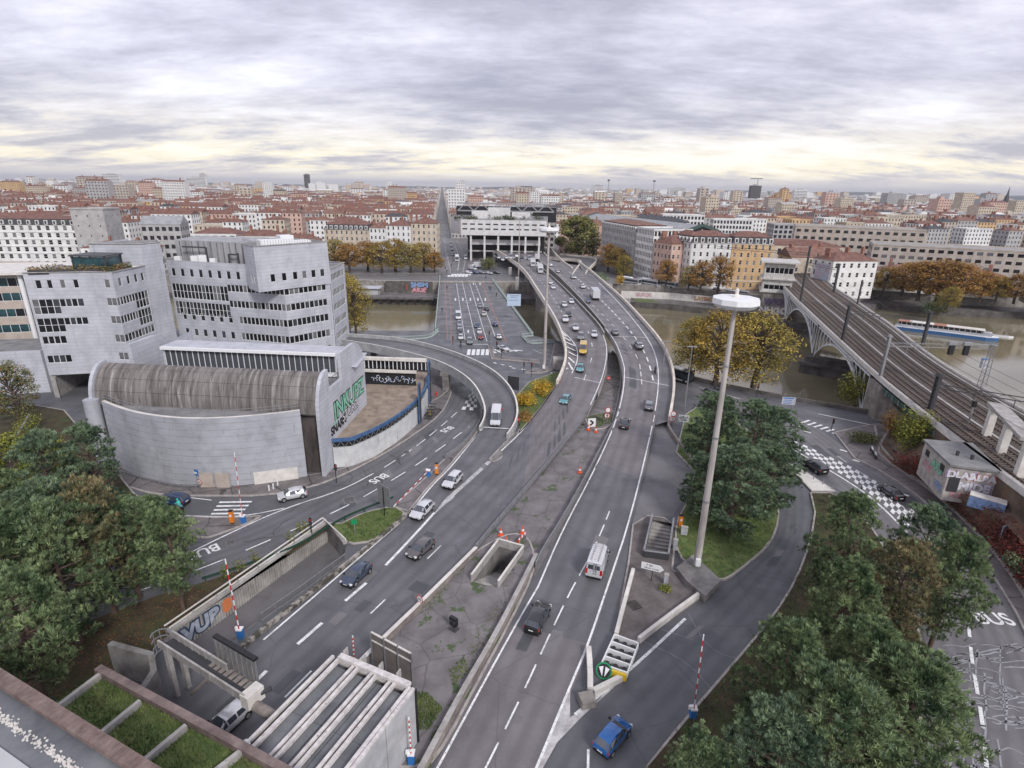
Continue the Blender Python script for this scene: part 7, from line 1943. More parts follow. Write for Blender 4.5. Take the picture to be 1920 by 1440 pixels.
FARM = [WALLS[0],WALLS[1],WALLS[2],WALLS[3],WALLS[4],WALLS[5],TILE,ZINC,SHUT,CHIM,TILE2,SLATE,WALLS[1]]
mb = MB()
for p,w,dep,h,wi,red in far:
 if p.y > 1800 and rc.random() < .25: continue
 n = avn;d = avd
 A,B = p - n * w / 2 - d * dep / 2,p + n * w / 2 - d * dep / 2;C_,D_ = B + d * dep,A + d * dep
 up = Vector((0,0,h))
 for q,r in ((A,B),(B,C_),(D_,A)): mb.face([q,r,r + up,q + up],wi)
 m_ = rc.choice((6,6,10)) if red else rc.choice((7,7,11,12,4))
 if red or rc.random() < .3:
  r0,r1 = (A + D_) / 2 + up + Vector((0,0,2.4)),(B + C_) / 2 + up + Vector((0,0,2.4))
  mb.face([A + up,B + up,r1,r0],m_);mb.face([C_ + up,D_ + up,r0,r1],m_);mb.face([B + up,C_ + up,r1],wi);mb.face([D_ + up,A + up,r0],wi)
  if p.y < 1400:
   for _ in range(2): q = A.lerp(C_,rc.uniform(.2,.8));mb.box((q.x,q.y,h),(1.0,rc.uniform(1,2.6),5.2),yawc,9)
 else:
  mb.face([A + up,B + up,C_ + up,D_ + up],m_)
  if rc.random() < .6: q = A.lerp(C_,rc.uniform(.3,.7));mb.box((q.x,q.y,h),(w * .3,dep * .4,rc.uniform(2,4)),yawc,wi)
 if p.y < 1900:
  fl = max(2,int(h / (3.3 if p.y < 1100 else 4.5)))
  for f in range(fl):
   z0_ = h * (f + .3) / fl;z1_ = h * (f + .75) / fl
   nb_ = max(2,int(w / (3.2 if p.y < 1100 else 6)))
   for b_ in range(nb_):
    f0,f1 = (b_ + .3) / nb_,(b_ + .7) / nb_;o_ = -d * .06;mb.face([A.lerp(B,f0) + o_ + Vector((0,0,z0_)),A.lerp(B,f1) + o_ + Vector((0,0,z0_)),A.lerp(B,f1) + o_ + Vector((0,0,z1_)),A.lerp(B,f0) + o_ + Vector((0,0,z1_))],8)
o = struct('distant_houses',mb,FARM,kind='stuff')
# landmarks on the skyline
def px_at(px,py_base,dist):
 """a ground point below a pixel column at a given depth"""
 d = _fw * F + RX * (px - 960) + UX * (720 - py_base);k_ = dist / d.y;return Vector((d.x * k_,d.y * k_,0))
sp = px_at(1880,398,1050);t = thing('church','dark slender church spire on the right horizon','church',tuple(sp));mb = MB();mb.box((0,0,0),(11,11,26));part('tower',mb,[STONE_D],t);mb = MB();mb.lathe([(6.4,26),(1.6,46),(.2,58)],n=8);part('spire',mb,[SLATE],t);mb = MB();mb.box((8,10,0),(30,14,16));part('nave',mb,[STONE],t)
for px,dist,w,h,lab in ((578,3400,30,92,'dark slim tower block alone on the left horizon'),(215,2600,75,66,'pale blue glazed slab on the left horizon'),(372,3000,100,62,'white slab group on the left horizon'),(385,3300,34,84,'white tower behind the slab group on the left horizon'),(867,4200,34,80,'small pale tower right of the avenue on the horizon'),(1640,1900,60,34,'white block with a flat roof left of the spire on the horizon'),(1590,2000,56,30,'white twin block near the right horizon'),(1120,3300,60,60,'grey slab in the centre of the horizon'),(1270,3600,110,55,'wide pale slab group right of the centre horizon'),(1415,2100,36,62,'brown slab tower with a crane on the horizon'),(1500,2600,60,52,'white slab pair between the crane and the spire')):
 b = px_at(px,360,dist);t = thing('tower_block',lab,'tower block',tuple(b),yawc);mb = MB();mb.box((0,0,0),(w,18,h));part('wall',mb,[WALLS[1] if 'dark' not in lab and 'brown' not in lab else STONE_D],t)
 mb = MB()
 for f in range(int(h / 6)): mb.box((0,-9.05,3 + f * 6),(w * .92,.1,2.2))
 part('windows',mb,[SHUT],t,stuff=True);mb = MB();mb.box((0,0,h),(w * .4,8,4));part('roof_house',mb,[CONC],t)
for px,lab in ((1418,'tower crane with a long jib on the horizon right of centre'),(1140,'thin mast on the central horizon'),(1225,'water tower like mast on the horizon')):
 b = px_at(px,360,2200);t = thing('tower_crane',lab,'crane',tuple(b));mb = MB();mb.box((0,0,0),(2.2,2.2,88 if 'crane' in lab else 76));part('mast',mb,[METAL],t)
 mb = MB();mb.box((-6 if 'crane' in lab else 0,0,86 if 'crane' in lab else 70),(44,2,2.5) if 'crane' in lab else (8,8,5));part('jib' if 'crane' in lab else 'head',mb,[METAL_D],t)
# -- vehicles
PAINTS = {}
def paint(name,c,metal=.25):
 if name not in PAINTS: PAINTS[name] = plain('car_' + name,c,.2,metal,coat=1.0,spec=.7)
 return PAINTS[name]
for n_,c_ in (('white',(.68,.68,.70)),('black',(.016,.016,.018)),('darkblue',(.045,.065,.11)),('brown',(.13,.115,.115)),('grey',(.22,.23,.25)),('silver',(.42,.43,.45)),('teal',(.13,.34,.37)),('blue',(.008,.13,.42)),('red',(.30,.02,.02)),('yellow',(.72,.45,.05)),('navy',(.02,.05,.13)),('beige',(.5,.46,.42)),('orange',(.6,.2,.05)),('green',(.02,.12,.06))): paint(n_,c_)
LAMP = plain('lamp_glass',(.7,.7,.72),.2);TAIL = plain('tail_lamp',(.45,.015,.015),.3);PLATE = plain('number_plate',(.75,.75,.72),.5);CGLASS = mat('car_glass',(.045,.055,.068),.05,.3,.5,spec=1.0,coat=1.0)  # car glass base lifted to blue grey to imitate reflected sky
# stations (x, half width, sill z, belt z, roof z, half roof width), rear to front
SPECS = {
 'hatch': (4.05,.88,.31,1.25,2.5,[(-2.0,.74,.42,.66,.70,.66),(-1.93,.82,.30,.95,.99,.72),(-1.48,.88,.24,.96,1.40,.60),(-.45,.88,.22,.93,1.48,.61),(.42,.88,.22,.91,1.41,.58),(1.12,.87,.22,.89,.94,.76),(1.78,.83,.24,.76,.80,.66),(2.0,.70,.34,.55,.60,.58)]),
 'suv': (4.5,.92,.36,1.4,2.72,[(-2.22,.78,.5,.8,.84,.7),(-2.15,.87,.38,1.08,1.12,.78),(-1.75,.92,.3,1.08,1.56,.66),(-.5,.92,.28,1.05,1.66,.67),(.5,.92,.28,1.03,1.58,.64),(1.2,.91,.28,1.02,1.08,.8),(2.0,.87,.3,.9,.95,.7),(2.23,.76,.42,.66,.72,.62)]),
 'sedan': (4.5,.9,.31,1.4,2.7,[(-2.22,.74,.42,.72,.76,.66),(-2.12,.84,.3,.9,.95,.74),(-1.5,.9,.24,.93,.99,.74),(-.85,.9,.22,.92,1.4,.58),(.3,.9,.22,.9,1.43,.58),(1.05,.89,.22,.88,.93,.76),(1.95,.84,.24,.74,.78,.68),(2.22,.7,.34,.55,.6,.6)]),
 'van': (5.4,1.0,.36,1.7,3.3,[(-2.68,.94,.4,1.2,2.42,.86),(-2.6,1.0,.34,1.25,2.5,.88),(-.6,1.0,.32,1.25,2.52,.88),(1.0,1.0,.32,1.2,2.46,.86),(1.25,1.0,.32,1.2,2.4,.84),(1.95,.98,.32,1.12,1.2,.86),(2.5,.94,.34,1.0,1.06,.78),(2.7,.82,.42,.7,.76,.7)]),
}
_cars = {};_under = {}
def car_meshes(kind):
 if kind in _cars: return _cars[kind]
 Lc,Wc,wr,wx,wb,S = SPECS[kind];wr = wr
 body = MB()
 def ring(s):
  x,w,zb,belt,roof,rw = s;gh = roof - belt > .2
  r = [(x,-w * .86,zb),(x,-w,zb + .16),(x,-w,(zb + belt) / 2 + .12),(x,-w * .965,belt),(x,-rw,roof - (.07 if gh else .02)),(x,-rw * .72,roof)]
  return r + [(a,-b,c) for a,b,c in r[::-1]]
 rings = [ring(s) for s in S];n = 12
 for r in rings: body.v.extend(r)
 for i in range(len(rings) - 1):
  for j in range(n):
   a,b = i * n + j,i * n + (j + 1) % n;body.f.append((a,a + n,b + n,b));body.m.append(0)
 body.f.append(tuple(range(n)));body.m.append(0);e = (len(rings) - 1) * n;body.f.append(tuple(e + j for j in reversed(range(n))));body.m.append(0)
 def panel(mb,pts,k=.9,o=.014):
  pts = [Vector(p) for p in pts];c = sum(pts,Vector()) / len(pts);nr = (pts[1] - pts[0]).cross(pts[2] - pts[0])
  if nr.length < 1e-6: nr = (pts[2] - pts[1]).cross(pts[-1] - pts[1])
  nr.normalize()
  if nr.dot(c - Vector((0,0,.8))) < 0: nr = -nr;pts = pts[::-1]
  mb.face([c + (p - c) * k + nr * o for p in pts])
 parts = []
 gi = [i for i,s in enumerate(S) if s[4] - s[3] > .2]
 f0,f1 = gi[-1],gi[-1] + 1;b1,b0 = gi[0],max(0,gi[0] - 1)
 ws = MB();A,B = rings[f0],rings[f1]
 for j in (4,5,6): panel(ws,[A[j],A[j + 1],B[j + 1],B[j]],.97 if j == 5 else .93)
 parts.append(('windscreen',ws.mesh('windscreen',[CGLASS]),0))
 if kind != 'van':
  rwm = MB();A,B = rings[b1],rings[b0]
  for j in (4,5,6): panel(rwm,[A[j],A[j + 1],B[j + 1],B[j]],.93)
  parts.append(('rear_window',rwm.mesh('rear_window',[CGLASS]),0))
 else:
  rwm = MB()
  for s in (-1,1): rwm.face([(-2.69,s * .1,1.5),(-2.69,s * .72,1.5),(-2.69,s * .68,2.1),(-2.69,s * .1,2.1)][::s])
  parts.append(('rear_window',rwm.mesh('rear_window',[CGLASS]),0))
 for sd_ in (0,1):
  for i in range(b0 if kind != 'van' else gi[-2],f1):
   if kind == 'van' and i < gi[-2]: continue
   a,b = rings[i],rings[i + 1];j,k_ = (3,4) if not sd_ else (8,7);m = MB();panel(m,[a[j],b[j],b[k_],a[k_]],.86)
   parts.append(('side_window',m.mesh('side_window',[CGLASS]),0))
 xf,xr = S[-1][0],S[0][0]
 for s in (-1,1):
  m = MB();w = S[-1][1];m.box((xf - .16,s * (w - .05),S[-1][3] + .02),(.28,.34,.16),s * -.35,0,.8);parts.append(('headlight',m.mesh('headlight',[LAMP]),0))
  m = MB();w = S[1][1];m.box((xr + (.14 if kind != 'van' else .05),s * (w - .12),S[1][3] - (.28 if kind != 'van' else .4)),(.2,.26,.24 if kind != 'van' else .7),s * .3,0,.9);parts.append(('tail_light',m.mesh('tail_light',[TAIL]),0))
  m = MB();m.box((S[f1][0] - .18,s * (Wc + .1),S[f1][3] + .02),(.16,.2,.16));parts.append(('mirror',m.mesh('mirror',[BLACK]),0))
 for x,z in ((xf + .004,S[-1][2] + .08),(xr - .006,S[0][3] - .18)): m = MB();m.box((x,0,z),(.03,.5,.12));parts.append(('number_plate',m.mesh('number_plate',[PLATE]),0))
 m = MB();m.box((xf - .06,0,S[-1][2] - .02),(.16,S[-1][1] * 1.75,.14));m.box((xf - .03,0,S[-1][3] - .16),(.08,.8,.12));parts.append(('grille',m.mesh('grille',[BLACK]),0))
 m = MB();m.box((xr + .1,0,S[0][2] - .1),(.2,S[0][1] * 1.8,.2));parts.append(('rear_bumper',m.mesh('rear_bumper',[BLACK]),0))
 for x in (-wb / 2 - .05,wb / 2 - .02):
  for s in (-1,1):
   m = MB();m.lathe([(wr,-.11),(wr,.11)],n=16,axis='y');m.lathe([(wr * 1.16,-.1),(wr * 1.16,.085)],(0,0,.03),16,0,'y') if False else None
   parts.append(('wheel',m.mesh('wheel',[RUBBER],smooth=40),(x,s * (Wc - .085),wr)))
   m2 = MB();m2.lathe([(wr * .66,-.118),(wr * .66,.118)],n=10,axis='y');parts.append(('rim',m2.mesh('rim',[ALLOY]),'sub'))
  m = MB();
  for s in (-1,1): m.lathe([(wr * 1.2,s * (Wc + .004) - .004),(wr * 1.2,s * (Wc + .004) + .004)],(x,0,wr + .03),16,0,'y')
  for s in (-1,1): parts_m = MB();parts_m.lathe([(wr * 1.2,-.004),(wr * 1.2,.004)],n=16,axis='y');parts_m.v = [(a + x,b + s * (Wc + .003),c + wr + .03) for a,b,c in parts_m.v];parts.append(('wheel_arch',parts_m.mesh('wheel_arch',[BLACK]),0))
 _cars[kind] = (body.mesh('body',[PAINTS['white']],smooth=38),parts)
 return _cars[kind]
def place(px,z,head):
 """ground point and yaw from the photo pixel of the car and one ahead of it"""
 p = W(px[0],px[1],z);q = W(head[0],head[1],z);return p,math.atan2(q.y - p.y,q.x - p.x)
def car(kind,col,px,head,label,z=0.02,group='vehicles on the roads',s=1.0,cat='car',detail=2,slope=0.0):
 p,yaw = place(px,z,head);body,parts = car_meshes(kind)
 t = thing({'van': 'van','suv': 'parked_car' if 'parked' in label else 'car'}.get(kind,'parked_car' if 'parked' in label else 'car'),label,cat if kind != 'van' else 'van',(p.x,p.y,p.z + .02),yaw,group)
 if slope: t.rotation_euler = (0,slope,yaw)
 t.scale = (s,s,s)
 b = link('body',body,t);b.material_slots[0].link = 'OBJECT';b.material_slots[0].material = PAINTS[col]
 last = None
 if kind not in _under: m = MB();m.box((0,0,.07),(SPECS[kind][0] * .93,SPECS[kind][1] * 1.7,.3));_under[kind] = m.mesh('underbody_shade',[BLACK])  # black box added under each car to deepen its contact shadow
 link('underbody_shade',_under[kind],t)
 for nm,me,loc in parts:
  if detail < 2 and nm in ('rim','wheel_arch','mirror','grille'): continue
  if detail < 1 and nm in ('number_plate','side_window'): continue
  if loc == 'sub': link(nm,me,last);continue
  o = link(nm,me,t,loc if loc else None);last = o
 return t
car('hatch','darkblue',(669,1084),(645,1106),'dark blue hatchback driving toward the tunnel, foremost of the three on the approach')
car('hatch','brown',(789,1035),(767,1053),'grey brown hatchback driving toward the tunnel in the middle lane')
car('hatch','white',(792,963),(772,982),'white hatchback leaving the ramp beside the striped boom',s=1.05)
car('suv','white',(849,907),(832,925),'white crossover with a dark glass roof at the foot of the ramp',s=.97)
car('van','white',(930,790),(926,812),'white delivery van coming down the curved ramp',zv if False else (lambda p: 1.0),cat='van',slope=.06)
car('hatch','white',(428,1362),(404,1384),'white hatchback under the gantry, entering the tunnel mouth')
car('suv','black',(1008,1166),(1030,1122),'dark crossover with a silver roof driving away beside the median wall',s=.97)
vn = car('van','white',(1120,1063),(1134,1020),'white van with a ladder rack on its roof driving away',s=.98)
for i in range(2): m = MB();m.box((-.6,-.42 + i * .84,2.62),(3.6,.06,.06));part('ladder_rail',m,[METAL],vn)
for i in range(9): m = MB();m.box((-2.2 + i * .4,0,2.6),(.06,1.3,.05));part('ladder_rung',m,[CONC_L],vn)
m = MB()
for y in (-.3,0): m.box((-2.74,y,.9),(.05,.05,1.5))
for i in range(6): m.box((-2.74,-.15,1.0 + i * .25),(.05,.3,.04))
part('rear_ladder',m,[METAL],vn)
car('hatch','blue',(1148,1388),(1186,1342),'bright blue small hatchback on the slip road',s=.95)
car('hatch','white',(549,933),(520,939),'white hatchback turning in front of the auditorium',s=1.0)
car('suv','navy',(326,944),(295,940),'dark blue crossover waiting before the zebra crossing at the auditorium')
car('suv','black',(1527,880),(1500,862),'black estate car on the quay road beside the splitter island')
car('sedan','black',(1669,928),(1640,908),'black saloon on the checkered marking of the quay road',s=.95)
for kind,col,px,hd,lab in (
 ('sedan','black',(1171,799),(1176,782),'black saloon driving away on the outgoing carriageway'),('suv','grey',(1217,765),(1219,750),'grey crossover driving away near the right edge line'),
 ('hatch','teal',(1060,754),(1050,770),'turquoise hatchback nearest the camera on the left carriageway'),('hatch','teal',(1088,694),(1085,710),'pale turquoise hatchback above the pair of speed signs'),
 ('van','yellow',(1093,660),(1092,672),'yellow van beside the hatched merge'),('suv','grey',(1089,635),(1088,648),'dark grey car right behind the yellow van'),('hatch','white',(1114,630),(1115,642),'white car next to the inner parapet above the yellow van'),
 ('hatch','grey',(1153,626),(1147,614),'grey hatchback driving away along the inner parapet'),('suv','grey',(1197,652),(1190,640),'grey car driving away in the outer lane'),('sedan','white',(1079,617),(1081,628),'white car in the queue, second above the yellow van'),
 ('suv','white',(1060,602),(1062,614),'white crossover in the queue on the left lane of the viaduct'),('hatch','black',(1066,592),(1068,603),'dark car half hidden behind the white crossover in the queue'),('hatch','white',(1058,574),(1062,584),'white car in the left lane above the dark car'),('hatch','white',(1071,568),(1076,578),'white car in the right lane near the inner parapet'),
 ('hatch','white',(1037,541),(1042,551),'front one of two white cars close together on the viaduct'),('hatch','white',(1032,532),(1037,541),'rear one of two white cars close together on the viaduct'),('sedan','navy',(1101,567),(1096,558),'dark blue car driving away behind the box truck'),
 ('hatch','white',(1092,540),(1086,532),'white car driving away before the box truck'),('sedan','silver',(1074,522),(1067,514),'pale car driving away near the slip ramp fork'),('hatch','silver',(1045,511),(1039,505),'silver car beside the mast on the outgoing carriageway'),('hatch','white',(1032,499),(1027,494),'white car far up the outgoing carriageway')):
 car(kind,col,px,hd,lab,zv,'vehicles on the viaduct',detail=1 if px[1] < 700 else 2,s=.95 if kind == 'van' else 1.0)
for kind,col,px,hd,lab in (
 ('van','white',(859,597),(860,606),'white van at the rear of the left queue on the flat bridge'),('hatch','grey',(861,609),(862,618),'grey car behind the white van in the left queue'),('hatch','silver',(862,617),(863,626),'silver car in the middle of the left queue'),('hatch','black',(863,625),(864,634),'black car second from the front of the left queue'),('hatch','white',(864,635),(865,644),'white car at the head of the left queue'),
 ('suv','grey',(881,643),(881,652),'grey car waiting alone in the second lane'),('hatch','navy',(895,613),(896,622),'dark blue car at the rear of the middle queue'),('hatch','white',(899,624),(900,633),'white car between the blue and the red car'),('hatch','red',(901,634),(902,643),'red car at the head of the middle queue'),
 ('hatch','grey',(900,576),(902,584),'dark grey car alone high on the flat bridge'),('suv','black',(912,581),(909,572),'dark car with roof load driving away on the flat bridge'),('hatch','beige',(907,591),(910,599),'pale beige car on the flat bridge'),('suv','navy',(928,610),(924,601),'blue crossover driving away on the flat bridge'),('hatch','white',(935,634),(932,626),'white car driving away at the right end of the bridge'),('sedan','white',(944,656),(953,660),'white car turning over the zebra crossing')):
 car(kind,col,px,hd,lab,0.0,'vehicles on the flat bridge',detail=1,s=.93)
for i,(kind,col,px,hd) in enumerate((('van','white',(873,486),(873,492)),('hatch','white',(887,498),(889,503)),('hatch','silver',(899,493),(901,497)),('hatch','white',(879,513),(886,514)),('hatch','navy',(891,513),(898,514)),('hatch','grey',(903,513),(910,514)),('sedan','silver',(917,514),(924,515)),('sedan','black',(930,513),(937,514)),('hatch','white',(846,462),(847,468)),('hatch','grey',(848,470),(849,476)),('hatch','white',(849,479),(850,485)),('van','white',(886,506),(892,507)),('hatch','silver',(847,455),(848,460)))):
 lab = ['white van driving down the avenue toward the bridge','small white car on the market square','silver car on the market square by the hedge','white car first in the parked row at the square edge','dark blue car second in the parked row at the square edge','grey car third in the parked row at the square edge','silver saloon fourth in the parked row at the square edge','black saloon last in the parked row at the square edge','white parked car in the left avenue row, second from its far end','grey parked car in the left avenue row','white parked car nearest the bridge in the avenue row','white van among the parked cars on the square','silver parked car farthest up the avenue row'][i]
 car(kind,col,px,hd,lab,0.0,'vehicles beyond the river',detail=0)
rcar = random.Random(31)
for i in range(11):
 f = i / 10;px = (lerp(928,1000,f),lerp(484,489,rcar.random()));lab = 'car in the jam before the interchange, %s from the left' % ordn[i]
 car(rcar.choice(('hatch','hatch','suv','van')),rcar.choice(('white','white','grey','black','silver')),px,(px[0] + 4,px[1] + 8),lab,5.3,'cars in the jam before the interchange',detail=0)
for i,(x,y) in enumerate(((1230,533),(1246,536),(1262,538),(1305,543),(1370,547),(1395,549),(1625,537),(1642,536),(1345,545))):
 car('hatch',('white','silver','white','white','white','silver','white','white','grey')[i],(x,y),(x + 8,y + 1),('white car parked along the far quay, ' + ('first','second','third','fourth','fifth','sixth')[i] + ' from the left') if i < 6 else ('white car parked under the far right autumn trees, left one','white car parked under the far right autumn trees, right one','grey car parked before the ochre house')[i - 6],0.0,'cars parked on the far quay',detail=0)
car('hatch','black',(1336,738),(1322,733),'dark car on the riverside road under the autumn trees',0.0,detail=1)
def boxtruck(label,px,hd,col,z,Lb=6.5,cab='white',s=1.0,name='truck',boxw=2.5,boxh=2.7,side=None,grp='vehicles on the viaduct'):
 p,yaw = place(px,z,hd);t = thing(name,label,'truck',(p.x,p.y,p.z + .02),yaw,grp);t.scale = (s,) * 3
 m = MB();m.box((-Lb / 2 + .2,0,.95),(Lb,boxw,boxh));part('cargo_box',m,[PAINTS[col]],t)
 m = MB();m.box((-Lb / 2 + .2,0,.6),(Lb,boxw * .8,.35));part('chassis',m,[BLACK],t)
 m = MB();v = [(.5,.5),(2.3,.5),(2.35,1.5),(2.0,2.75),(.5,2.95)]
 for i in range(5): a,b = v[i],v[(i + 1) % 5];m.face([(a[0],-1.15,a[1]),(a[0],1.15,a[1]),(b[0],1.15,b[1]),(b[0],-1.15,b[1])])
 m.face([(x,-1.15,z_) for x,z_ in v]);m.face([(x,1.15,z_) for x,z_ in v][::-1]);part('cab',m,[PAINTS[cab]],t)
 m = MB();m.face([(2.36,-1.0,1.55),(2.36,1.0,1.55),(2.06,.95,2.6),(2.06,-.95,2.6)]);part('windscreen',m,[CGLASS],t)
 for s_ in (-1,1): m = MB();m.face([(1.0,s_ * 1.16,1.6),(2.15,s_ * 1.16,1.6),(1.95,s_ * 1.16,2.5),(1.0,s_ * 1.16,2.5)][::-s_]);part('side_window',m,[CGLASS],t)
 for s_ in (-1,1): m = MB();m.box((2.34,s_ * .85,.75),(.08,.35,.2));part('headlight',m,[LAMP],t)
 for x in (1.5,-Lb + 1.6,-Lb + 2.8):
  for s_ in (-1,1): m = MB();m.lathe([(.48,-.14),(.48,.14)],n=12,axis='y');m.v = [(a + x,b + s_ * 1.08,c + .48) for a,b,c in m.v];part('wheel',m,[RUBBER],t)
 return t
boxtruck('white box truck driving away, largest vehicle on the outgoing carriageway',(1113,557),(1105,546),'white',zv,7.5)
boxtruck('white articulated truck coming down the left viaduct carriageway',(1013,512),(1017,521),'white',zv,12)
boxtruck('white truck ahead of the long truck at the top of the viaduct',(999,500),(1003,508),'white',zv,6)
boxtruck('white truck high on the outgoing carriageway near the interchange',(1005,486),(1000,480),'white',zv,7)
boxtruck('truck with a red and white box on the market square',(911,503),(918,503),'white',0.0,7,'red',grp='vehicles beyond the river')
def bus(label,px,hd,z,col,band,L=12,name='bus',grp='vehicles beyond the river'):
 p,yaw = place(px,z,hd);t = thing(name,label,'bus',(p.x,p.y,p.z + .02),yaw,grp)
 m = MB();m.box((0,0,.35),(L,2.5,2.65));part('body',m,[PAINTS[col]],t);m = MB();m.box((0,0,1.35),(L * .96,2.53,1.05));part('side_windows',m,[CGLASS],t)
 m = MB();m.box((0,0,.55),(L * .98,2.52,.35));part('stripe',m,[PAINTS[band]],t);m = MB();m.box((L / 2,0,1.1),(.04,2.2,1.5));part('windscreen',m,[CGLASS],t);m = MB();m.box((-L * .1,0,3.0),(L * .4,1.6,.25));part('roof_unit',m,[WHITE],t)
 for x in (-L * .3,L * .32):
  for s_ in (-1,1): m = MB();m.lathe([(.48,-.14),(.48,.14)],n=12,axis='y');m.v = [(a + x,b + s_ * 1.13,c + .48) for a,b,c in m.v];part('wheel',m,[RUBBER],t)
bus('white and yellow bus waiting in the avenue beyond the bridge',(857,488),(857,497),0,'white','yellow');bus('dark coach with green lettering in the jam at the top of the viaduct',(969,491),(975,499),5.3,'black','green')
for i,x in enumerate((1180,1215,1248)): bus('white bus parked along the far quay, %s of three from the left' % ordn[i],(x,532 + i * 3),(x + 12,534 + i * 3),0,'white','grey',12)
bus('dark van like bus passing under the viaduct by the river wall',(1274,714),(1284,717),0,'black','white',6)
# motorbikes and bicycles
def motorbike(label,px,hd,z=0.0,col='black'):
 p,yaw = place(px,z,hd);t = thing('motorbike',label,'motorbike',(p.x,p.y,p.z + .02),yaw,'motorbikes')
 for x in (-.68,.68): m = MB();m.lathe([(.31,-.06),(.31,.06)],n=14,axis='y');m.v = [(a + x,b,c + .31) for a,b,c in m.v];part('wheel',m,[RUBBER],t)
 m = MB();m.tube([(-.7,0,.7),(-.2,0,.75),(.25,0,.85),(.55,0,.75)],[.12,.2,.22,.12],8);part('tank_and_seat',m,[PAINTS[col]],t,smooth=60)
 m = MB();m.tube([(.68,0,.31),(.45,0,1.0)],.05,6);m.tube([(.42,-.35,1.05),(.42,.35,1.05)],.03,6);part('fork',m,[METAL],t);m = MB();m.box((0,0,.32),(.55,.34,.3));part('engine',m,[METAL_D],t)
 return t,p,yaw
# people: one continuous body per pose grown on a skeleton
def body_mesh(name,pts,edges,rad,m):
 me = bpy.data.meshes.new(name);me.from_pydata(pts,edges,[]);o = bpy.data.objects.new(name,me);COL.objects.link(o)
 sk_ = o.modifiers.new('skin','SKIN');sk_.use_smooth_shade = True
 for i,r in enumerate(rad): me.skin_vertices[0].data[i].radius = (r,r)
 me.skin_vertices[0].data[0].use_root = True
 su = o.modifiers.new('sub','SUBSURF');su.levels = 1
 bpy.context.view_layer.update();out_ = bpy.data.meshes.new_from_object(o.evaluated_get(bpy.context.evaluated_depsgraph_get()));bpy.data.objects.remove(o);out_.name = name
 out_.materials.clear()
 for q in m: out_.materials.append(q)
 mi = [0] * len(out_.polygons)
 for i,f in enumerate(out_.polygons):
  c = f.center;mi[i] = 2 if c.z > 1.5 and len(m) > 2 else (1 if c.z < .9 else 0)
 out_.polygons.foreach_set('material_index',mi)
 return out_
SKIN = plain('skin',(.45,.27,.2),.6);DENIM = plain('dark_trousers',(.03,.035,.05),.8);COAT = plain('dark_coat',(.03,.03,.035),.8);HAIR = plain('dark_hair',(.02,.014,.01),.7)
def pose(walk=True):
 f = .22 if walk else 0
 pts = [(0,0,.95),(0,0,1.2),(0,0,1.42),(0,0,1.54),(.02,0,1.68),(0,.1,.9),(f * .55,.1,.5),(f * .9 - .05,.1,.09),(f * .9 + .12,.1,.04),(0,-.1,.9),(-f * .3,-.1,.5),(-f * 1.4,-.1,.1),(-f * 1.4 + .15,-.1,.04),(0,.2,1.4),(-f * .5,.25,1.12),(-f * .2 + .08,.25,.86),(0,-.2,1.4),(f * .6,-.25,1.12),(f * .9 + .1,-.25,.88)]
 e = [(0,1),(1,2),(2,3),(3,4),(0,5),(5,6),(6,7),(7,8),(0,9),(9,10),(10,11),(11,12),(2,13),(13,14),(14,15),(2,16),(16,17),(17,18)]
 r = [.15,.15,.15,.06,.11,.10,.075,.05,.04,.10,.075,.05,.04,.075,.055,.035,.075,.055,.035]
 return pts,e,r
def ride():
 pts = [(-.25,0,.85),(-.2,0,1.1),(-.05,0,1.35),(.02,0,1.47),(.08,0,1.6),(-.1,.14,.82),(.25,.2,.7),(.05,.2,.32),(.2,.2,.27),(-.1,-.14,.82),(.25,-.2,.7),(.05,-.2,.32),(.2,-.2,.27),(-.02,.2,1.33),(.15,.28,1.15),(.4,.28,1.06),(-.02,-.2,1.33),(.15,-.28,1.15),(.4,-.28,1.06)]
 _,e,r = pose();return pts,e,r
_walk = body_mesh('body',*pose(True),[COAT,DENIM,SKIN]);_stand = body_mesh('body',*pose(False),[COAT,DENIM,SKIN]);_ridem = body_mesh('body',*ride(),[COAT,DENIM,BLACK])
_hair = MB();_hair.lathe([(.05,1.64),(.115,1.69),(.10,1.76),(.04,1.80)],(.0,0,0),8);_hairm = _hair.mesh('hair',[HAIR],smooth=60)
def person(label,px,hd,z=0.0,me=None,coat=None,s=1.0):
 p,yaw = place(px,z,hd);t = thing('person',label,'person',(p.x,p.y,p.z),yaw,'people on foot');t.scale = (s,) * 3
 b = link('body',me or _walk,t)
 if coat: b.material_slots[0].link = 'OBJECT';b.material_slots[0].material = coat
 link('hair',_hairm,t)
 return t
person('person in dark clothes walking on the left pavement of the flat bridge, far part',(838,543),(838,536),.02);person('person in dark clothes on the left pavement of the flat bridge, nearer one',(829,585),(829,575),.02)
person('left one of two people walking on the right pavement of the flat bridge',(917,543),(919,550),.02);person('right one of two people walking on the right pavement of the flat bridge',(920,544),(922,551),.02)
person('person in dark clothes standing on the far right pavement of the bridge',(931,556),(932,562),.02,_stand);person('person in dark clothes waiting at the far bridge end',(911,523),(911,528),.05,_stand)
for i,(x,y) in enumerate(((846,500),(838,512),(835,505),(849,493),(843,485),(833,480),(847,514))): person('person on the left pavement of the avenue, %s from the bridge' % ordn[[1,0,2,3,4,5,6][i] if i != 6 else 6],(x,y),(x,y + 5),.02,_walk if i % 2 else _stand)
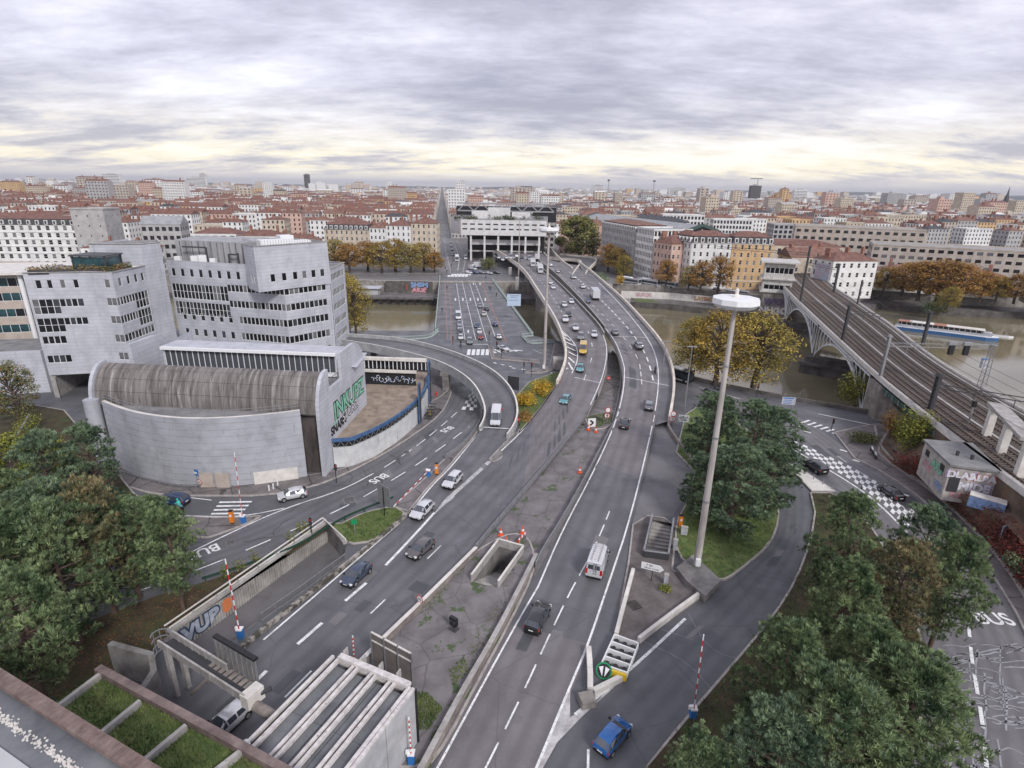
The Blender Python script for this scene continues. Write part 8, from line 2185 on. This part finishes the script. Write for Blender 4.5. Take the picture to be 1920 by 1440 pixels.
def rider(label,px,hd,z,coat=None,mlab='motorbike',col='black'):
 t,p,yaw = motorbike(mlab,px,hd,z,col)
 r = thing('person',label,'person',(p.x,p.y,p.z),yaw,'riders');b = link('body',_ridem,r)
 if coat: b.material_slots[0].link = 'OBJECT';b.material_slots[0].material = coat
 m = MB();m.lathe([(.06,1.5),(.13,1.55),(.145,1.65),(.10,1.75),(.03,1.78)],(.08,0,0),10);part('helmet',m,[BLACK if not coat else TEAL],r,smooth=60)
rider('rider in black with a helmet on the motorbike on the outgoing carriageway',(1228,700),(1224,685),zv,None,'black motorbike driving away near the right edge line of the viaduct')
rider('rider in black at the head of the left queue on the flat bridge',(864,650),(864,660),0,None,'motorbike at the stop line of the flat bridge')
rider('rider in a turquoise coat beside the dark crossover at the auditorium',(337,956),(318,950),0,TEAL,'scooter beside the dark crossover at the auditorium','teal')
t = motorbike('dark motorbike parked on the pavement by the red hedge',(1640,858),(1632,845),.13,'silver')
motorbike('light motorbike parked behind the dark one by the red hedge',(1634,848),(1628,838),.13,'white')
# -- trees and planting
def leafmat(name,c1,c2,hue=.0,scale=.45,rough=.65,isl=.6):
 m = mat(name,c1,rough,col2=c2,scale=scale,island=isl,detail=3)
 t = m.node_tree;b = t.nodes['Principled BSDF'];b.inputs['Specular IOR Level'].default_value = .25
 tl = t.nodes.new('ShaderNodeBsdfTranslucent');mx = t.nodes.new('ShaderNodeMixShader');mx.inputs[0].default_value = .15;t.links.new(b.inputs['Base Color'].links[0].from_socket,tl.inputs[0])
 t.links.new(b.outputs[0],mx.inputs[1]);t.links.new(tl.outputs[0],mx.inputs[2]);t.links.new(mx.outputs[0],t.nodes['Material Output'].inputs[0])
 return m
PINE = leafmat('pine_needles',(.06,.105,.05),(.30,.37,.18),scale=.35)
PINEB = leafmat('pine_needles_brown',(.09,.095,.05),(.35,.285,.155),scale=.5)
PINED = leafmat('pine_needles_blue',(.055,.095,.06),(.25,.33,.20),scale=.4)
YGREEN = leafmat('yellow_green_leaves',(.10,.13,.018),(.29,.28,.05),scale=.4)
AUT = leafmat('autumn_leaves',(.17,.125,.025),(.46,.30,.06),scale=.22)
AUTB = leafmat('rust_leaves',(.20,.10,.03),(.46,.25,.07),scale=.2)
AUTY = leafmat('olive_autumn_leaves',(.16,.14,.03),(.44,.33,.075),scale=.22)
GOLD = leafmat('gold_leaves',(.36,.21,.015),(.65,.43,.04),scale=.5)
REDL = leafmat('red_hedge_leaves',(.11,.022,.02),(.28,.075,.05),scale=.5)
OLIVE = leafmat('olive_green_leaves',(.08,.095,.034),(.21,.21,.075),scale=.15)
BARK = mat('bark',(.05,.036,.028),.9,col2=(.13,.10,.085),scale=3,streak=(1,1,.3),bump=.4);BARKP = mat('pine_bark',(.055,.038,.03),.9,col2=(.16,.105,.08),scale=3,streak=(1,1,.3),bump=.4)
def pine_mesh(seed,h,r,mats,tufts=1500,nb=15,low=.28,bw=.05,lean=0.0):
 rng = random.Random(seed);tm = MB();pts = []
 x = y = 0.0
 for i in range(7): pts.append((x,y,h * .92 * i / 6));x += rng.uniform(-.25,.25) + lean;y += rng.uniform(-.25,.25)
 tm.tube(pts,[.30 * (1 - i / 7.2) + .03 for i in range(7)],8)
 def axis(z):
  f = min(5.999,max(0,z / (h * .92) * 6));i = int(f);return Vector(pts[i]).lerp(Vector(pts[i + 1]),f - i)
 fm = MB();pads = []
 for i in range(58):
  f = (i + rng.random()) / 58;z = h * (low + (1 - low) * f)
  R_ = r * (math.sin(math.pi * (.16 + .80 * f)) ** .75) * rng.uniform(.62,1.1)
  a = i * 2.4 + rng.uniform(-.5,.5);c = axis(z) + Vector((math.cos(a) * R_ * .8,math.sin(a) * R_ * .8,rng.uniform(-.3,.5)))
  pads.append((c,Vector((rng.uniform(.8,1.3),rng.uniform(.8,1.3),rng.uniform(.4,.62))) * (r * .22)))
  tm.tube([axis(z - .6),axis(z - .3).lerp(c,.5) + Vector((0,0,-.2)),c],[.08,.055,.025],5,cap=False)
 for k in range(4): pads.append((axis(h * (.90 + .03 * k)) + Vector((rng.uniform(-.5,.5),rng.uniform(-.5,.5),.3)),Vector((.8,.8,.7)) * (r * .26)))
 per = tufts // len(pads)
 for c,rad in pads:
  for _ in range(per):
   v = Vector((rng.gauss(0,1),rng.gauss(0,1),rng.gauss(.35,.8))).normalized() * rng.uniform(.75,1.0)
   if v.z < -.25: v.z *= -.6
   if rng.random() < .14: v *= rng.uniform(1.15,1.7)
   p = c + Vector((v.x * rad.x,v.y * rad.y,v.z * rad.z));dirn = (Vector((v.x,v.y,v.z + .7))).normalized();mi = 0 if rng.random() < .86 else 1
   L = rng.uniform(.34,.52);fm.v.append(tuple(p));pi = len(fm.v) - 1
   for b in range(nb):
    dv = dirn + Vector((rng.uniform(-1,1),rng.uniform(-1,1),rng.uniform(-.6,1))) * 1.0
    dv.normalize();u = dv.cross(Vector((rng.uniform(-.6,.6),rng.uniform(-.6,.6),1))).normalized() * bw * .6;l_ = L * rng.uniform(.7,1.1);k = len(fm.v)
    fm.v += [tuple(p + dv * l_ * .6 - u),tuple(p + dv * l_),tuple(p + dv * l_ * .6 + u)];fm.f.append((pi,k,k + 1,k + 2));fm.m.append(mi)
 return tm.mesh('trunk',[BARKP],smooth=60),fm.mesh('crown',mats)
def broad_mesh(seed,h,r,mats,leaves=5200,size=.42,low=.32,flat_=1.0,bark=BARK,split=.86,nl=26):
 rng = random.Random(seed);tm,fm = MB(),MB();pts = [(0,0,0)]
 for i in range(1,6): pts.append((rng.uniform(-.2,.2) * i * .5,rng.uniform(-.2,.2) * i * .5,h * .75 * i / 5))
 tm.tube(pts,[.34 * h / 13 * (1 - i / 6.2) + .03 for i in range(6)],8)
 lobes = []
 for i in range(nl):
  f = (i + .5) / nl;z = h * lerp(low + .08,.93,f);R_ = r * (math.sin(math.pi * (.2 + .72 * f)) ** .7) * rng.uniform(.55,1.0);a = i * 2.4 + rng.uniform(-.6,.6)
  c = Vector((math.cos(a) * R_ * .74,math.sin(a) * R_ * .74,z));s = r * rng.uniform(.17,.34);lobes.append((c,(s * rng.uniform(.9,1.25),s * rng.uniform(.9,1.25),s * rng.uniform(.65,.95) * flat_)))
  zb = h * lerp(.22,.66,f);k_ = min(4.99,zb / (h * .75) * 5);base = Vector(pts[int(k_)]).lerp(Vector(pts[int(k_) + 1]),k_ - int(k_));mid = base.lerp(c,.5) + Vector((0,0,rng.uniform(.1,.9)))
  tm.tube([base,mid,c,c + (c - mid) * .35 + Vector((0,0,.3))],[.11 * h / 12,.07 * h / 12,.035,.012],5,cap=False)
 lobes.append((Vector((0,0,h * .93)),(r * .35,r * .35,h * .08)))
 per = leaves // len(lobes)
 for c,rad in lobes:
  n0 = len(fm.f);leafcloud(fm,c,rad,int(per * rng.uniform(.75,1.25)),size,rng)
  for i in range(n0,len(fm.f)): fm.m[i] = 0 if rng.random() < split else 1
 return tm.mesh('trunk',[bark],smooth=60),fm.mesh('crown',mats)
def plant_tree(meshes,p,H,h0,label,name,cat='tree',group=None,rz=0,rs=1.0):
 t = thing(name,label,cat,tuple(p),rz,group);s = H / h0;t.scale = (s * rs,s * rs,s);link('trunk',meshes[0],t);link('crown',meshes[1],t);return t
P12 = [pine_mesh(1,12,4.6,[PINE,PINED],2900,low=.12),pine_mesh(2,12,4.2,[PINED,PINE],2700,low=.06),pine_mesh(3,12,4.5,[PINE,PINE],2700,low=.28),pine_mesh(4,12,4.0,[PINEB,PINE],2300,low=.18)]
rt = random.Random(15)
for i,(bx,by,ty,v,rs,lab) in enumerate((
 (1392,925,748,1,1.15,'dark pine behind the lamp mast on the grass bank, tallest of the group'),(1322,880,735,1,1.2,'slender pine at the left of the grass bank beside the lay by'),(1440,890,762,1,1.15,'dark pine at the right edge of the grass bank by the quay road'),(1365,1000,835,1,1.35,'low bushy pine right behind the lamp mast'),(1430,965,830,1,1.1,'bushy dark pine above the kerb of the slip road bend'),(1312,965,850,1,1.1,'dark bushy pine right of the orange call post'),(1345,840,742,2,.9,'open pine at the back of the grass bank'),
 (1555,1140,925,0,.92,'full pine at the far tip of the tree island'),(1690,1150,945,1,1.0,'dark pine on the right side of the tree island'),(1640,1260,1010,3,.95,'brownish pine with bare trunk in the middle of the tree island'),(1735,1235,1000,2,.85,'pine leaning over the quay road'),(1545,1270,1050,2,.85,'pine at the left edge of the tree island above the slip road'),
 (1440,1400,1170,0,.9,'large pine above the blue car'),(1570,1400,1165,2,.95,'tall pine in the middle of the near tree group'),(1640,1490,1230,2,1.2,'pine at the lower right of the near tree group'),(1520,1530,1270,0,1.2,'pine cut by the lower frame edge'),(1300,1560,1390,0,.9,'pine tip at the lower frame edge beside the slip road'),(1420,1560,1330,1,1.0,'pine at the lower frame edge left of centre of the group'),
 (345,1150,955,2,.75,'slim pine in front of the bus lane'),(150,1205,850,0,1.15,'large pine at the left beside the bus lane'),(60,1240,930,2,1.2,'large green pine at the left frame edge'),(215,1150,870,3,.95,'pine behind the slim one left of the bus lane'),(20,1120,850,2,1.2,'dark pine low at the left frame edge'),(130,1030,775,1,1.1,'dark pine in front of the underpass'),(262,1120,935,0,1.0,'small pine left of the slim one'),(195,980,790,1,.9,'dark pine beside the auditorium wall'),(300,1060,930,0,.9,'green pine between the bus lane and the slim pine'),(120,1110,900,1,1.2,'dark full pine in the middle of the left group'),(90,1330,1080,2,1.0,'low pine above the planted beams'))):
 p = W(bx,by,.12);H = min(15.5,max(4,hgt(p,ty) - .4));plant_tree(P12[v],p,H,12,lab,'pine_tree','pine tree','pines around the slip roads' if bx > 900 else 'pines on the left slope',rt.uniform(0,6.28),rs * (10.5 / H if H > 12 else 1.0))
YG = broad_mesh(11,10,4.2,[YGREEN,PINE],6500,.34,.12)
for bx,by,ty,H,lab in ((120,960,800,11,'yellow green leafy tree before the underpass at the left'),(40,950,790,11,'yellow green leafy tree at the left frame edge')): plant_tree(YG,W(bx,by,.12),H,10,lab,'leafy_tree','tree','leafy trees on the left slope',bx)
AT = [broad_mesh(21,14,5.2,[AUT,AUTB],6500,.38,.16,nl=38),broad_mesh(22,14,5.6,[AUT,AUTY],6200,.36,.1,nl=50),broad_mesh(23,14,5.0,[AUTB,AUT],6000,.4,.16,nl=38),broad_mesh(24,14,5.4,[AUTY,AUT],6200,.36,.12,nl=50)]
plant_tree(broad_mesh(25,14,5.2,[OLIVE,AUTB],6500,.36,.1,nl=44),W(38,790,.1),12,14,'dark olive autumn tree beside the low annex at the left frame edge','autumn_tree','tree',None,1,1.1)
def at_tree(bx,by,ty,v,rs,lab,grp,z=0,name='autumn_tree'):
 p = W(bx,by,z);H = min(24,max(5,hgt(p,ty) - .3));return plant_tree(AT[v],p,H,14,lab,name,'tree',grp,rt.uniform(0,6.28),rs * 14 / H * H / 14)
at_tree(1340,722,574,1,1.3,'left one of the two big autumn trees by the river wall','big autumn trees by the river wall');at_tree(1412,727,580,3,1.45,'right one of the two big autumn trees by the river wall','big autumn trees by the river wall')
at_tree(1292,708,590,3,1.1,'smaller autumn tree left of the two big ones','big autumn trees by the river wall')
at_tree(668,638,515,3,.85,'olive autumn tree beside the right wing of the office block',None);at_tree(655,622,505,3,.85,'olive autumn tree half hidden by the office block',None)
for i,x in enumerate((628,655,690,716,742,770,795,815)): at_tree(x,508 + (i % 2) * 3,446 + (i * 7) % 9 - (2 if i in (2,4) else 0) + (20 if i == 7 else 0),(3,2,2,1,0,3,1,2)[i],1.75,'autumn plane tree on the far quay left of the bridge, %s from the left' % ordn[i],'plane trees on the far quay')
for i,(x,by,ty,v) in enumerate(((1155,520,466,0),(1140,515,458,2),(1170,528,480,3),(1248,545,488,2),(1312,555,490,2),(1345,556,480,2),(1290,552,500,3))): at_tree(x,by - 6,ty - 4,v,1.35,('slim autumn tree beside the slip ramp bend','orange autumn tree behind the slip ramp bend','small autumn tree right of the slip ramp','rust coloured tree before the pink gabled house','rust coloured tree before the white corner house','tall rust coloured tree before the ochre house','small autumn tree at the foot of the white corner house')[i],'autumn trees along the right quay')
for i,(x,by,ty,v,rs) in enumerate(((1655,556,498,0,1.2),(1690,560,490,2,1.3),(1720,568,485,2,1.4),(1755,572,483,2,1.5),(1790,575,488,2,1.3),(1835,570,505,2,1.2),(1865,572,515,0,1.1),(1900,574,510,2,1.2),(1775,585,535,3,1.2))): at_tree(x,by - 4,ty,v,rs * 1.25,'autumn tree on the far bank right of the railway, %s from the left' % ordn[i],'autumn trees right of the railway',-1)
GT = broad_mesh(31,16,8.5,[OLIVE,AUTY],9000,.7,.12,1.1)
plant_tree(GT,W(1085,487,0),hgt(W(1085,487,0),404),16,'huge round olive green plane tree beside the interchange','plane_tree','tree',None,.5,1.3)
# bushes
def bush(label,px,z,rad,m,n,size,name='bush',seed=1,cat='bush'):
 p = W(px[0],px[1],z);rng = random.Random(seed);mb = MB();tm = MB()
 for i in range(5):
  a = i * 1.26;c = (math.cos(a) * rad[0] * .45,math.sin(a) * rad[1] * .45,rad[2] * rng.uniform(.5,.9));leafcloud(mb,c,(rad[0] * .6,rad[1] * .6,rad[2] * .6),n // 5,size,rng);tm.tube([(0,0,0),c],[.06,.02],5)
 t = thing(name,label,cat,tuple(p));part('foliage',mb,[m],t);part('stems',tm,[BARK],t)
bush('golden yellow shrub beside the viaduct merge, left part',(985,762),.15,(2.6,2.4,2.4),GOLD,1800,.3,seed=1);bush('golden yellow shrub beside the viaduct merge, right part',(1015,742),.15,(2.8,2.4,2.6),GOLD,1800,.3,seed=2);bush('low brown hedge under the golden shrubs',(985,785),.15,(1.6,3.5,1.2),AUTB,900,.25,'bush',3)
bush('yellow green tree sprouting at the foot of the bridge abutment',(1602,765),-2,(5,3.5,6),YGREEN,2400,.5,'bush',4);bush('yellow shrub hanging over the river wall at the bridge',(1625,755),-1,(3,3,4),GOLD,900,.4,'bush',6)
bush('green and yellow tree beside the graffiti hut',(1705,850),1.5,(3.6,3.4,6.2),YGREEN,3600,.36,'leafy_tree',7,'tree');bush('rust brown shrub beside the yellow green tree at the railway',(1668,822),.5,(2.0,2.0,4.2),AUTB,1600,.32,'bush',8)
bush('dark green shrub bed on the corner before the hut',(1618,828),.1,(3.4,2.2,1.4),OLIVE,1500,.3,'bush',9);bush('dark green shrub beside the container',(1862,985),1.0,(1.8,1.8,2.4),PINED,900,.3,'bush',10);bush('yellowing shrub over the sign board at the right edge',(1892,975),2,(1.8,1.8,2.4),YGREEN,900,.28,'bush',11);bush('green shrub at the right frame edge below the sign board',(1912,1075),1,(2.0,2.0,1.8),PINE,800,.3,'bush',12)
bush('dark hedge between the flat bridge and the viaduct ramp',(915,505),0,(5,5,5),OLIVE,1600,.6,'bush',13);bush('dark green shrubs below the slip ramp bend',(1120,530),0,(6,4,4),PINE,1500,.6,'bush',14);bush('orange young tree before the parked buses',(1162,536),0,(2.2,2.2,4),GOLD,700,.5,'bush',15);bush('green shrub on the far bank above the tour boat bow',(1760,590),-5,(6,4,6),OLIVE,1400,.6,'bush',16);bush('dark green shrub on the far bank right of the railway',(1740,588),-5,(4,3,4),PINED,900,.6,'bush',17);bush('green tuft at the foot of the grey cabinet',(1247,1108),.1,(.9,.7,.6),YGREEN,500,.16,'bush',18);bush('small shrub at the auditorium wall beside the bus sign',(352,905),.1,(.9,.6,1.6),PINE,350,.2,'bush',19);bush('shrub at the left foot of the auditorium wall',(250,880),.1,(.7,.6,1.8),PINE,300,.2,'bush',20)
for i,(x,y) in enumerate(((565,995),(480,1052),(452,1066),(425,1078),(575,990),(545,1012))): bush('thin leafy sapling along the green guard rail, %s from the left' % ordn[[4,2,1,0,5,3][i]],(x,y + 8),.1,(.8,.8,1.5),YGREEN,110,.24,'sapling',30 + i,'sapling')
rgh = random.Random(44);hp = PL([(1658,868),(1700,895),(1750,930),(1800,975),(1848,1022)],.2,60)
mb = MB();tm = MB()
for a,b in zip(resample(Ba[1:5],50),resample(Bb[1:5],50)):
 for t_ in (.08,.36,.64):
  q = a.lerp(b,t_) + Vector((0,0,1.1));leafcloud(mb,q,(1.3,1.3,1.3),95,.27,rgh);tm.bar(q - Vector((0,0,1.2)),q,.06,.06)
t = thing('hedge','long dark red hedge between the right pavement and the railway','hedge',tuple(hp[30]));part('foliage',mb,[REDL],t,world=1);part('stems',tm,[BARK],t,world=1,stuff=True)
ivy = MB();ip = PL([(60,795),(30,850),(20,910),(40,960)],.5,24)
for p in ip: leafcloud(ivy,p + Vector((0,0,1.4)),(2.2,1.6,1.6),180,.3,rgh)
t = thing('hedge','pale green ivy covered wall at the left frame edge','hedge',tuple(ip[12]));part('foliage',ivy,[YGREEN],t,world=1);iw = MB();iw.wallline(ip,2.0,.4);part('wall',iw,[CONC_D],t,world=1)
# grass tufts and fallen leaves where the camera is close enough to see them
gm = MB();lf = MB()
def scatter(pxs,n,mb,hmin,hmax,w,rng,z=.14,lay=False):
 poly = flat(pxs,0,0);xs = [p[0] for p in poly];ys = [p[1] for p in poly];k = 0
 def ins(x,y):
  c = False;j = len(poly) - 1
  for i in range(len(poly)):
   if (poly[i][1] > y) != (poly[j][1] > y) and x < (poly[j][0] - poly[i][0]) * (y - poly[i][1]) / (poly[j][1] - poly[i][1]) + poly[i][0]: c = not c
   j = i
  return c
 while k < n:
  x,y = rng.uniform(min(xs),max(xs)),rng.uniform(min(ys),max(ys))
  k += 1
  if not ins(x,y): continue
  a = rng.uniform(0,6.28);d = Vector((math.cos(a),math.sin(a),0));e = Vector((-d.y,d.x,0));p = Vector((x,y,z))
  if lay: s = rng.uniform(hmin,hmax);mb.face([p + d * s,p + e * s * .6 + Vector((0,0,rng.uniform(0,.04))),p - d * s,p - e * s * .6])
  else:
   for _ in range(3): a = rng.uniform(0,6.28);d = Vector((math.cos(a),math.sin(a),0));mb.face([p + d * w,p - d * w,p + Vector((rng.uniform(-.15,.15),rng.uniform(-.15,.15),rng.uniform(hmin,hmax)))])
scatter([(1268,850),(1360,800),(1440,835),(1458,940),(1444,1022),(1350,1090),(1268,1040),(1303,885)],9000,gm,.15,.4,.04,rgh,.2)
scatter([(1520,930),(1568,930),(1622,975),(1695,1090),(1735,1235),(1730,1340),(1690,1480),(1180,1480),(1290,1345),(1448,1160),(1520,1015)],9000,gm,.12,.4,.04,rgh,.16)
scatter([(640,985),(683,964),(738,952),(762,966),(705,1013),(650,1020)],2500,gm,.1,.3,.035,rgh,.13)
scatter([(1150,668),(1160,672),(1163,730),(1155,760),(1148,735)],1500,gm,.1,.3,.04,rgh,.17);scatter([(1100,785),(1120,778),(1149,775),(1147,795),(1112,804)],1500,gm,.1,.3,.04,rgh,.17)
o = struct('grass_tufts',gm,[GBL],kind='stuff')
WEED = MB()
scatter([(775,1300),(800,1300),(830,1330),(805,1370),(780,1370)],1600,WEED,.08,.3,.04,rgh,.1);scatter([(840,1260),(870,1230),(880,1260),(850,1290)],500,WEED,.08,.25,.04,rgh,.1);scatter([(880,1190),(905,1170),(940,1120),(952,1130),(900,1260),(870,1300)],900,WEED,.05,.2,.035,rgh,.1);scatter([(780,1150),(830,1095),(845,1100),(800,1160)],600,WEED,.05,.2,.035,rgh,.1);scatter([(795,1440),(810,1380),(835,1350),(800,1460)],700,WEED,.08,.25,.04,rgh,.1)
struct('median_weeds',WEED,[GBL],kind='stuff')
scatter([(0,1222),(150,1175),(300,1118),(400,1090),(600,990),(318,1190),(240,1255),(100,1320),(0,1300)],9000,lf,.05,.12,0,rgh,.16,True);scatter([(1660,870),(1750,930),(1850,1022),(1910,1110),(1880,1110),(1840,1040),(1745,945)],2500,lf,.05,.1,0,rgh,.15,True)
struct('fallen_leaves',lf,[leafmat('fallen_leaf',(.10,.05,.02),(.26,.12,.05),isl=.6)],kind='stuff')
# autumn tree masses between the far roofs
fm = MB();rf = random.Random(61)
def wood(px0,px1,py0,py1,n,hmin,hmax):
 for _ in range(n):
  p = W(rf.uniform(px0,px1),rf.uniform(py0,py1),0);h = rf.uniform(hmin,hmax);mi = rf.choice((0,0,1,2));n0 = len(fm.f)
  leafcloud(fm,(p.x,p.y,h * .6),(h * .45,h * .45,h * .45),80 if p.y < 900 else 34,h * .16,rf)
  for i in range(n0,len(fm.f)): fm.m[i] = mi
wood(530,700,390,400,70,15,22);wood(1075,1130,392,400,30,14,20);wood(1240,1440,384,392,90,14,20);wood(1380,1560,378,386,90,14,20);wood(1540,1900,376,388,130,14,20);wood(1450,1920,390,404,90,12,18);wood(0,120,362,368,60,20,35);wood(1080,1500,372,378,90,15,22);wood(130,900,364,372,80,14,24);wood(1250,1900,364,370,100,15,26)
struct('distant_trees',fm,[AUTB,AUT,OLIVE],kind='stuff')
# -- haze
hb = bpy.data.meshes.new('haze');hbm = MB();hbm.box((0,6000,-11),(26500,13500,125));
hzm = bpy.data.materials.new('haze_air');hzm.use_nodes = True;nt2 = hzm.node_tree;nt2.nodes.clear()
pv_ = nt2.nodes.new('ShaderNodeVolumePrincipled');pv_.inputs['Color'].default_value = (.80,.84,.92,1);pv_.inputs['Density'].default_value = .00007;pv_.inputs['Anisotropy'].default_value = .3
om_ = nt2.nodes.new('ShaderNodeOutputMaterial');nt2.links.new(pv_.outputs[0],om_.inputs['Volume'])
HZ = struct('haze',hbm,[hzm],kind='stuff')
